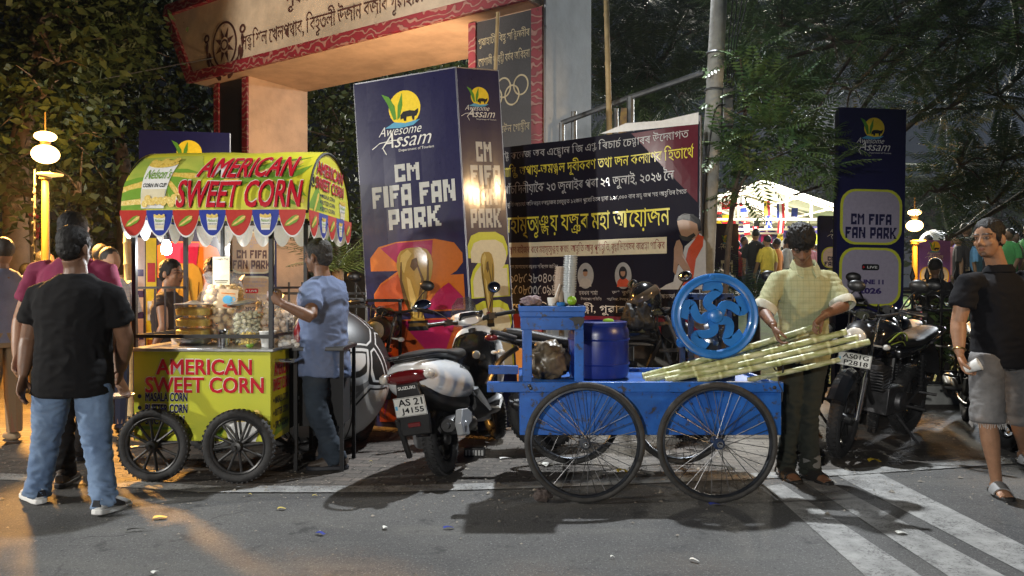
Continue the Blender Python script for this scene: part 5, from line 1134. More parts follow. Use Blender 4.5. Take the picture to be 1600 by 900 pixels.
for k in range(9): b.lathe([(.03,0),(.038,.08),(.041,.083),(.038,.085)], (0,0,.017*k), n=18)
b.build('cups', M_CLEARB, o)
bag('crumpled clear bag on the right edge of the counter', cw(.07,.14,.869), .07, .05, .07, M_WPL, 10, .022, cat='plastic bag')
single('lime_half', 'cut green lime lying on the counter edge', 'lime', cw(-.15,.03), [(.001,0),(.018,.004),(.026,.016),(.024,.026),(.001,.027)], mat('lime_skin', (.16,.33,.03), .4, bump=.2))
single('bun_tray', 'low brown tray of buns behind the corn tubs', 'tray', cw(-.80,.45), [(.09,0),(.1,.05),(.095,.05),(.085,.01)], M_CHIP)
o = single('paper_plate', 'white paper plate held by the man in maroon', 'plate', P(186,622,4.85), [(.02,0),(.06,.006),(.09,.022),(.092,.024),(.06,.010),(.02,.004)], M_WPL)
# ================================================================== blue sugarcane cart
M_BLUE = mat('blue_enamel', (.006,.085,.37), .42, var=.25, vscale=5, wear=.55, wearcol=(.035,.035,.04), wscale=16, coat=.15); M_BLUEL = mat('light_blue_enamel', (.012,.13,.42), .38, var=.15, vscale=9, wear=.70, wearcol=(.25,.3,.36), wscale=22, coat=.2)
M_BARREL = mat('blue_plastic_drum', (.008,.02,.16), .32, var=.15, vscale=4); M_SPOKE = mat('dull_spoke_steel', (.16,.16,.165), .35, 1); M_RIM = mat('dark_wheel_rim', (.05,.055,.065), .38, .8, var=.3, vscale=12); M_OLDTYRE = mat('dusty_cycle_tyre', (.028,.027,.026), .8, var=.45, vscale=14, bump=.4, bscale=90)
bc = root('cane_cart', 'blue wooden handcart with four spoked cycle wheels and juice stand', 'handcart', (.834, 4.58, 0)); x0, x1, D = -.787, .80, .80
b = MB(); b.box2((x0,0,.388),(x1,.025,.648)); b.build('front_board', M_BLUE, bc, bevel=.003)
b = MB(); b.box2((x0,D-.025,.388),(x1,D,.71)); b.build('rear_board', M_BLUE, bc, bevel=.003)
for x in (x0, x1-.025):
    b = MB(); b.box2((x,.028,.388),(x+.025,D-.028,.70)); b.build('end_board', M_BLUE, bc, bevel=.003)
b = MB(); b.box2((x0+.03,.03,.655),(x1-.03,D-.03,.682)); b.build('deck', M_BLUE, bc)
b = MB(); b.box2((-.985,-.026,.651),(x1+.005,.026,.712)); b.build('handle_rail', M_BLUE, bc, bevel=.004)
b = MB(); b.box2((-1.0,D-.07,.67),(x0-.003,D-.02,.73)); b.build('handle_rail', M_BLUE, bc, bevel=.004)
b = MB()
for (x, z) in ((-.72,.675),(-.73,.69),(-.35,.68),(.75,.68)): b.lathe([(.012,0),(.010,.006),(.004,.008)], (x,-.027,z), (0,-1,0), 10)
b.build('bolts', M_CASTB, bc)
b = MB()
for x in (-.4, .387):
    b.tube([(x,-.10,.361),(x,D+.10,.361)], .012, 8)
    for y in (.05, D-.05): b.box2((x-.025,y-.02,.363),(x+.025,y+.02,.386)); b.bar((x-.16,y,.383),(x+.16,y,.383),.02,.008)
b.build('axle', M_CASTB, bc)
def cycle_wheel(parent, x, y, hubm, seed=0):
    w = bpy.data.objects.new('wheel', None); COL.objects.link(w); w.parent = parent; w.location = (x, y, .361)
    MB().torus((0,0,0), .342, .0185, (0,1,0), 72, 10, sq=1.0).build('tyre', M_OLDTYRE, w)
    b = MB(); n = 64; pr_ = [(.326,-.013),(.316,-.014),(.311,-.006),(.311,.006),(.316,.014),(.326,.013)]
    b.loft([[Vector((r_*math.cos(a), h_, r_*math.sin(a))) for r_, h_ in pr_] for a in [2*math.pi*k/n for k in range(n+1)]], False); b.build('rim', M_RIM, w)
    b = MB(); b.lathe([(.010,-.06),(.012,-.042),(.034,-.040),(.034,-.036),(.017,-.032),(.015,.032),(.034,.036),(.034,.040),(.012,.042),(.010,.06)], (0,0,0), (0,1,0), 20); b.build('hub', hubm, w)
    b = MB(); b.lathe([(.001,-.082),(.009,-.080),(.012,-.068),(.012,-.058)], (0,0,0), (0,1,0), 8); b.torus((0,-.064,0), .016, .004, (0,1,0), 14, 6); b.build('axle_nut', M_CHROME, w)
    b = MB()
    for k in range(36):
        a = 2*math.pi*k/36; sg = 1 if k % 2 else -1; da = .75*(1 if k % 4 < 2 else -1)
        b.tube([(.031*math.cos(a+da), sg*.037, .031*math.sin(a+da)), (.313*math.cos(a), 0, .313*math.sin(a))], .0021, 5)
    b.build('spokes', M_SPOKE, w); w.rotation_euler = (0, seed, 0); return w
HB = mat('blue_painted_hub', (.02,.04,.10), .4, .5)
for x, y, hm, sd in ((-.4,-.09,M_RIM,.3),(.387,-.09,HB,.8),(-.4,D+.09,M_RIM,1.2),(.387,D+.09,M_RIM,.1)): cycle_wheel(bc, x, y, hm, sd)
# juice stand
st = root('juice_stand', 'blue box stand on four legs at the left end of the cane cart', 'stand', (.834+x0, 4.60, .70)); b = MB(); b.box2((-.0,-.015,.405),(.395,.42,.47)); b.box2((-.006,-.022,.437),(.401,.426,.47)); b.build('box_top', M_BLUE, st, bevel=.003)
b = MB(); b.box2((.008,-.006,.325),(.388,.40,.404)); b.build('apron', M_BLUE, st, bevel=.003)
for x in (.02, .335):
    for y in (.0, .36):
        b = MB(); b.box2((x,y,-.012),(x+.055,y+.035,.328)); b.build('leg', M_BLUE, st, bevel=.003)
b = MB(); b.prism([(.0,.0),(.03,-.018),(.035,-.045),(.06,-.03),(.07,-.055),(.095,-.02),(.098,.004),(.06,.012),(.03,.008)], (.295,-.0235,.395), (1,0,0), (0,0,1), .002); b.build('chipped_patch', M_CASTB, st, 0)
TZ = .70+.471
def tw(x, y, z=0): return (.834+x0+x, 4.60+y, TZ+z)
def cups(label, loc_, n, r0, r1, h, step, m_):
    o = root('cup_stack', label, 'cup stack', loc_, group=None); rr = random.Random(n); b = MB()
    for k in range(n): b.lathe([(r0,0),(r1-.003,h-.004),(r1+.004,h-.003),(r1+.004,h+.002),(r1-.003,h+.003),(r0-.003,.004)], (rr.uniform(-.0016,.0016)+.012*(k/n)**2, rr.uniform(-.0016,.0016), step*k), n=22)
    b.build('cups', m_, o)
cups('tall stack of glossy grey plastic cups on the blue stand', tw(.315,.18), 22, .028, .040, .085, .0108, mat('grey_plastic_cup', (.36,.39,.40), .25, spec=.7))
cups('shorter leaning stack of brownish cups left of the grey cups', tw(.255,.20), 16, .024, .034, .08, .0108, mat('brown_paper_cup', (.36,.27,.20), .5))
single('green_lime', 'whole green lime lying in front of the grey cup stack', 'lime', tw(.325,.10), [(.001,0),(.020,.006),(.029,.022),(.030,.034),(.022,.052),(.006,.060),(.001,.061)], mat('fresh_lime', (.19,.36,.02), .35, bump=.2, bscale=60))
single('glass_jar', 'small clear jar with a straw on the blue stand', 'jar', tw(.20,.10), [(.024,0),(.027,.03),(.027,.05),(.024,.05),(.021,.004)], M_WPL)
b = MB(); b.tube([(0,0,.005),(.045,.01,.135)], .0035, 8); o = b.build('drinking_straw', M_WPL); o.location = tw(.205,.10); tag(o, 'white straw leaning out of the small jar', 'straw')
single('blue_lid', 'small blue lid beside the jar on the stand', 'lid', tw(.255,.07), [(.026,0),(.028,.016),(.022,.022),(.001,.023)], M_BLUEL)
def rag(name, label, cat, loc_, rx, ry, rz, m_, seed, amp=.35, n=3):
    bm = bmesh.new(); bmesh.ops.create_icosphere(bm, subdivisions=4, radius=1)
    for v in bm.verts:
        p = v.co.copy(); d = noise.turbulence(p*1.7+Vector((seed,0,0)), 4, False)*amp+amp*.8*abs(math.sin(p.x*(2+n)+p.y*n+p.z*n*.7+4*noise.noise(p*1.4+Vector((seed,2,0))))); v.co = Vector((p.x*rx, p.y*ry, p.z*rz))*(.75+d)
    zmin = min(v.co.z for v in bm.verts)*.7
    for v in bm.verts: v.co.z = max(v.co.z, zmin)-zmin
    me = bpy.data.meshes.new(name); bm.to_mesh(me); bm.free(); me.materials.append(m_); me.shade_smooth(); o = bpy.data.objects.new(name, me); COL.objects.link(o); o.location = loc_; tag(o, label, cat); return o
rag('wiping_cloth', 'crumpled purple-grey cloth on the left of the blue stand', 'cloth', tw(.07,.12), .075, .06, .035, mat('purple_grey_cloth', (.12,.08,.10), .95, col2=(.25,.2,.2), vscale=60), 3, .3)
rag('tarpaulin_sack', 'crumpled brown tarpaulin sack under the blue stand', 'sack', (.245, 5.0, .683), .16, .15, .15, mat('brown_tarp', (.05,.038,.024), .38, col2=(.13,.10,.06), vscale=9), 8, .22, 11)
dr = root('plastic_drum', 'dark blue plastic drum standing behind the juice stand on the cart', 'drum', (.575, 5.02, .683)); b = MB()
b.lathe([(.17,0),(.192,.015),(.20,.05),(.20,.29),(.197,.32),(.185,.345),(.19,.352),(.19,.372),(.17,.378),(.165,.366),(.001,.362)], n=40)
b.build('shell', M_BARREL, dr)
b = MB()
for z in (.10, .26): b.torus((0,0,z), .2, .007, (0,0,1), 44, 6)
b.build('ribs', M_BARREL, dr)
single('green_mango', 'green lime resting on top of the blue drum', 'lime', (.63, 4.94, 1.047), [(.001,0),(.03,.006),(.038,.016),(.03,.028),(.001,.033)], MATS['fresh_lime'])
# crusher with swirl-spoked flywheel
cx_, cy_, cz_ = 1.272, 4.74, 1.104
mc = root('cane_crusher', 'blue hand-turned cane crusher with large swirl-spoked flywheel', 'crusher', (cx_, cy_, .683)); zc = cz_-.683
b = MB(); b.loft([[Vector((r_*math.cos(a), h_, zc+r_*math.sin(a))) for r_, h_ in ((.268,-.022),(.268,.022),(.260,.028),(.222,.026),(.215,.018),(.215,-.018),(.222,-.026),(.238,-.020),(.243,-.020),(.260,-.028))] for a in [2*math.pi*k/72 for k in range(73)]], False)
b.lathe([(.018,-.05),(.040,-.04),(.044,-.02),(.044,.02),(.03,.04)], (0,0,zc), (0,1,0), 24)
for k in range(5):
    a0 = 2*math.pi*k/5+.35; L1, R1 = [], []
    pts = [(.03+.19*t, a0+1.05*(t-.5)*0+.50*math.sin(2*math.pi*t)*(1-.25*t)+.30*t) for t in [i/16 for i in range(17)]]
    pc = [Vector((r_*math.cos(a), 0, zc+r_*math.sin(a))) for r_, a in pts]
    for i, p in enumerate(pc):
        d = (pc[min(i+1,16)]-pc[max(i-1,0)]).normalized(); nrm = Vector((-d.z,0,d.x)); w = .0265 if i < 13 else .0265+.006*(i-12)
        L1.append(p+nrm*w); R1.append(p-nrm*w)
    rings = [[L1[i]+Vector((0,-.012,0)), R1[i]+Vector((0,-.012,0)), R1[i]+Vector((0,.012,0)), L1[i]+Vector((0,.012,0))] for i in range(17)]; b.loft(rings)
b.build('flywheel', M_BLUEL, mc, 35, bevel=.003)
b = MB(); b.tube([(-.03,-.05,zc+.245),(-.03,.06,zc+.245)], .014, 10); b.build('crank_handle', M_BLUEL, mc)
b = MB()
for y in (.10, .34):
    b.box2((-.14,y,.02),(-.105,y+.03,zc+.12)); b.box2((.105,y,.02),(.14,y+.03,zc+.12)); b.box2((-.16,y,.0),(.16,y+.03,.04)); b.box2((-.15,y,zc+.10),(.15,y+.03,zc+.14))
b.build('side_frame', mat('blotchy_dark_blue', (.010,.03,.09), .5, wear=.5, wearcol=(.012,.012,.012)), mc, bevel=.003)  # frame kept dark behind the flywheel, with random near-black blotches
for z in (.14, .25, .36):
    b = MB(); b.lathe([(.02,.07),(.048,.085),(.048,.36),(.02,.38)], (0,0,z), (0,1,0), 20); b.build('roller', M_STEEL, mc)
b = MB(); b.tube([(0,.02,zc),(0,.40,zc)], .018, 12)
for (x, z, r_) in ((-.02,.18,.07),(.09,.30,.05)):
    g = []
    for k in range(40): a = 2*math.pi*k/40; g.append((x+(r_ if k % 4 < 2 else r_*.84)*math.cos(a), z+(r_ if k % 4 < 2 else r_*.84)*math.sin(a)))
    b.prism(g, (0,.065,0), (1,0,0), (0,0,1), .02)
b.build('gears', M_CASTB, mc)
b = MB(); b.ell((-.20,.05,zc-.17), (.032,.03,.032)); b.tube([(-.2,.05,zc-.17),(-.13,.12,zc-.17)], .010, 8); b.build('guard_knob', M_BLUEL, mc); b = MB(); b.tube([(-.17,.03,zc+.02),(-.08,.12,zc+.02)], .009, 8); b.build('roller_bolt', M_BLUEL, mc)
rag('grey_cover', 'grey plastic sheet crumpled under the flywheel', 'plastic sheet', (1.10, 4.86, .683), .15, .08, .045, mat('grey_polythene', (.16,.17,.18), .35, alpha=1), 4, .2)
rag('green_net', 'small bright green net at the left end of the cane', 'net', (.885, 4.72, .683), .045, .03, .02, mat('green_net_plastic', (.05,.42,.06), .5, bump=.8, bscale=120), 5, .3)
# sugarcane
def cane_mat():
    m, nt, b = node_mat('peeled_sugarcane'); tcn = nt.nodes.new('ShaderNodeTexCoord'); v = tcn.outputs['Object']
    mp = nt.nodes.new('ShaderNodeMapping'); mp.inputs['Scale'].default_value = (5, 30, 30); nt.links.new(v, mp.inputs[0])
    c = mixc(nt, rng_(nt, nz(nt, mp.outputs[0], 1.2, 6, .7), .38, .62), (.26,.31,.11), (.52,.53,.36)); c = mixc(nt, rng_(nt, nz(nt, v, 22, 5), .58, .68, 0, .7), c, (.12,.12,.04))
    at = nt.nodes.new('ShaderNodeAttribute'); at.attribute_name = 'tint'; c = mixc(nt, 1.0, c, at.outputs['Color'], 'MULTIPLY')
    nt.links.new(c, b.inputs['Base Color']); b.inputs['Roughness'].default_value = .45; return m
M_CANE = cane_mat()
def tint(o, fn):
    me = o.data; a = me.color_attributes.new('tint', 'FLOAT_COLOR', 'POINT'); buf = np.ones((len(me.vertices), 4), np.float32)
    for i, v in enumerate(me.vertices): buf[i,:3] = fn(v.co)
    a.data.foreach_set('color', buf.ravel())
def cane(label, pa, pb, r_, sag, seed):
    rr = random.Random(seed); pa, pb = Vector(pa), Vector(pb); L_ = (pb-pa).length; d = (pb-pa)/L_; pth, rad, tn = [], [], []; s_ = 0; t = 0
    nodes = []
    while t < L_: nodes.append(t); t += rr.uniform(.13,.19)
    ts = sorted(set([0, L_]+[x for n_ in nodes for x in (n_-.012, n_-.004, n_+.004, n_+.014, n_+.06) if 0 < x < L_]))
    for t in ts:
        p = d*t+Vector((0,0,-sag*math.sin(math.pi*t/L_))); k = min(abs(t-n_) for n_ in nodes); pth.append(p); rad.append(r_*(1.06 if k < .006 else .97 if k < .02 else 1.0)*(1-.12*t/L_))
    b = MB(); b.tube(pth, rad, 14); o = b.build('sugarcane', M_CANE); o.location = pa
    def f(co):
        t = co.dot(d); k = min(abs(t-n_) for n_ in nodes); return (1.2,1.18,1.15) if k < .008 else ((.7,.66,.5) if k < .018 else (1,1,1))
    tint(o, f); tag(o, label, 'sugarcane', 'sugarcane stalks on the cart'); return o
for a in (('lowest front cane, its pale cut end reaching farthest right', P(1090,594,4.63), P(1358,534,4.52), .021, .006, 1), ('second cane from the front, just above the lowest one', P(1040,594,4.67), P(1340,527,4.57), .0205, .008, 2),
          ('thick middle cane of the bundle with a mottled green skin', P(1008,594,4.71), P(1322,519,4.62), .0225, .008, 3), ('upper cane bent under the seller\'s hand', P(1004,588,4.78), P(1279,509,4.73), .0215, .010, 4),
          ('rearmost cane lying behind the seller\'s fingers', P(1036,581,4.86), P(1262,521,4.84), .019, .006, 5), ('short thin cane under the bundle resting on the cart edge', P(1168,594,4.66), P(1312,562,4.58), .017, .004, 6), ('cane hidden in the middle of the bundle behind the thick one', P(1022,590,4.76), P(1300,526,4.68), .020, .008, 7)): cane(*a)
b = MB(); ctr = P(1213,567,4.70); b.torus((0,0,0), .07, .004, (.93,-.12,.25), 26, 6, sq=1); o = b.build('binding_cord', M_WIRE); o.location = ctr; o.scale = (1,1.9,.95); tag(o, 'thin dark cord tied round the sugarcane bundle', 'cord')
b = MB(); b.tube(bez([(0,0,0),(.0,-.005,-.04),(.02,-.01,-.09),(.018,-.01,-.15)],5), .003, 6); o = b.build('binding_cord', M_WIRE); o.location = P(1216,588,4.52); tag(o, 'loose end of cord dangling below the cane bundle', 'cord')
# ================================================================== two-wheelers
M_WPAINT = mat('pearl_white_paint', (.68,.69,.70), .22, var=.04, vscale=6, coat=.6); M_BPLAST = mat('black_body_plastic', (.012,.012,.013), .38, var=.3, vscale=14); M_GLOSSB = mat('gloss_black_paint', (.008,.008,.009), .16, coat=.6)
M_SEAT = mat('black_seat_vinyl', (.013,.013,.013), .5, bump=.25, bscale=120); M_TAILR = mat('red_tail_lens', (.12,.006,.008), .12, coat=1); M_LENS = mat('clear_lens', (.5,.48,.44), .1, coat=1, var=.2, vscale=20); M_MIRR = mat('mirror_glass', (.55,.57,.6), .05, 1)
M_ENG = mat('engine_grey_alloy', (.10,.10,.105), .45, .8, var=.3, vscale=20); M_SILV = mat('silver_cover', (.42,.43,.44), .35, .5); M_PLATE = mat('number_plate_white', (.58,.58,.55), .45, var=.1, vscale=20); M_DTYRE = M_TYRE
def sect(x, zc, hw, hh, n=18, e=2.6, yo=0):
    out = []
    for k in range(n):
        a = 2*math.pi*k/n; c, s_ = math.cos(a), math.sin(a)
        out.append(Vector((x, yo+hw*math.copysign(abs(c)**(2/e), c), zc+hh*math.copysign(abs(s_)**(2/e), s_))))
    return out
def body(secs, e=2.6, n=20): b = MB(); b.loft([sect(*s_, n=n, e=e) if len(s_) == 4 else sect(*s_[:4], n=n, e=e, yo=s_[4]) for s_ in secs]); return b
def sub(o, lv=1): m = o.modifiers.new('sub', 'SUBSURF'); m.levels = m.render_levels = lv; return o
def plate(parent, loc_, rot, l1, l2, w=.20, h=.10, tilt=None):
    s = Sheet(.0012); s.text(l1, -w*.36, .006, w*.42, h*.42, BLK, 1, .02); s.text(l2, -w*.30, -h*.42, w*.42, -.006, BLK, 1, .02); s.rect(-w*.47,-h*.12,-w*.40,h*.1,SKYB,1)
    for a in ((-w*.49,-h*.48,w*.49,-h*.46),(-w*.49,h*.46,w*.49,h*.48),(-w*.49,-h*.46,-w*.482,h*.46),(w*.482,-h*.46,w*.49,h*.46)): s.rect(*a, BLK, 1)
    o = s.build('number_plate', parent, .004, M_PLATE, (-w/2,-h/2,w/2,h/2)); o.location = loc_; o.rotation_euler = rot; return o
def mc_wheel(parent, loc_, R_, r_, spk=5, yaw=0, disc=True, rimm=None):
    w = bpy.data.objects.new('wheel', None); COL.objects.link(w); w.parent = parent; w.location = loc_; w.rotation_euler = (0, 0, yaw)
    b = MB(); b.torus((0,0,0), R_-r_, r_, (0,1,0), 52, 14, sq=1.0)
    for k in range(52):
        a = 2*math.pi*k/52
        for sg in (-1, 1):
            d = Vector((math.cos(a), 0, math.sin(a))); b.box(d*(R_-.003)+Vector((0, sg*r_*.42, 0)), (.010, r_*.55, .012), Matrix.Rotation(-a, 3, 'Y') @ Matrix.Rotation(sg*.5, 3, 'X'))
    b.build('tyre', M_TYRE, w)
    b = MB(); b.torus((0,0,0), R_-2*r_-.004, .014, (0,1,0), 40, 8, sq=2.2); b.lathe([(.02,-.07),(.045,-.06),(.045,.06),(.02,.07)], (0,0,0), (0,1,0), 18)
    for k in range(spk):
        a = 2*math.pi*k/spk+.3; d = Vector((math.cos(a), 0, math.sin(a))); b.bar(d*.03, d*(R_-2*r_), .03, .028, up=Vector((0,1,0)))
    b.build('rim', rimm or M_CASTB, w)
    if disc: b = MB(); b.lathe([(.05,-.062),(.11,-.062),(.11,-.058),(.05,-.058)], (0,0,0), (0,1,0), 26); b.build('brake_disc', M_STEEL, w)
    return w
def mirror(parent, p0, p1, face=(-1,0,.05), w=.062, h=.045):
    b = MB(); b.tube(bez([p0, (Vector(p0)+Vector(p1))/2+Vector((.01,0,.02)), p1], 5), .006, 6); x, y, z, _ = frame_to((0,0,0), face); rot = Matrix((x, y, z)).transposed()
    c = Vector(p1)+Vector((0,0,h*.7)); b.ell(c-z*.01, (w, h, .022), rot, 16, 8); o = b.build('mirror', M_BPLAST, parent); b = MB(); b.ell(c+z*.008, (w*.9, h*.88, .007), rot, 16, 6); b.build('mirror_glass', M_MIRR, o); return o
# ------------------------------------------------------------------ white scooter
sc_ = root('scooter', 'white and black scooter with number plate AS 21 J4155, parked tail toward the road', 'scooter', (-.45, 5.17, 0), rot=(R(-10), 0, R(90-15)))
mc_wheel(sc_, (0,0,.245), .245, .052, 6, 0, False); fw = mc_wheel(sc_, (1.27,0,.262), .262, .045, 6, R(34))
sub(body([(-.43,.765,.04,.02),(-.415,.752,.11,.06),(-.34,.715,.18,.115),(-.20,.68,.222,.145),(-.0,.645,.24,.16),(.20,.61,.232,.155),(.38,.56,.185,.12),(.46,.52,.14,.08)], 2.3).build('side_panels', M_WPAINT, sc_, 60))
sub(body([(-.40,.825,.07,.018),(-.34,.835,.115,.035),(-.10,.835,.145,.045),(.12,.815,.15,.042),(.22,.79,.145,.042),(.40,.785,.13,.05),(.56,.79,.10,.045),(.63,.77,.06,.03)], 2.4).build('seat', M_SEAT, sc_, 60))
b = MB()
for sg in (-1, 1): b.tube(bez([(-.02,sg*.155,.825),(-.25,sg*.15,.845),(-.42,sg*.085,.85),(-.455,0,.85)],6), .014, 8)
b.build('grab_rail', M_BPLAST, sc_)
sub(body([(-.445,.735,.06,.02),(-.432,.728,.125,.045),(-.385,.72,.165,.053),(-.31,.72,.186,.045)], 2.2).build('tail_lamp', M_TAILR, sc_, 60))
for sg in (-1, 1): b = MB(); b.ell((-.39,sg*.155,.725), (.055,.034,.034)); b.build('turn_lens', M_LENS, sc_)
sub(body([(-.40,.665,.08,.03),(-.33,.62,.125,.06),(-.2,.57,.14,.09),(0,.52,.15,.10),(.25,.47,.15,.09),(.45,.43,.14,.07)], 2.4).build('under_fairing', M_BPLAST, sc_, 60))
s = Sheet(.001); s.text('SUZUKI', -.06, -.01, .06, .012, WHITE, 1, .03); q = s.build('badge', sc_); q.location = (-.425,0,.655); q.rotation_euler = (R(18), 0, R(-90))
s = Sheet(.001); s.text('BURGMAN', -.1, -.016, .1, .016, BLK, 1, .03, .3); q = s.build('badge', sc_); q.location = (.13,-.213,.70); q.rotation_euler = (R(-4), R(12), R(0))
b = MB(); b.prism([(-.10,.0),(.10,.0),(.115,.12),(.075,.32),(-.075,.32),(-.115,.12)], (-.375,0,.345), (0,1,0), (-.10,0,1), .02); b.box((-.36,0,.66), (.10,.16,.05)); b.build('rear_fender', M_BPLAST, sc_, bevel=.01)
plate(sc_, (-.415,.0,.535), (R(6), 0, R(-90)), 'AS 21', 'J4155', .215, .125)
b = MB(); b.box((-.395,0,.415), (.012,.085,.03)); b.build('reflector', M_TAILR, sc_, bevel=.004)
b = MB(); b.tube([(-.395,.11,.46),(-.30,.11,.20)], .02, 8); b.tube(bez([(-.20,0,.50),(-.27,0,.44),(-.30,0,.32)],6), .075, 12, sq=(.4,1)); b.build('mud_flap', M_BPLAST, sc_)
# engine, exhaust on the right
b = MB(); b.loft([sect(-.05,.27,.06,.07,yo=.12), sect(.2,.30,.09,.10,yo=.08), sect(.42,.33,.12,.11), sect(.52,.34,.10,.09)]); b.tube([(-.02,.11,.28),(-.10,.13,.56)], .022, 10); b.build('engine', M_ENG, sc_)
b = MB(); b.tube([(-.24,-.165,.36),(-.20,-.165,.355),(.02,-.168,.335),(.16,-.16,.31),(.22,-.15,.30)], [.05,.074,.078,.068,.04], 18, sq=(1,.85)); b.tube([(-.27,-.165,.363),(-.24,-.165,.36)], [.018,.02], 12); b.tube(bez([(.2,-.15,.30),(.34,-.14,.24),(.42,-.06,.24)],5), .02, 8); ex_ = b.build('exhaust', M_BPLAST, sc_)
b = MB(); b.prism([(-.245,.29),(-.26,.37),(-.20,.45),(-.10,.44),(-.03,.40),(-.06,.345),(-.13,.33),(-.14,.27)], (0,-.243,0), (1,0,0), (0,0,1), .05); b.lathe([(.0,0),(.022,.0),(.022,.01)], (-.19,-.27,.35), (0,-1,0), 14); b.build('heat_shield', M_SILV, ex_, bevel=.012)
b = MB(); b.lathe([(.001,0),(.02,.004),(.02,.012)], (-.14,-.25,.41), (0,-1,0), 12); b.build('bolt', M_BPLAST, ex_)
# floor, legshield, front
b = MB(); b.loft([sect(.44,.42,.15,.09), sect(.56,.33,.19,.06), sect(.85,.30,.20,.045), sect(.96,.36,.20,.07)]); b.build('footboard', M_BPLAST, sc_)
for sg in (-1, 1): b = MB(); b.tube(bez([(.42,sg*.165,.52),(.52,sg*.175,.42),(.60,sg*.18,.33)],4), .028, 8, sq=(1,.5)); b.build('trim_strip', M_SILV, sc_)
sub(body([(.93,.40,.16,.10),(.98,.60,.19,.20),(1.03,.78,.20,.12),(1.05,.90,.14,.05)], 3).build('inner_shield', M_GLOSSB, sc_, 60))
b = MB()
for z, hw in ((.33,.14),(.45,.20),(.62,.235),(.78,.24),(.90,.20),(.97,.12)): pass
rings = []
for x, z, hw, d in ((1.06,.33,.13,.05),(1.05,.45,.20,.07),(1.08,.62,.235,.09),(1.12,.78,.235,.10),(1.14,.90,.19,.09),(1.12,.98,.10,.04)):
    rings.append([Vector((x+d*math.cos(a)*(1.3 if math.cos(a) > 0 else .4)-.02*abs(math.sin(a)), hw*math.sin(a), z)) for a in [2*math.pi*k/22 for k in range(22)]])
b.loft(rings); sub(b.build('front_shield', M_WPAINT, sc_, 60))
b = MB(); b.lathe([(.0,0),(.03,.0),(.034,.008),(.03,.012)], (.90,-.06,.74), (-1,0,0), 14); b.build('key_switch', M_SILV, sc_)
b = MB()
for sg in (-1, 1): b.tube([(1.27,sg*.07,.27),(1.15,sg*.06,.62)], .022, 10)
b.tube([(1.15,0,.6),(1.06,0,.95)], .03, 10); b.build('fork', M_ENG, sc_)
b = MB(); b.torus((1.27,0,.262), .29, .05, (0,1,0), 30, 10, R(-10), R(160), sq=1.3); b.build('front_fender', M_WPAINT, sc_)
hd = bpy.data.objects.new('handlebar', None); COL.objects.link(hd); hd.parent = sc_; hd.location = (1.05,0,1.02); hd.rotation_euler = (0, 0, R(36))
b = MB(); b.loft([sect(-.06,.0,.06,.03), sect(.0,.02,.13,.055), sect(.08,.02,.14,.06), sect(.16,.0,.09,.05), sect(.19,-.02,.04,.02)]); b.build('cowl', M_WPAINT, hd)
b = MB(); b.box((-.045,0,.035), (.10,.20,.035), Matrix.Rotation(R(28), 3, 'Y')); b.build('dashboard', M_GLOSSB, hd, bevel=.01)
for sg in (-1, 1):
    b = MB(); b.tube([(.0,sg*.11,.0),(-.03,sg*.22,.012),(-.06,sg*.36,.015)], [.02,.018,.018], 12); b.tube([(-.06,sg*.36,.015),(-.063,sg*.378,.015)], .024, 12); b.box((-.015,sg*.19,.01), (.06,.07,.05)); b.tube(bez([(.0,sg*.2,.02),(.03,sg*.28,.02),(-.01,sg*.35,.01)],4), .007, 6); b.build('grip', M_BPLAST, hd)
b = MB(); b.box((-.025,-.165,.035), (.03,.03,.02)); b.build('starter_switch', M_TAILR, hd, bevel=.004)
mirror(hd, (.0,.17,.03), (.04,.36,.16), (-1,.1,.1), .075, .045); mirror(hd, (.0,-.17,.03), (.02,-.27,.21), (-1,-.1,.1), .06, .05)
b = MB(); b.prism([(-.12,0),(.12,0),(.10,.10),(.05,.16),(-.05,.16),(-.10,.10)], (.13,0,.05), (0,1,0), (-.35,0,1), .004); b.build('windscreen', mat('smoked_screen', (.06,.06,.06), .1, alpha=.45), hd)
b = MB(); b.tube([(.52,.12,.28),(.46,.27,.015)], .012, 8); b.build('side_stand', M_BPLAST, sc_)
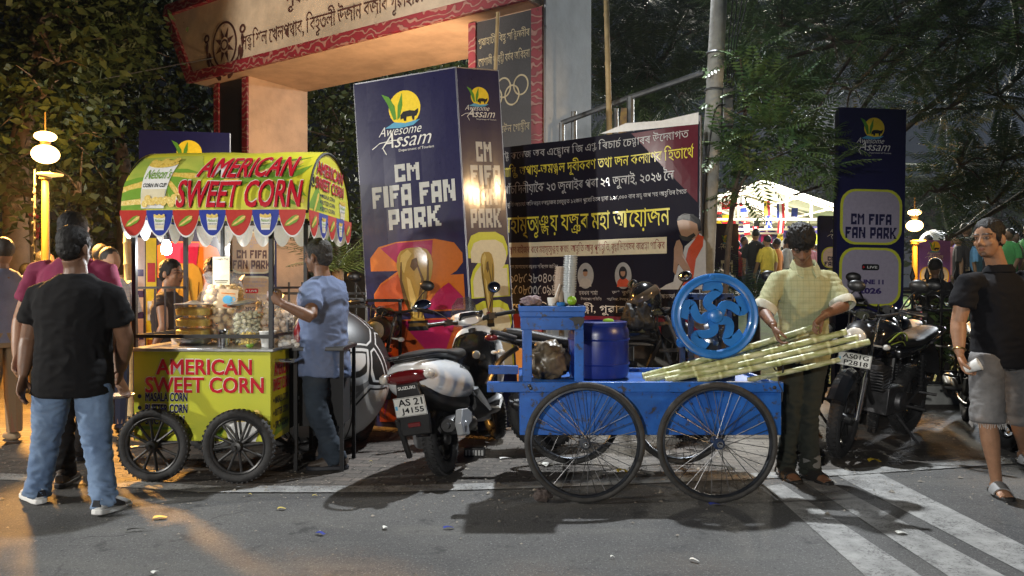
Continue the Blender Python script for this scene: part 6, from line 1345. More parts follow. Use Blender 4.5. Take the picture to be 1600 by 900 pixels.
# ------------------------------------------------------------------ motorcycles
def motorcycle(label, loc_, yaw, lean, paint, stripe=None, l1=None, l2=None, front_plate=True, turn=0, tailup=0, grp='motorcycles parked on the pavement', mir=True):
    o = root('motorcycle', label, 'motorcycle', loc_, group=grp, rot=(R(lean), 0, R(yaw)))
    mc_wheel(o, (0,0,.305), .305, .058, 5)
    st_ = bpy.data.objects.new('steering', None); COL.objects.link(st_); st_.parent = o; st_.location = (1.02,0,.88); st_.rotation_euler = (0, 0, R(turn))
    mc_wheel(st_, (.27,0,-.578), .302, .048, 5)
    b = MB()
    for sg in (-1, 1): b.tube([(.27,sg*.085,-.578),(.17,sg*.085,-.26)], .027, 12); b.tube([(.17,sg*.085,-.26),(-.02,sg*.085,.16)], .017, 10)
    b.box((.02,0,.10), (.09,.22,.03)); b.box((.10,0,-.12), (.09,.22,.03)); b.build('fork', M_CHROME if stripe else M_ENG, st_)
    b = MB(); b.torus((.27,0,-.578), .325, .062, (0,1,0), 30, 8, R(10), R(150), sq=1.1); b.build('front_fender', paint, st_)
    b = MB(); b.loft([[Vector((.10+dx, hw*math.cos(a), .05+hh*math.sin(a)+dz)) for a in [2*math.pi*k/20 for k in range(20)]] for dx, hw, hh, dz in ((-.05,.07,.07,0),(.02,.105,.11,0),(.10,.10,.105,-.01),(.14,.085,.085,-.015))]); hl = b.build('headlight', M_BPLAST, st_)
    b = MB(); b.ell((.235,0,.035), (.03,.082,.08)); b.build('headlight_lens', M_LENS, hl)
    b = MB(); b.loft([[Vector((.05+dx, hw*math.cos(a), .20+hh*math.sin(a))) for a in [2*math.pi*k/16 for k in range(16)]] for dx, hw, hh in ((-.08,.07,.03),(.0,.085,.045),(.06,.05,.03))]); b.build('dashboard', M_GLOSSB, st_)
    b = MB(); b.tube(bez([(-.14,.38,.235),(-.10,.26,.245),(.0,.10,.20),(0,-.10,.20),(-.10,-.26,.245),(-.14,-.38,.235)],6), .012, 8); b.build('handlebar', M_BPLAST, st_)
    for sg in (-1, 1):
        b = MB(); b.tube([(-.105,sg*.27,.244),(-.142,sg*.385,.235)], .019, 10); b.box((-.085,sg*.235,.245), (.05,.05,.045)); b.tube(bez([(-.07,sg*.22,.25),(-.02,sg*.3,.245),(-.07,sg*.38,.235)],4), .007, 6); b.build('grip', M_BPLAST, st_)
        if mir: mirror(st_, (-.07,sg*.22,.26), (-.03,sg*.33,.43), (-1,sg*.12,.05), .068, .046)
        b = MB(); b.tube([(.08,sg*.09,-.02),(.09,sg*.17,-.02)], .008, 6); b.ell((.09,sg*.19,-.02), (.035,.03,.022)); b.build('turn_lens', M_LENS, st_)
    if front_plate and l1: plate(st_, (.185,0,-.14), (R(-8), 0, R(90)), l1, l2, .24, .10)
    b = MB(); 
    for k in range(3): b.tube(bez([(-.05,.1-.1*k,.2),(.16,.12-.1*k,.12+.05*k),(.08,.08-.08*k,-.2)],6), .005, 6)
    b.build('cables', M_WIRE, st_)
    sub(body([(.98,.86,.06,.06),(.92,.90,.13,.10),(.78,.93,.155,.12),(.62,.91,.15,.11),(.48,.87,.11,.08),(.42,.85,.07,.05)], 2.3).build('tank', paint, o, 60))
    if stripe:
        for sg in (-1, 1):
            b = MB(); b.tube(bez([(.90,sg*.145,.88),(.76,sg*.163,.95),(.62,sg*.155,.93),(.58,sg*.152,.88)],6), .006, 6); b.tube(bez([(.86,sg*.15,.86),(.70,sg*.162,.88),(.60,sg*.152,.84)],5), .004, 6); b.build('tank_stripe', stripe, o)
    b = MB(); b.lathe([(.001,.0),(.04,.0),(.04,.012),(.001,.014)], (.74,0,1.045), (0,0,1), 18); b.build('fuel_cap', M_CHROME, o)
    t_ = tailup
    sub(body([(.50,.84,.08,.04),(.36,.83,.13,.045),(.12,.84,.135,.045),(-.02,.87+t_*.4,.12,.05),(-.20,.90+t_*.7,.11,.045),(-.34,.92+t_,.06,.03)], 2.5).build('seat', M_SEAT, o, 60))
    sub(body([(.46,.74,.06,.06),(.30,.76,.12,.06),(.0,.80,.11,.05),(-.28,.86+t_*.8,.075,.04),(-.45,.89+t_,.03,.02)], 2.4).build('tail_panel', paint, o, 60))
    b = MB(); b.ell((-.42,0,.865+t_), (.06,.06,.03)); b.build('tail_lamp', M_TAILR, o)
    b = MB(); b.tube(bez([(-.22,0,.80),(-.36,0,.70),(-.46,0,.52)],6), [.07]*6+[.07]*6+[.08], 10, sq=(1,.3)); b.build('rear_fender', M_BPLAST, o)
    if l1 and not front_plate: plate(o, (-.455,0,.60), (R(8), 0, R(-90)), l1, l2, .20, .10)
    for sg in (-1, 1): b = MB(); b.tube([(-.36,sg*.04,.77),(-.38,sg*.14,.77)], .008, 6); b.ell((-.38,sg*.165,.77), (.03,.035,.022)); b.build('turn_lens', M_LENS, o)
    b = MB()
    for sg in (-1, 1): b.tube([(-.26,sg*.10,.86),(.0,sg*.13,.83)], .011, 6)
    b.tube(bez([(-.24,.1,.88),(-.4,.08,.93),(-.4,-.08,.93),(-.24,-.1,.88)],5), .012, 8); b.build('grab_rail', M_ENG, o)
    b = MB()
    for sg in (-1, 1):
        b.bar((0,sg*.10,.305), (.40,sg*.10,.38), .03, .05); b.tube([(.06,sg*.12,.36),(.16,sg*.13,.74)], .022, 10)
        for k in range(9): b.torus((.07+.010*k,sg*.1215,.40+.035*k), .030, .006, (.26,0,1), 12, 5)
    b.tube([(1.0,0,.85),(.80,0,.45),(.62,0,.27),(.42,0,.28),(.40,0,.75)], .022, 8); b.tube([(1.0,0,.87),(.7,0,.80),(.3,0,.78),(-.2,0,.82)], .02, 8); b.build('frame', M_BPLAST, o)
    b = MB(); b.box((.56,0,.38), (.30,.24,.22)); b.lathe([(.075,-.16),(.085,-.14),(.085,.14),(.075,.16)], (.50,0,.37), (0,1,0), 20)
    for k in range(8): b.box((.70+.004*k,0,.47+.024*k), (.17,.20,.010), Matrix.Rotation(R(12), 3, 'Y'))
    b.cyl((.69,0,.45), (.735,0,.68), .06, .06, 14); b.build('engine', M_ENG, o, bevel=.012)
    b = MB(); b.tube(bez([(.76,-.05,.55),(.84,-.09,.42),(.70,-.13,.24),(.40,-.15,.23),(.15,-.16,.27)],6), .021, 10); b.tube([(.16,-.16,.265),(.08,-.165,.28),(-.24,-.175,.36),(-.30,-.176,.375)], [.03,.058,.058,.035], 16); b.tube([(-.33,-.176,.383),(-.28,-.176,.37)], .02, 10); b.build('exhaust', M_BPLAST, o)
    b = MB(); b.prism([(.0,.34),(.0,.38),(.42,.44),(.44,.36),(.40,.34)], (0,.125,0), (1,0,0), (0,0,1), .03); b.build('chain_cover', M_BPLAST, o)
    b = MB()
    for sg in (-1, 1): b.tube([(.42,sg*.13,.33),(.42,sg*.30,.33)], .014, 8); b.tube([(.16,sg*.14,.42),(.13,sg*.27,.42)], .012, 8); b.bar((.40,sg*.14,.33),(.16,sg*.14,.45),.02)
    b.tube([(.48,.10,.26),(.38,.30,.0)], .012, 8); b.build('foot_pegs', M_ENG, o)
    return o
motorcycle('black motorcycle with a helmet on its handlebar, parked behind the cane cart', (.27, 5.98, 0), 12, -6, M_GLOSSB, turn=18, tailup=.02)
motorcycle('black motorcycle with green tank lines and front plate AS01G P2818', (3.42, 6.60, 0), -139, -7, M_GLOSSB, mat('green_decal', (.25,.34,.03), .35), 'AS01G', 'P2818', True, 10)
motorcycle('dark motorcycle mostly hidden behind the man in the black polo shirt', (4.35, 7.2, 0), -112, -7, M_GLOSSB, None, turn=12)
motorcycle('dark motorcycle wedged between the cane seller and the large dark board', (2.75, 7.05, 0), -118, -7, M_GLOSSB, None, turn=8)
motorcycle('dark motorcycle parked between the large dark board and the railing', (3.95, 7.75, 0), -128, -7, M_GLOSSB, None, turn=10)
motorcycle('dark motorcycle squeezed between the football and the white scooter', (-1.33, 7.55, 0), -84, -7, M_GLOSSB, None, turn=-14)
he = root('helmet', 'black and grey helmet hanging on the handlebar behind the blue drum', 'helmet', P(1008,468,6.2)); b = MB()
prof = []
for k in range(13): a = R(-40+k*130/12); prof.append((.135*math.cos(a), .15*math.sin(a)))
b.lathe(prof+[(.001,.15)], (0,0,0), (-.25,.1,1), 30); b.ell((-.07,-.04,-.06), (.10,.10,.06), nu=20, nv=12); b.build('shell', M_GLOSSB, he)
b = MB(); b.torus((-.02,-.012,.02), .139, .012, (-.6,.1,1), 40, 8, sq=3.2); b.build('visor', mat('bronze_visor', (.13,.10,.07), .12, .5), he)
b = MB(); b.tube(bez([(.02,-.1,-.1),(.03,-.11,-.2),(.08,-.08,-.25),(.1,.0,-.12)],5), .008, 6); b.build('strap', M_WIRE, he)
rag('backpack', 'dark rucksack strapped on the motorcycle tank behind the drum', 'bag', (1.02, 6.12, .93), .13, .12, .16, mat('black_bag_cloth', (.012,.012,.012), .6, bump=.4), 6, .3)
# ------------------------------------------------------------------ big football display behind the corn seller
fo_ = root('football_display', 'big black and white football prop behind the corn seller', 'football prop', (-1.56, 6.15, 0))
def ballmat():
    m, nt, bs = node_mat('football_skin'); tcn = nt.nodes.new('ShaderNodeTexCoord'); vo = []
    for ft in ('F1', 'DISTANCE_TO_EDGE'):
        v = nt.nodes.new('ShaderNodeTexVoronoi'); v.feature = ft; v.inputs['Scale'].default_value = 2.1; v.inputs['Randomness'].default_value = .75; nt.links.new(tcn.outputs['Object'], v.inputs['Vector']); vo.append(v)
    sp = nt.nodes.new('ShaderNodeSeparateColor'); nt.links.new(vo[0].outputs['Color'], sp.inputs[0])
    blk = rng_(nt, sp.outputs[0], .26, .27); inner = rng_(nt, vo[1].outputs['Distance'], .070, .074); ring = rng_(nt, vo[1].outputs['Distance'], .042, .046)
    c = mixc(nt, blk, (.55,.56,.57), (.010,.010,.011)); c2 = mixc(nt, blk, (.010,.010,.011), (.55,.56,.57)); c = mixc(nt, inner, mixc(nt, ring, c, c2), c)
    nt.links.new(c, bs.inputs['Base Color']); bs.inputs['Roughness'].default_value = .45; return m
r_ = .565; b = MB(); b.ell((0,0,r_), (r_,r_,r_), nu=64, nv=40); b.build('ball', ballmat(), fo_)
MB().lathe([(.28,0),(.26,.05),(.2,.07)], n=24).build('base_ring', M_BPLAST, fo_)
ff = root('steel_stand', 'black square steel stand round the football, left of the tall board', 'metal stand', (-1.75, 5.55, 0)); b = MB()
for x in (.0, .62):
    for y in (.0, .45): b.bar((x,y,0),(x,y,1.16),.028)
for z in (1.16,.55):
    for y in (0,.45): b.bar((-.01,y,z),(.63,y,z),.028)
    for x in (0,.62): b.bar((x,.0,z),(x,.45,z),.028)
b.build('bars', M_BLACKM, ff, 0); ff.location = (-1.62, 6.75, 0)
# ------------------------------------------------------------------ litter on the road
def litter(name, label, cat, px, py, w, h, m, yaw, grp='scraps of litter on the road', curl=.006):
    g = G(px, py); b = MB(); N = 4; vs = []
    for sd in (0, 1):
        for j in range(2):
            for i in range(N+1): vs.append((w*(i/N-.5), h*(j-.5), .003+curl*math.sin(math.pi*i/N+.6*j)+.0015*sd))
    f = []
    for i in range(N): f += [(i, i+1, N+2+i, N+1+i), (2*N+2+N+1+i, 2*N+2+N+2+i, 2*N+2+i+1, 2*N+2+i), (i, 2*N+2+i, 2*N+3+i, i+1), (N+1+i, N+2+i, 3*N+4+i, 3*N+3+i)]
    b.add(vs, f); o = b.build(name, m); o.location = (g.x, g.y, .003); o.rotation_euler = (0, 0, R(yaw)); tag(o, label, cat, grp)
LY = mat('yellow_scrap', (.50,.40,.10), .7); LB = mat('blue_wrapper', (.02,.04,.28), .4); LW = mat('white_scrap', (.62,.62,.58), .8)
for a in (('paper_scrap','pale yellow paper scrap right of the walking man\'s heel','scrap',250,810,.07,.035,LY,10),('paper_scrap','small yellow scrap in front of the corn cart gap','scrap',440,796,.045,.02,LY,0),('twig','dark twig lying near the yellow scrap','twig',213,829,.09,.012,M_BPLAST,15),
          ('wrapper','blue wrapper in the middle of the road','wrapper',501,835,.05,.022,LB,-30),('paper_scrap','white square scrap on the open road','scrap',602,826,.025,.03,LW,20),('wrapper','small blue wrapper at the edge of the cart shadow','wrapper',701,826,.055,.018,LB,8),('wrapper','dark blue wrapper just under the right front wheel','wrapper',1116,789,.06,.03,LB,5),
          ('paper_scrap','white torn scrap low on the road','scrap',1085,877,.045,.014,LW,-40),('paper_scrap','tiny white scrap left of the torn one','scrap',957,872,.02,.01,LW,0),('paper_scrap','white crumb of paper on the middle stripe','scrap',1408,834,.05,.035,LW,0),('banana_peel','yellow peel on the pavement edge by the black motorcycle','peel',1366,722,.09,.03,mat('yellow_peel',(.55,.38,.02),.5),0),
          ('banana_peel','yellow peel seen through the left cart wheel','peel',972,738,.08,.03,MATS['yellow_peel'],20),('paper_scrap','white tissue seen through the left cart wheel','tissue',856,728,.08,.05,LW,40),('wrapper','crisp packet behind the scooter wheel','packet',790,717,.09,.03,LW,15),('paper_scrap','pale scrap at the lower left of the road','scrap',242,896,.03,.02,LW,60),
          ('paper_scrap','yellow speck by the seller\'s shoes','scrap',580,722,.02,.012,LY,0),('paper_scrap','cream scrap under the corn cart wheel','scrap',391,774,.02,.012,LY,0),('paper_scrap','cream crumb near the edge line','scrap',492,776,.03,.012,LY,0)): litter(*a, curl=.02 if 'peel' in a[0] or 'tissue' in a[1] else .006)
rag('broken_brick', 'dark broken brick chocked against the left front cycle wheel', 'brick', tuple(G(848,783)), .055, .045, .045, mat('dark_brick', (.06,.045,.04), .9, bump=.6), 2, .3)
bx = root('battery_box', 'small black box with pale markings on the pavement beside the scooter', 'box', tuple(G(742,712))); MB().box((0,0,.035), (.16,.09,.07)).build('case', M_BPLAST, bx, bevel=.006); s = Sheet(.001)
for k in range(6): s.rect(-.07+.024*k,.012,-.055+.024*k,.052,SILVER,1)
q = s.build('markings', bx); q.location = (0,-.0465,0)

gr = np.random.default_rng(9); n = 2600; gx = gr.uniform(-5.5, 5.5, n); ed = np.interp(gx, [p[0] for p in EDGE], [p[1] for p in EDGE]); gy = ed+np.abs(gr.normal(0, .55, n))*np.where(gr.random(n) < .75, 1, -.8)-.12; keep = gy > 3.2; gx, gy = gx[keep], gy[keep]; n = len(gx)
sz = gr.uniform(.003, .011, n)*np.where(gr.random(n) < .06, 2.4, 1); tet = np.array([(1,0,0),(-.5,.87,0),(-.5,-.87,0),(.1,.1,.9)]); V = []; F = []
for i in range(n):
    a = gr.uniform(0, 6.28); c_, s_ = math.cos(a), math.sin(a); k = len(V); V += [(gx[i]+sz[i]*(x*c_-y*s_), gy[i]+sz[i]*(x*s_+y*c_)*.8, .002+sz[i]*z*.7) for x, y, z in tet]; F += [(k,k+1,k+3),(k+1,k+2,k+3),(k+2,k,k+3)]
o = arr_mesh('gravel', np.array(V), np.array(F), mat('road_grit', (.10,.09,.08), .9, col2=(.30,.27,.22), vscale=60)); tag(o, kind='stuff')
# ================================================================== people
DG = lambda: bpy.context.evaluated_depsgraph_get()
def remeshed(mb, name, mats, parent, voxel, smooth_it=4, fn=None, tintfn=None, smf=.5):
    """one closed surface grown over overlapping limbs, then folds and skin colouring per vertex"""
    me = bpy.data.meshes.new(name); me.from_pydata(mb.v, [], mb.f); bm = bmesh.new(); bm.from_mesh(me); bmesh.ops.recalc_face_normals(bm, faces=bm.faces); bm.to_mesh(me); bm.free()
    t = bpy.data.objects.new(name, me); COL.objects.link(t)
    m = t.modifiers.new('r', 'REMESH'); m.mode = 'VOXEL'; m.voxel_size = voxel; m.use_smooth_shade = True
    if smooth_it: s = t.modifiers.new('s', 'SMOOTH'); s.iterations = smooth_it; s.factor = smf
    ev = t.evaluated_get(DG()); nm = bpy.data.meshes.new_from_object(ev); bpy.data.objects.remove(t); bpy.data.meshes.remove(me)
    nm.name = name
    nm.materials.clear()
    for q in (mats if isinstance(mats, (list, tuple)) else [mats]): nm.materials.append(q)
    if fn:
        co = [v.co.copy() for v in nm.vertices]; no = [v.normal.copy() for v in nm.vertices]
        for i, v in enumerate(nm.vertices): v.co = fn(co[i], no[i])
    nm.polygons.foreach_set('use_smooth', np.ones(len(nm.polygons), bool)); nm.update()
    o = bpy.data.objects.new(name, nm); COL.objects.link(o)
    if parent: o.parent = parent
    if tintfn: tint(o, tintfn)
    return o
def folds(amp, fx=9, fz=15, seed=0, spots=()):
    fx, fz, amp = fx*1.35, fz*1.25, amp*.82
    off = Vector((seed*3.7, seed*1.3, seed*2.1))
    def f(p, n):
        a = amp*.5
        for c, r_, k in spots:
            d = (p-c).length; a += amp*k*math.exp(-(d/r_)**2)
        q = Vector((p.x*fx, p.y*fx, p.z*fz))+off; w = noise.noise(q*.35)*1.5
        r1 = 1-abs(noise.noise(q+Vector((w,w,w))))*2.2; r2 = noise.noise(q*2.1)
        return p+n*a*(r1*.9+r2*.4+.05)
    return f
def skinmat(name, c): return mat(name, c, .48, tint=True, var=.10, vscale=30, sss=.12, spec=.4, bump=.12, bscale=220)
SK_D = skinmat('brown_skin', (.165,.085,.050)); SK_M = skinmat('mid_brown_skin', (.27,.145,.085)); SK_L = skinmat('tan_skin', (.29,.155,.09))
M_HAIRB = mat('black_short_hair', (.008,.007,.0065), .6, bump=.5, bscale=150, spec=.25); M_HAIRG = mat('greying_short_hair', (.018,.017,.016), .6, bump=.8, bscale=140, col2=(.06,.057,.054), vscale=60, spec=.25)
def hand(b, wr, d, n, s, curl=.5, sc=1.0, spread=.010, thumb=.5):
    """palm, four unequal fingers bent at two knuckles, thumb from the side of the palm"""
    d, n = d.normalized(), (n-d*n.dot(d.normalized())).normalized(); s = s.normalized() if s.length > 0 else d.cross(n)
    P_ = lambda a, u, v: wr+d*a*sc+s*u*sc+n*v*sc
    rings = []
    for a, hw, ht in ((-.02,.026,.019),(.01,.030,.018),(.045,.039,.016),(.085,.041,.013),(.097,.036,.010)): rings.append([P_(a, hw*math.cos(t), ht*math.sin(t)) for t in [2*math.pi*k/12 for k in range(12)]])
    b.loft(rings)
    for k, (u, L_, r_) in enumerate(((.031,.070,.0092),(.0105,.079,.0095),(-.0105,.073,.0090),(-.030,.058,.0080))):
        p = P_(.088-.006*abs(k-1), u, 0); ang = 0; pts = [P_(.06, u*.9, 0), p]; dd = d
        for seg, f in ((.44,.55),(.31,.95),(.25,.7)):
            ang += curl*f; dd = d*math.cos(ang)+n*math.sin(ang)+s*(u*spread*12); pts.append(pts[-1]+dd.normalized()*L_*seg*sc)
        b.tube(pts, [r_*sc]*2+[r_*sc, r_*.93*sc, r_*.75*sc], 8)
    t0 = P_(.018, .026, .004); t1 = P_(.048, .052, .018+.01*thumb); t2 = P_(.075, .056-.012*thumb, .034+.012*thumb); t3 = P_(.096, .050-.02*thumb, .044+.014*thumb); b.tube([t0, t1, t2, t3], [.0155*sc, .0125*sc, .0105*sc, .008*sc], 8)
def person(label, J, face, skin, hair='short', hairm=None, shirt=None, trousers=None, girth=1.0, headscale=1.0, voxel=.0062, sleeve=.55, hem=.10, shirtm=None, trouserm=None, short_legs=None,
           shoes=None, shoem=None, toes=None, hands=None, cuff=None, collar=False, facial=None, seed=1, loose=.018, untuck=True, legw=1.0, group=None, barefoot=False, parts=None):
    base = Vector(((J['anL'].x+J['anR'].x)/2, (J['anL'].y+J['anR'].y)/2, 0)); o = root('person', label, 'person', base, group=group)
    j = {k: Vector(v)-base for k, v in J.items()}
    g = girth; f = Vector(face).normalized(); hc = j['head']; up = (hc-j['neck']).normalized()
    up = (Vector((0,0,1))*.55+up*.45).normalized() if 'up' not in J else Vector(J['up']).normalized()
    f_ = f; sd = f_.cross(up)
    if sd.length < .1: sd = Vector((1,0,0))
    sd.normalize(); up = sd.cross(f_).normalized(); hs = headscale         # sd = the person's right
    H_ = lambda s_, a, u: hc+sd*s_*hs+f_*a*hs+up*u*hs
    HR = Matrix((sd, f_, up)).transposed()
    pel = (j['hipL']+j['hipR'])/2; hipax = (j['hipR']-j['hipL']).normalized(); shax = (j['shR']-j['shL']).normalized(); nk = j['neck']
    def torso(add, hem_, t1=1.0, top=True):
        rings = []; N = 22; sp = nk-pel
        L_ = [(-hem_,.168,.122),(-.04,.170,.122),(.06,.166,.120),(.22,.156,.112),(.42,.152,.108),(.62,.166,.114),(.78,.178,.112),(.87,.160,.098),(.945,.108,.078),(1.0,.062,.060)]
        for t, w, d in L_:
            ax = (hipax*(1-t)+shax*t); ax.z *= .8; ax.normalize(); fw = ax.cross(sp.normalized()).normalized(); fat = g*(1.0+.10*(g-1)*math.exp(-((t-.3)/.25)**2)*8)
            ad = add*(1.0 if t < .9 else .6); c = pel+sp*t+fw*(-.012*math.sin(math.pi*max(0,t)))*0
            rings.append([c+ax*(w*g+ad)*math.copysign(abs(math.cos(a))**.85, math.cos(a))+fw*(d*fat+ad)*math.copysign(abs(math.sin(a))**.9, math.sin(a)) for a in [2*math.pi*k/N for k in range(N)]])
        return rings
    # ---------------- body
    b = MB(); b.loft(torso(-.012, .0))
    b.tube([nk-(hc-nk)*.25, nk+(hc-nk)*.3, H_(0,-.022,-.055)], [.064*g**.5, .056*g**.5, .054*g**.5], 14)
    for q in ((0,-.004,.032,.074,.094,.086),(0,.022,-.030,.061,.070,.084),(0,.030,-.076,.046,.054,.040),(0,.068,-.097,.021,.019,.016)): b.ell(H_(q[0],q[1],q[2]), [hs*v for v in q[3:]], HR, 20, 14)
    b.tube([H_(0,.084,.016), H_(0,.098,-.008), H_(0,.108,-.030)], [.009*hs,.0105*hs,.0145*hs], 8)
    for s_ in (-1, 1):
        b.ell(H_(s_*.0135,.096,-.034), [.0095*hs,.011*hs,.008*hs], HR, 8, 6); b.ell(H_(s_*.040,.064,-.028), [.019*hs,.016*hs,.020*hs], HR, 10, 8)
        b.ell(H_(s_*.030,.079,.026), [.026*hs,.014*hs,.009*hs], HR, 10, 6); b.ell(H_(s_*.078,-.010,-.012), [.011*hs,.021*hs,.033*hs], HR @ Matrix.Rotation(s_*.35, 3, 'Z'), 10, 8)
        b.ell(H_(s_*.031,.076,.005), [.0145*hs,.012*hs,.0105*hs], HR, 10, 8)
    b.ell(H_(0,.086,-.056), [.024*hs,.012*hs,.0062*hs], HR, 10, 6); b.ell(H_(0,.085,-.069), [.020*hs,.012*hs,.0070*hs], HR, 10, 6)
    for S in 'LR':
        sh_, el, wr = j['sh'+S], j['el'+S], j['wr'+S]; ua = (el-sh_)
        b.ell(sh_, (.055*g,.054*g,.052*g)); b.tube([sh_, sh_+ua*.4, el-ua*.06, el, el+(wr-el)*.25, el+(wr-el)*.7, wr], [.054*g,.050*g,.042*g,.041*g,.043*g,.034*g,.027], 12)
        hd_ = (hands or {}).get(S, {}); d = Vector(hd_.get('d', (wr-el))).normalized(); n = Vector(hd_.get('n', (0,1,0))); sv = d.cross(n) if hd_.get('flip', S == 'R') else n.cross(d)
        hand(b, wr+d*.012, d, n, sv, hd_.get('curl', .55), hd_.get('sc', 1.0), thumb=hd_.get('thumb', .5))
        hp, kn, an = j['hip'+S], j['kn'+S], j['an'+S]
        b.tube([hp+Vector((0,0,.04)), hp, hp+(kn-hp)*.5, kn, kn+(an-kn)*.3, kn+(an-kn)*.75, an, an-Vector((0,0,.03))], [.080*g,.082*g,.064*g,.050*g**.5,.053*g**.5,.036*g**.5,.033,.033], 14)
        td = Vector((toes or {}).get(S, (0,-1,0))); td.z = 0; td.normalize(); side = Vector((-td.y, td.x, 0)); a0 = Vector((an.x, an.y, an.z-.075 if an.z > .08 else 0))
        fl = lambda a, h_, w, zz: [a0+td*a+side*w*math.cos(t)+Vector((0,0,zz+h_*math.sin(t))) for t in [2*math.pi*k/12 for k in range(12)]]
        b.loft([fl(-.055,.022,.022,.028), fl(-.04,.036,.030,.036), fl(.0,.045,.033,.045), fl(.06,.034,.038,.036), fl(.12,.020,.044,.022), fl(.145,.013,.042,.016)])
        if barefoot:
            for k in range(5): b.tube([a0+td*.12+side*(-.034+.017*k)*(1 if S == 'L' else -1)+Vector((0,0,.018)), a0+td*(.155+(.022,.018,.014,.008,.0)[::-1 if S == 'R' else 1][k])+side*(-.036+.018*k)*(1 if S == 'L' else -1)+Vector((0,0,.013))], [.010,.0085], 8)
    def sock(p, n):
        for s_ in (-1, 1):
            e_ = H_(s_*.031,.094,.006); d = (p-e_).length; p = p-f_*.0055*hs*math.exp(-(d/(.014*hs))**2)
        return p
    def tf(p):
        v = p-hc; a, u, s_ = v.dot(f_)/hs, v.dot(up)/hs, v.dot(sd)/hs; c = Vector((1,1,1))
        if a > .03 and -.13 < u < .12 and abs(s_) < .09:
            for q in (-1, 1):
                ex, ey = (s_-q*.031), (u-.006)
                if a > .06:
                    if (ex/.0125)**2+(ey/.0046)**2 < 1: c = Vector((1.15,1.4,1.7)) if abs(ex+.002*q) > .006 else Vector((.10,.10,.12))
                    elif (ex/.019)**2+((ey)/.0105)**2 < 1: c = Vector((.42,.40,.40))
                    if abs(ex) < .024 and abs(u-.027-.004*math.cos(ex*60)) < .0052: c = Vector((.16,.15,.15))
            if a > .07 and (s_/.020)**2+((u+.062)/.011)**2 < 1: c = Vector((.78,.55,.55)) if abs(u+.0625) > .0022 else Vector((.3,.2,.2))
            if a > .088 and abs(s_) < .012 and -.042 < u < -.036: c = Vector((.55,.5,.5))
            if facial and a > .05:
                m_ = noise.noise(p*90)*.25
                if 'mous' in facial and abs(s_) < .031 and -.052 < u < -.041: c = c*(.42+m_)
                if 'goat' in facial and abs(s_) < .022 and -.118 < u < -.080: c = c*(.36+m_)
                if 'beard' in facial and u < -.045 and (abs(s_) > .024 or u < -.076 or u > -.05): c = c*(.30+m_)
        elif facial and 'beard' in facial and a > -.01 and -.12 < u < -.03: c = c*(.35+noise.noise(p*90)*.2)
        return c
    remeshed(b, 'body', skin, o, voxel, 3, sock, tf)
    # ---------------- hair
    b = MB(); hm = hairm or M_HAIRB; vol = {'short': 1.0, 'thick': 1.1, 'crop': .985}[hair]
    b.ell(H_(0,-.014,.049), [.083*hs*vol,.097*hs*vol,.086*hs*vol], HR, 28, 18); b.ell(H_(0,-.055,.0), [.068*hs*vol,.055*hs*vol,.075*hs*vol], HR, 18, 12)
    for s_ in (-1, 1): b.ell(H_(s_*.066,.008,.018), [.014*hs,.032*hs,.042*hs], HR, 10, 8)
    if hair == 'thick':
        for k in range(9): a = -.9+1.8*k/8; b.ell(H_(.065*math.sin(a), .070*math.cos(a)-.003, .088-.012*abs(a)), [.026*hs,.030*hs,.024*hs], HR, 10, 8)
        for k in range(7): b.ell(H_(-.05+.017*k, .082-.012*abs(k-3)*.5, .058+.006*(k % 2)), [.016*hs,.018*hs,.022*hs], HR, 8, 6)
    def hf(p, n):
        v = p-hc; q = Vector((v.dot(sd)*1.0, v.dot(f_)*.45, v.dot(up)*.45))*95; a = (.0075 if hair == 'thick' else .0035)*hs
        return p+n*a*(noise.noise(q)+.6*noise.noise(q*2.3)+.5*noise.noise(v*40))
    remeshed(b, 'hair', hm, o, .0052, 2, hf)
    # ---------------- shirt
    b = MB(); b.loft(torso(loose, hem)); sp = (nk-pel); spots = [(pel+sp*.15, .18, .8)]
    for S in 'LR':
        sh_, el, wr = j['sh'+S], j['el'+S], j['wr'+S]; ua = el-sh_; ins = sh_+(nk-sh_)*.35-Vector((0,0,.02))
        if sleeve <= 1: pts = [ins, sh_, sh_+ua*sleeve*.5, sh_+ua*sleeve]; rr = [.060*g,.061*g+loose*.2,.059*g+loose*.4,.060*g+loose*.6]
        else: e2 = el+(wr-el)*(sleeve-1); pts = [ins, sh_, sh_+ua*.5, el, e2]; rr = [.062*g,.064*g+loose*.25,.060*g+loose*.5,.056*g+loose*.5,.050*g+loose*.5]
        b.tube(pts, rr, 16); spots += [(sh_-Vector((0,0,.10)), .10, .6), (pts[-1], .09, .5)]
    so = remeshed(b, 'shirt', shirtm, o, .0095, 4, folds(.011*(1.25 if loose > .02 else 1), 8, 13, seed, spots))
    if cuff:
        for S in 'LR':
            sh_, el, wr = j['sh'+S], j['el'+S], j['wr'+S]; ua = el-sh_
            e2 = sh_+ua*sleeve if sleeve <= 1 else el+(wr-el)*(sleeve-1); dd = (ua if sleeve <= 1 else wr-el).normalized(); b = MB(); x, y, z, _ = frame_to((0,0,0), dd)
            rr = (.064*g+loose*.7 if sleeve <= 1 else .050*g+loose*.5)+.004; b.loft([[e2+dd*h_+(x*math.cos(t)+y*math.sin(t))*(rr+.004*q+.003*math.sin(3*t+h_*80)) for t in [2*math.pi*k/20 for k in range(20)]] for h_, q in ((-.035,0),(-.03,1),(.012,1.3),(.022,.3),(.020,-1.5),(-.02,-2))]); b.build('cuff', cuff, o)
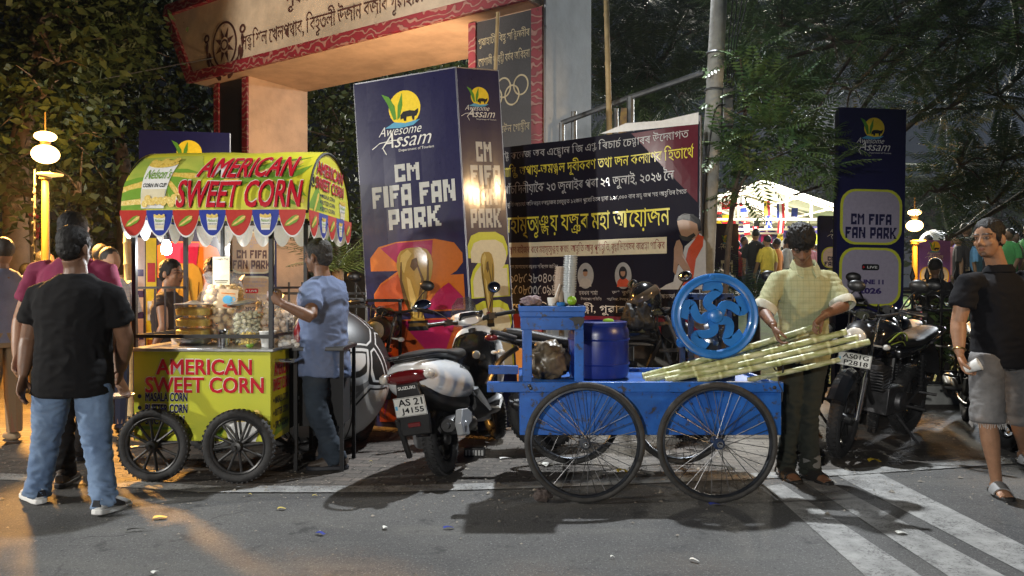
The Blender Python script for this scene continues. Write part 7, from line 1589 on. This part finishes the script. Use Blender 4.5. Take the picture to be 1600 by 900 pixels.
    if collar:
        b = MB(); fw = f_.copy(); fw.z = 0; chest = shax.cross((nk-pel).normalized()).normalized(); 
        if chest.dot(Vector((f_.x, f_.y, 0))) < -.4: chest = -chest
        dn = Vector((0,0,1)); N = 26; r1, r2, r3 = [], [], []
        for k in range(N+1):
            a = 2*math.pi*k/N; op = R(22); a = op+(2*math.pi-2*op)*k/N; dv = chest*math.cos(a)+shax*math.sin(a); fr = max(0, math.cos(a))
            r1.append(nk+dv*.070*g**.5+dn*(.028-.052*fr)+chest*.004); r2.append(nk+dv*.078*g**.5+dn*(.045-.060*fr)+chest*.006); r3.append(nk+dv*(.098+.02*fr)*g**.5+dn*(.004-.085*fr)+chest*.012)
        L3 = [[r1[k], r2[k], r3[k], r3[k]-dn*.004-chest*.003, r1[k]-dn*.014] for k in range(N+1)]; b.loft(L3); b.build('collar', shirtm, o)
    # ---------------- trousers
    b = MB(); tr = torso(-.002, .05)[:3]; b.loft(tr); spots = []
    for S in 'LR':
        hp, kn, an = j['hip'+S], j['kn'+S], j['an'+S]; lw = legw
        if short_legs: e2 = kn+(an-kn)*short_legs if short_legs > 0 else hp+(kn-hp)*(1+short_legs); pts = [hp+Vector((0,0,.06)), hp, hp+(e2-hp)*.5, e2]; rr = [.086*g,.092*g,.088*lw,.090*lw]
        else: pts = [hp+Vector((0,0,.06)), hp, hp+(kn-hp)*.5, kn, kn+(an-kn)*.5, an-Vector((0,0,.015))]; rr = [.066*g,.088*g,.084*lw*g**.5,.070*lw,.063*lw,.062*lw]
        b.tube(pts, rr, 18); spots += [(kn, .12, 1.0), (an, .14, 1.8), (hp, .12, .6)]
    to = remeshed(b, 'trousers' if not short_legs else 'shorts', trouserm, o, .0095, 3, folds(.010, 8, 17, seed+5, spots))
    # ---------------- footwear
    for S in 'LR':
        an = j['an'+S]; td = Vector((toes or {}).get(S, (0,-1,0))); pt = td.z; td.z = 0; td.normalize(); side = Vector((-td.y, td.x, 0)); z0 = max(0, an.z-.085); a0 = Vector((an.x, an.y, z0)); q = Vector((td.x, td.y, pt)).normalized(); upv = side.cross(q); upv = -upv if upv.z < 0 else upv
        Q = lambda a, u, v: a0+q*a+side*u+upv*v
        if shoes == 'shoe':
            fl = lambda a, h_, w, zz: [Q(a, w*math.cos(t), zz+h_*math.sin(t)) for t in [2*math.pi*k/16 for k in range(16)]]
            b = MB(); b.loft([fl(-.075,.03,.026,.055), fl(-.06,.05,.037,.062), fl(-.01,.055,.041,.066), fl(.06,.04,.046,.055), fl(.13,.028,.050,.044), fl(.185,.016,.040,.036), fl(.20,.008,.02,.034)]); b.tube([Q(-.03,0,.07), Q(-.025,0,.125)], [.047,.044], 14); u_ = sub(b.build('shoe', shoem[0], o))
            b = MB(); b.loft([[Q(a, w*math.cos(t), zz) for t in [2*math.pi*k/20 for k in range(20)]] if 0 else [Q(a+.0, 0, 0)]*3 for a, w, zz in ((0,0,0),)]) if 0 else None
            pl_ = [(-.085,0),(-.075,.032),(-.03,.043),(.04,.044),(.11,.052),(.17,.047),(.205,.025),(.212,0)]; poly = pl_+[(x, -y) for x, y in pl_[::-1][1:-1]]; b.prism(poly, Q(0,0,.016), q, side, .030); b.build('sole', shoem[1], u_, 30, bevel=.006)
            b = MB()
            for sg in (-1, 1): b.prism([(-.03,.05),(.05,.035),(.11,.03),(.10,.05),(.03,.075),(-.01,.09)], Q(0,sg*.0485,0), q, upv, .006)
            b.prism([(-.026,.045),(.026,.045),(.018,.082),(-.018,.082)], Q(-.076,0,0), side, upv, .010)
            for k in range(4): b.tube([Q(.01+.025*k,-.025,.112-.014*k), Q(.015+.025*k,0,.118-.014*k), Q(.01+.025*k,.025,.112-.014*k)], .0042, 6)
            b.build('shoe_trim', shoem[2], u_)
        elif shoes == 'sandal':
            b = MB(); pl_ = [(-.085,0),(-.075,.03),(-.03,.040),(.04,.040),(.11,.052),(.16,.048),(.195,.025),(.20,0)]; poly = pl_+[(x, -y) for x, y in pl_[::-1][1:-1]]; b.prism(poly, Q(0,0,.004), q, side, .024); s_ = b.build('sandal_sole', shoem[0], o, 30, bevel=.005)
            b = MB(); b.loft([[Q(a, .058*math.cos(t), .012+hh*math.sin(t)) for t in [math.pi*k/12 for k in range(13)]]+[Q(a, .050*math.cos(t), .012+(hh-.006)*math.sin(t)) for t in [math.pi*(12-k)/12 for k in range(13)]] for a, hh in ((.035,.070),(.06,.062),(.10,.048),(.115,.044))]); b.build('strap', shoem[1], s_)
            if len(shoem) > 2: b = MB(); b.loft([[Q(a, .046*math.cos(t), .02+hh*math.sin(t)) for t in [math.pi*k/10 for k in range(11)]]+[Q(a, .040*math.cos(t), .02+(hh-.005)*math.sin(t)) for t in [math.pi*(10-k)/10 for k in range(11)]] for a, hh in ((-.06,.07),(-.045,.078))]); b.build('strap', shoem[1], s_)
    return o, j, base, dict(H=H_, HR=HR, so=so, up=up, f=f_, sd=sd)
def cloth(name, c, c2=None, **k): return mat(name, c, k.pop('rough', .9), col2=c2, var=0 if c2 else .14, vscale=k.pop('vs', 7), bump=k.pop('bump', .25), bscale=k.pop('bs', 260), **k)
def checked(name, base, line, sc=22):
    m, nt, b = node_mat(name); tcn = nt.nodes.new('ShaderNodeTexCoord'); c = nz(nt, tcn.outputs['Object'], 3, 5); c = mixc(nt, rng_(nt, c, .35, .65), base, tuple(v*.82 for v in base))
    sp = nt.nodes.new('ShaderNodeSeparateXYZ'); nt.links.new(tcn.outputs['Object'], sp.inputs[0])
    for ax in (0, 2):
        m1 = nt.nodes.new('ShaderNodeMath'); m1.operation = 'MULTIPLY'; m1.inputs[1].default_value = sc; nt.links.new(sp.outputs[ax], m1.inputs[0])
        m2 = nt.nodes.new('ShaderNodeMath'); m2.operation = 'FRACT'; nt.links.new(m1.outputs[0], m2.inputs[0]); c = mixc(nt, rng_(nt, m2.outputs[0], .80, .84, 0, .65), c, line)
        m3 = nt.nodes.new('ShaderNodeMath'); m3.operation = 'MULTIPLY'; m3.inputs[1].default_value = sc*2.0; nt.links.new(sp.outputs[ax], m3.inputs[0]); m4 = nt.nodes.new('ShaderNodeMath'); m4.operation = 'FRACT'; nt.links.new(m3.outputs[0], m4.inputs[0]); c = mixc(nt, rng_(nt, m4.outputs[0], .90, .93, 0, .3), c, tuple(min(1, v*1.5) for v in base))
    nt.links.new(c, b.inputs['Base Color']); b.inputs['Roughness'].default_value = .9; bumpn(nt, nz(nt, tcn.outputs['Object'], 300, 2), b, .2, .002); return m
DEN = cloth('faded_blue_denim', (.085,.14,.25), (.17,.25,.38), vs=4); DKDEN = cloth('dark_denim', (.012,.020,.032), (.022,.034,.05), vs=4); BLKT = cloth('black_jersey', (.006,.006,.007), spec=.2); BLKP = cloth('black_trouser_cloth', (.007,.007,.008), spec=.2)
MAR = cloth('maroon_jersey', (.17,.012,.05)); BLUES = cloth('grey_blue_shirting', (.085,.12,.22), (.12,.16,.27), vs=3); OLIVE = cloth('dark_olive_trousers', (.010,.013,.009)); GSHORT = cloth('grey_washed_denim', (.095,.092,.092), (.17,.165,.165), vs=6); POLO = cloth('black_polo_knit', (.006,.006,.008), spec=.2)
CHK = checked('pale_green_check', (.34,.35,.20), (.23,.25,.13), 27); CUFFM = cloth('pale_shirt_inside', (.50,.50,.42)); SHW = mat('white_shoe_leather', (.55,.55,.54), .45, var=.1); SHS = mat('white_rubber_sole', (.66,.66,.64), .6); SHB = mat('black_shoe_trim', (.012,.014,.02), .5); BROWNSH = mat('brown_worn_leather', (.06,.045,.035), .6, var=.3); GREYR = mat('grey_slide_strap', (.20,.20,.20), .6); SANB = mat('black_sandal_rubber', (.014,.013,.012), .6)
Z = lambda p, dz: p+Vector((0,0,dz))
# --- man in black t-shirt walking away at far left
J = dict(head=P(117,388,4.36), neck=P(118,428,4.36), shL=P(62,462,4.38), shR=P(174,462,4.36), elL=P(45,530,4.38), elR=P(196,530,4.46), wrL=P(36,588,4.30), wrR=P(189,578,4.62),
         hipL=P(84,598,4.38), hipR=P(145,598,4.38), knL=P(72,690,4.50), knR=P(152,695,4.40), anL=P(58,768,4.52), anR=P(164,786,4.30))
person('stocky man in black t-shirt and pale jeans walking away at far left', J, (.12,1,.02), SK_D, 'short', None, girth=1.16, sleeve=.62, hem=.10, shirtm=BLKT, trouserm=DEN, shoes='shoe', shoem=(SHW, SHS, SHB), toes=dict(L=(-.75,.65,0), R=(.15,1,-.12)), hands=dict(L=dict(n=(1,0,0), curl=.45), R=dict(n=(-1,0,0), curl=.7)), seed=1, legw=1.05, loose=.02)
# --- man in maroon
J = dict(head=P(116,362,4.95), neck=P(116,402,4.95), shL=P(60,424,4.95), shR=P(166,424,4.95), elL=P(32,500,4.95), elR=P(178,500,5.0), wrL=P(26,556,4.85), wrR=P(186,590,4.86),
         hipL=P(86,560,4.95), hipR=P(140,560,4.95), knL=P(98,650,4.92), knR=P(138,650,5.1), anL=P(100,738,4.88), anR=P(128,700,5.55))
person('taller man in maroon t-shirt partly hidden behind the black t-shirt', J, (.2,1,0), SK_M, 'short', None, girth=1.12, sleeve=.6, shirtm=MAR, trouserm=BLKP, shoes='shoe', shoem=(BROWNSH, SHB, SHB), toes=dict(L=(-.2,1,0), R=(.3,1,0)), hands=dict(L=dict(n=(1,0,0)), R=dict(n=(0,0,1), curl=.5, d=(.2,-.1,-.4))), seed=2, voxel=.0075)
# --- corn seller
J = dict(head=P(497,401,5.40), neck=P(504,432,5.40), shL=P(487,449,5.27), shR=P(526,447,5.50), elL=P(486,496,5.08), elR=P(530,510,5.56), wrL=P(440,474,5.02), wrR=P(505,545,5.70),
         hipL=P(491,570,5.33), hipR=P(522,570,5.44), knL=P(496,645,5.26), knR=P(516,645,5.42), anL=P(526,717,5.32), anR=P(512,708,5.60))
person('corn seller in grey-blue shirt and dark jeans gripping the cart post', J, (-.92,.38,-.02), SK_D, 'crop', M_HAIRG, girth=.98, sleeve=.66, hem=.13, shirtm=BLUES, trouserm=DKDEN, shoes='shoe', shoem=(BROWNSH, SHB, BROWNSH), toes=dict(L=(-1,-.1,0), R=(-.9,.3,0)), hands=dict(L=dict(d=(-.7,.1,.45), n=(.1,1,0), curl=1.0), R=dict(n=(-1,0,0))), seed=3, facial='mous', loose=.024, legw=1.05)
# --- cane seller
J = dict(head=P(1252,381,4.93), neck=P(1256,416,5.10), shR=P(1216,436,5.10), shL=P(1296,436,5.10), elR=P(1192,486,5.02), elL=P(1318,478,4.98), wrR=P(1208,508,4.74), wrL=P(1289,491,4.66),
         hipR=P(1234,560,5.12), hipL=P(1274,560,5.12), knR=P(1238,650,5.08), knL=P(1262,650,5.06), anR=P(1226,728,5.12), anL=P(1266,733,5.08))
pk, jk, bk_, ik = person('cane seller in pale green checked shirt bending over the sugarcane', J, (-.16,-.66,-.74), SK_D, 'thick', None, girth=.93, sleeve=.95, hem=.02, shirtm=CHK, trouserm=OLIVE, shoes='sandal', shoem=(SANB, SANB, 1), toes=dict(L=(.35,-1,0), R=(.1,-1,0)), hands=dict(R=dict(d=(.25,-.25,-.9), n=(.75,-.3,.2), curl=.75), L=dict(d=(-.75,-.25,-.6), n=(.2,-.6,-.7), curl=.85)), cuff=CUFFM, collar=True, facial='mous', seed=4, loose=.020, legw=.92, barefoot=True)
b = MB(); b.lathe([(.058,-.05),(.066,-.045),(.067,.03),(.06,.04)], (jk['anL'].x, jk['anL'].y, jk['anL'].z+.06), (0,0,1), 18); b.build('rolled_cuff', cloth('grey_rolled_cuff', (.12,.12,.115)), pk)
ch = (jk['neck']-(jk['hipL']+jk['hipR'])/2); b = MB()
# --- man in black polo at right
J = dict(head=P(1545,373,4.72), neck=P(1560,424,4.76), shR=P(1512,441,4.70), shL=P(1612,438,4.86), elR=P(1497,505,4.70), elL=P(1640,510,4.86), wrR=P(1499,552,4.62), wrL=P(1640,570,4.72),
         hipR=P(1541,566,4.74), hipL=P(1590,566,4.86), knR=P(1543,658,4.68), knL=P(1592,652,5.04), anR=P(1557,752,4.72), anL=P(1600,704,5.30))
pr, jr, br, ir = person('man in black polo shirt and frayed grey shorts holding a paper cup', J, (-.86,-.50,-.07), SK_L, 'crop', M_HAIRB, girth=1.05, sleeve=.60, hem=.04, shirtm=POLO, trouserm=GSHORT, short_legs=.02, shoes='sandal', shoem=(SANB, GREYR), toes=dict(R=(-.25,-1,0), L=(-.2,-1,0)), hands=dict(R=dict(d=(.25,-.2,-.9), n=(.5,-.8,.1), curl=.75), L=dict(n=(1,0,0))), collar=True, facial='mous goat', seed=5, loose=.02, legw=1.06, barefoot=True)
b = MB()
rr_ = random.Random(3)
for S in 'RL':
    e2 = jr['kn'+S]+(jr['an'+S]-jr['kn'+S])*.02
    for k in range(70): a = 2*math.pi*k/70; p = e2+Vector((.096*math.cos(a), .096*math.sin(a), .004)); b.tube([p, p+Vector((rr_.uniform(-.008,.008), rr_.uniform(-.008,.008), -rr_.uniform(.012,.035)))], .0014, 4)
b.build('frayed_hem', cloth('pale_frayed_thread', (.40,.39,.38)), pr)
b = MB(); b.torus(jr['wrR']+(jr['elR']-jr['wrR'])*.12, .034, .0045, jr['elR']-jr['wrR'], 26, 6); b.build('bracelet', mat('thin_gold', (.5,.33,.1), .3, 1), pr)
chd = (jr['shR']-jr['shL']).normalized().cross((jr['neck']-jr['hipR']).normalized()); 
if chd.y > 0: chd = -chd
zp = jr['neck']+chd*.125+Vector((-.005,0,-.115)); b = MB(); b.box(zp, (.006,.006,.045)); b.build('zip_pull', M_CHROME, pr)
o = root('paper_cup', 'white paper cup tilted in the hand of the man in black polo', 'cup', P(1519,573,4.56), rot=(R(62), R(0), R(50))); b = MB(); b.lathe([(.001,-.04),(.026,-.04),(.037,.04),(.040,.042),(.038,.045),(.035,.041),(.024,-.034),(.001,-.034)], n=26); b.build('cup', M_WPL, o)
# --- two men behind the corn cart
J = dict(head=P(268,428,6.55), neck=P(262,456,6.55), shR=P(252,470,6.42), shL=P(276,470,6.70), elR=P(256,510,6.32), elL=P(290,520,6.75), wrR=P(242,540,6.30), wrL=P(300,560,6.6), hipR=P(258,578,6.48), hipL=P(272,574,6.66), knR=P(262,628,6.42), knL=P(276,622,6.70), anR=P(258,666,6.48), anL=P(274,660,6.66))
person('young man in dark sleeveless top seen from the side behind the corn cart', J, (.95,-.2,0), SK_M, 'short', None, girth=.92, sleeve=.25, shirtm=cloth('dark_brown_vest', (.03,.02,.018)), trouserm=BLKP, shoes='sandal', shoem=(SANB, SANB), toes=dict(L=(1,0,0), R=(1,0,0)), hands=dict(R=dict(n=(0,1,0)), L=dict(n=(0,-1,0))), seed=6, voxel=.0085)
J = dict(head=P(334,424,6.95), neck=P(340,450,6.98), shR=P(322,462,6.96), shL=P(362,462,7.0), elR=P(316,500,6.95), elL=P(368,500,7.0), wrR=P(318,540,6.85), wrL=P(366,540,6.9), hipR=P(332,560,7.0), hipL=P(354,560,7.0), knR=P(332,608,6.96), knL=P(354,608,6.96), anR=P(332,650,7.0), anL=P(354,650,7.0))
person('bearded young man in dark top facing the road behind the corn cart', J, (-.45,-.88,-.08), SK_D, 'short', None, girth=.96, sleeve=.6, shirtm=cloth('dark_navy_jersey', (.012,.014,.022)), trouserm=BLKP, shoes='sandal', shoem=(SANB, SANB), hands=dict(R=dict(n=(0,1,0)), L=dict(n=(0,1,0))), seed=7, voxel=.0085, facial='beard')
# --- bystanders at far left and one inside the railing
TT = dict(CL); PLD = checked('white_blue_check', (.50,.52,.55), (.25,.30,.40), 30)
mini_person((P(4,445,6.2).x, 6.2, 0), 1.68, cloth('slate_blue_shirt', (.14,.16,.24)), PT[2], M_SK[0], M_HAIR, 1, 'person in slate blue shirt cut off by the left picture edge', 'people standing at the far left', -120)
mini_person((P(44,445,9.0).x, 9.0, 0), 1.55, TT['black'], PT[1], M_SK[1], M_HAIR, 2, 'short person in black standing behind the maroon t-shirt\'s left arm', 'people standing at the far left', 150)
mini_person((P(172,445,6.6).x, 6.6, 0), 1.62, PLD, PT[0], M_SK[1], M_HAIR, 3, 'man in white checked shirt half hidden behind the walking men', 'people standing at the far left', 60)
mini_person((P(158,445,7.6).x, 7.6, 0), 1.70, TT['grey'], PT[1], M_SK[2], M_HAIR, 4, 'dark-haired man behind the checked shirt left of the corn cart', 'people standing at the far left', 200)
mini_person((P(70,445,8.2).x, 8.2, 0), 1.66, TT['navy'], PT[2], M_SK[0], M_HAIR, 5, 'person in navy standing near the warm lamp post', 'people standing at the far left', 100)
mini_person((P(1462,445,9.2).x, 9.2, 0), 1.62, TT['black'], PT[1], M_SK[2], M_HAIR, 6, 'dark figure just inside the iron railing before the violet board', None, 120)
# ================================================================== night haze round the whole place
hb = MB(); hb.box2((-45,-9,-1.2),(45,85,16)); hz = hb.build('haze', bpy.data.materials.new('haze_air'), smooth=0); hm_ = hz.data.materials[0]; hm_.use_nodes = True; nt = hm_.node_tree; nt.nodes.clear()
ho = nt.nodes.new('ShaderNodeOutputMaterial'); hv = nt.nodes.new('ShaderNodeVolumePrincipled'); hv.inputs['Color'].default_value = (.85,.9,1,1); hv.inputs['Density'].default_value = .00035; hv.inputs['Anisotropy'].default_value = .55
nt.links.new(hv.outputs[0], ho.inputs['Volume']); tag(hz, kind='stuff')
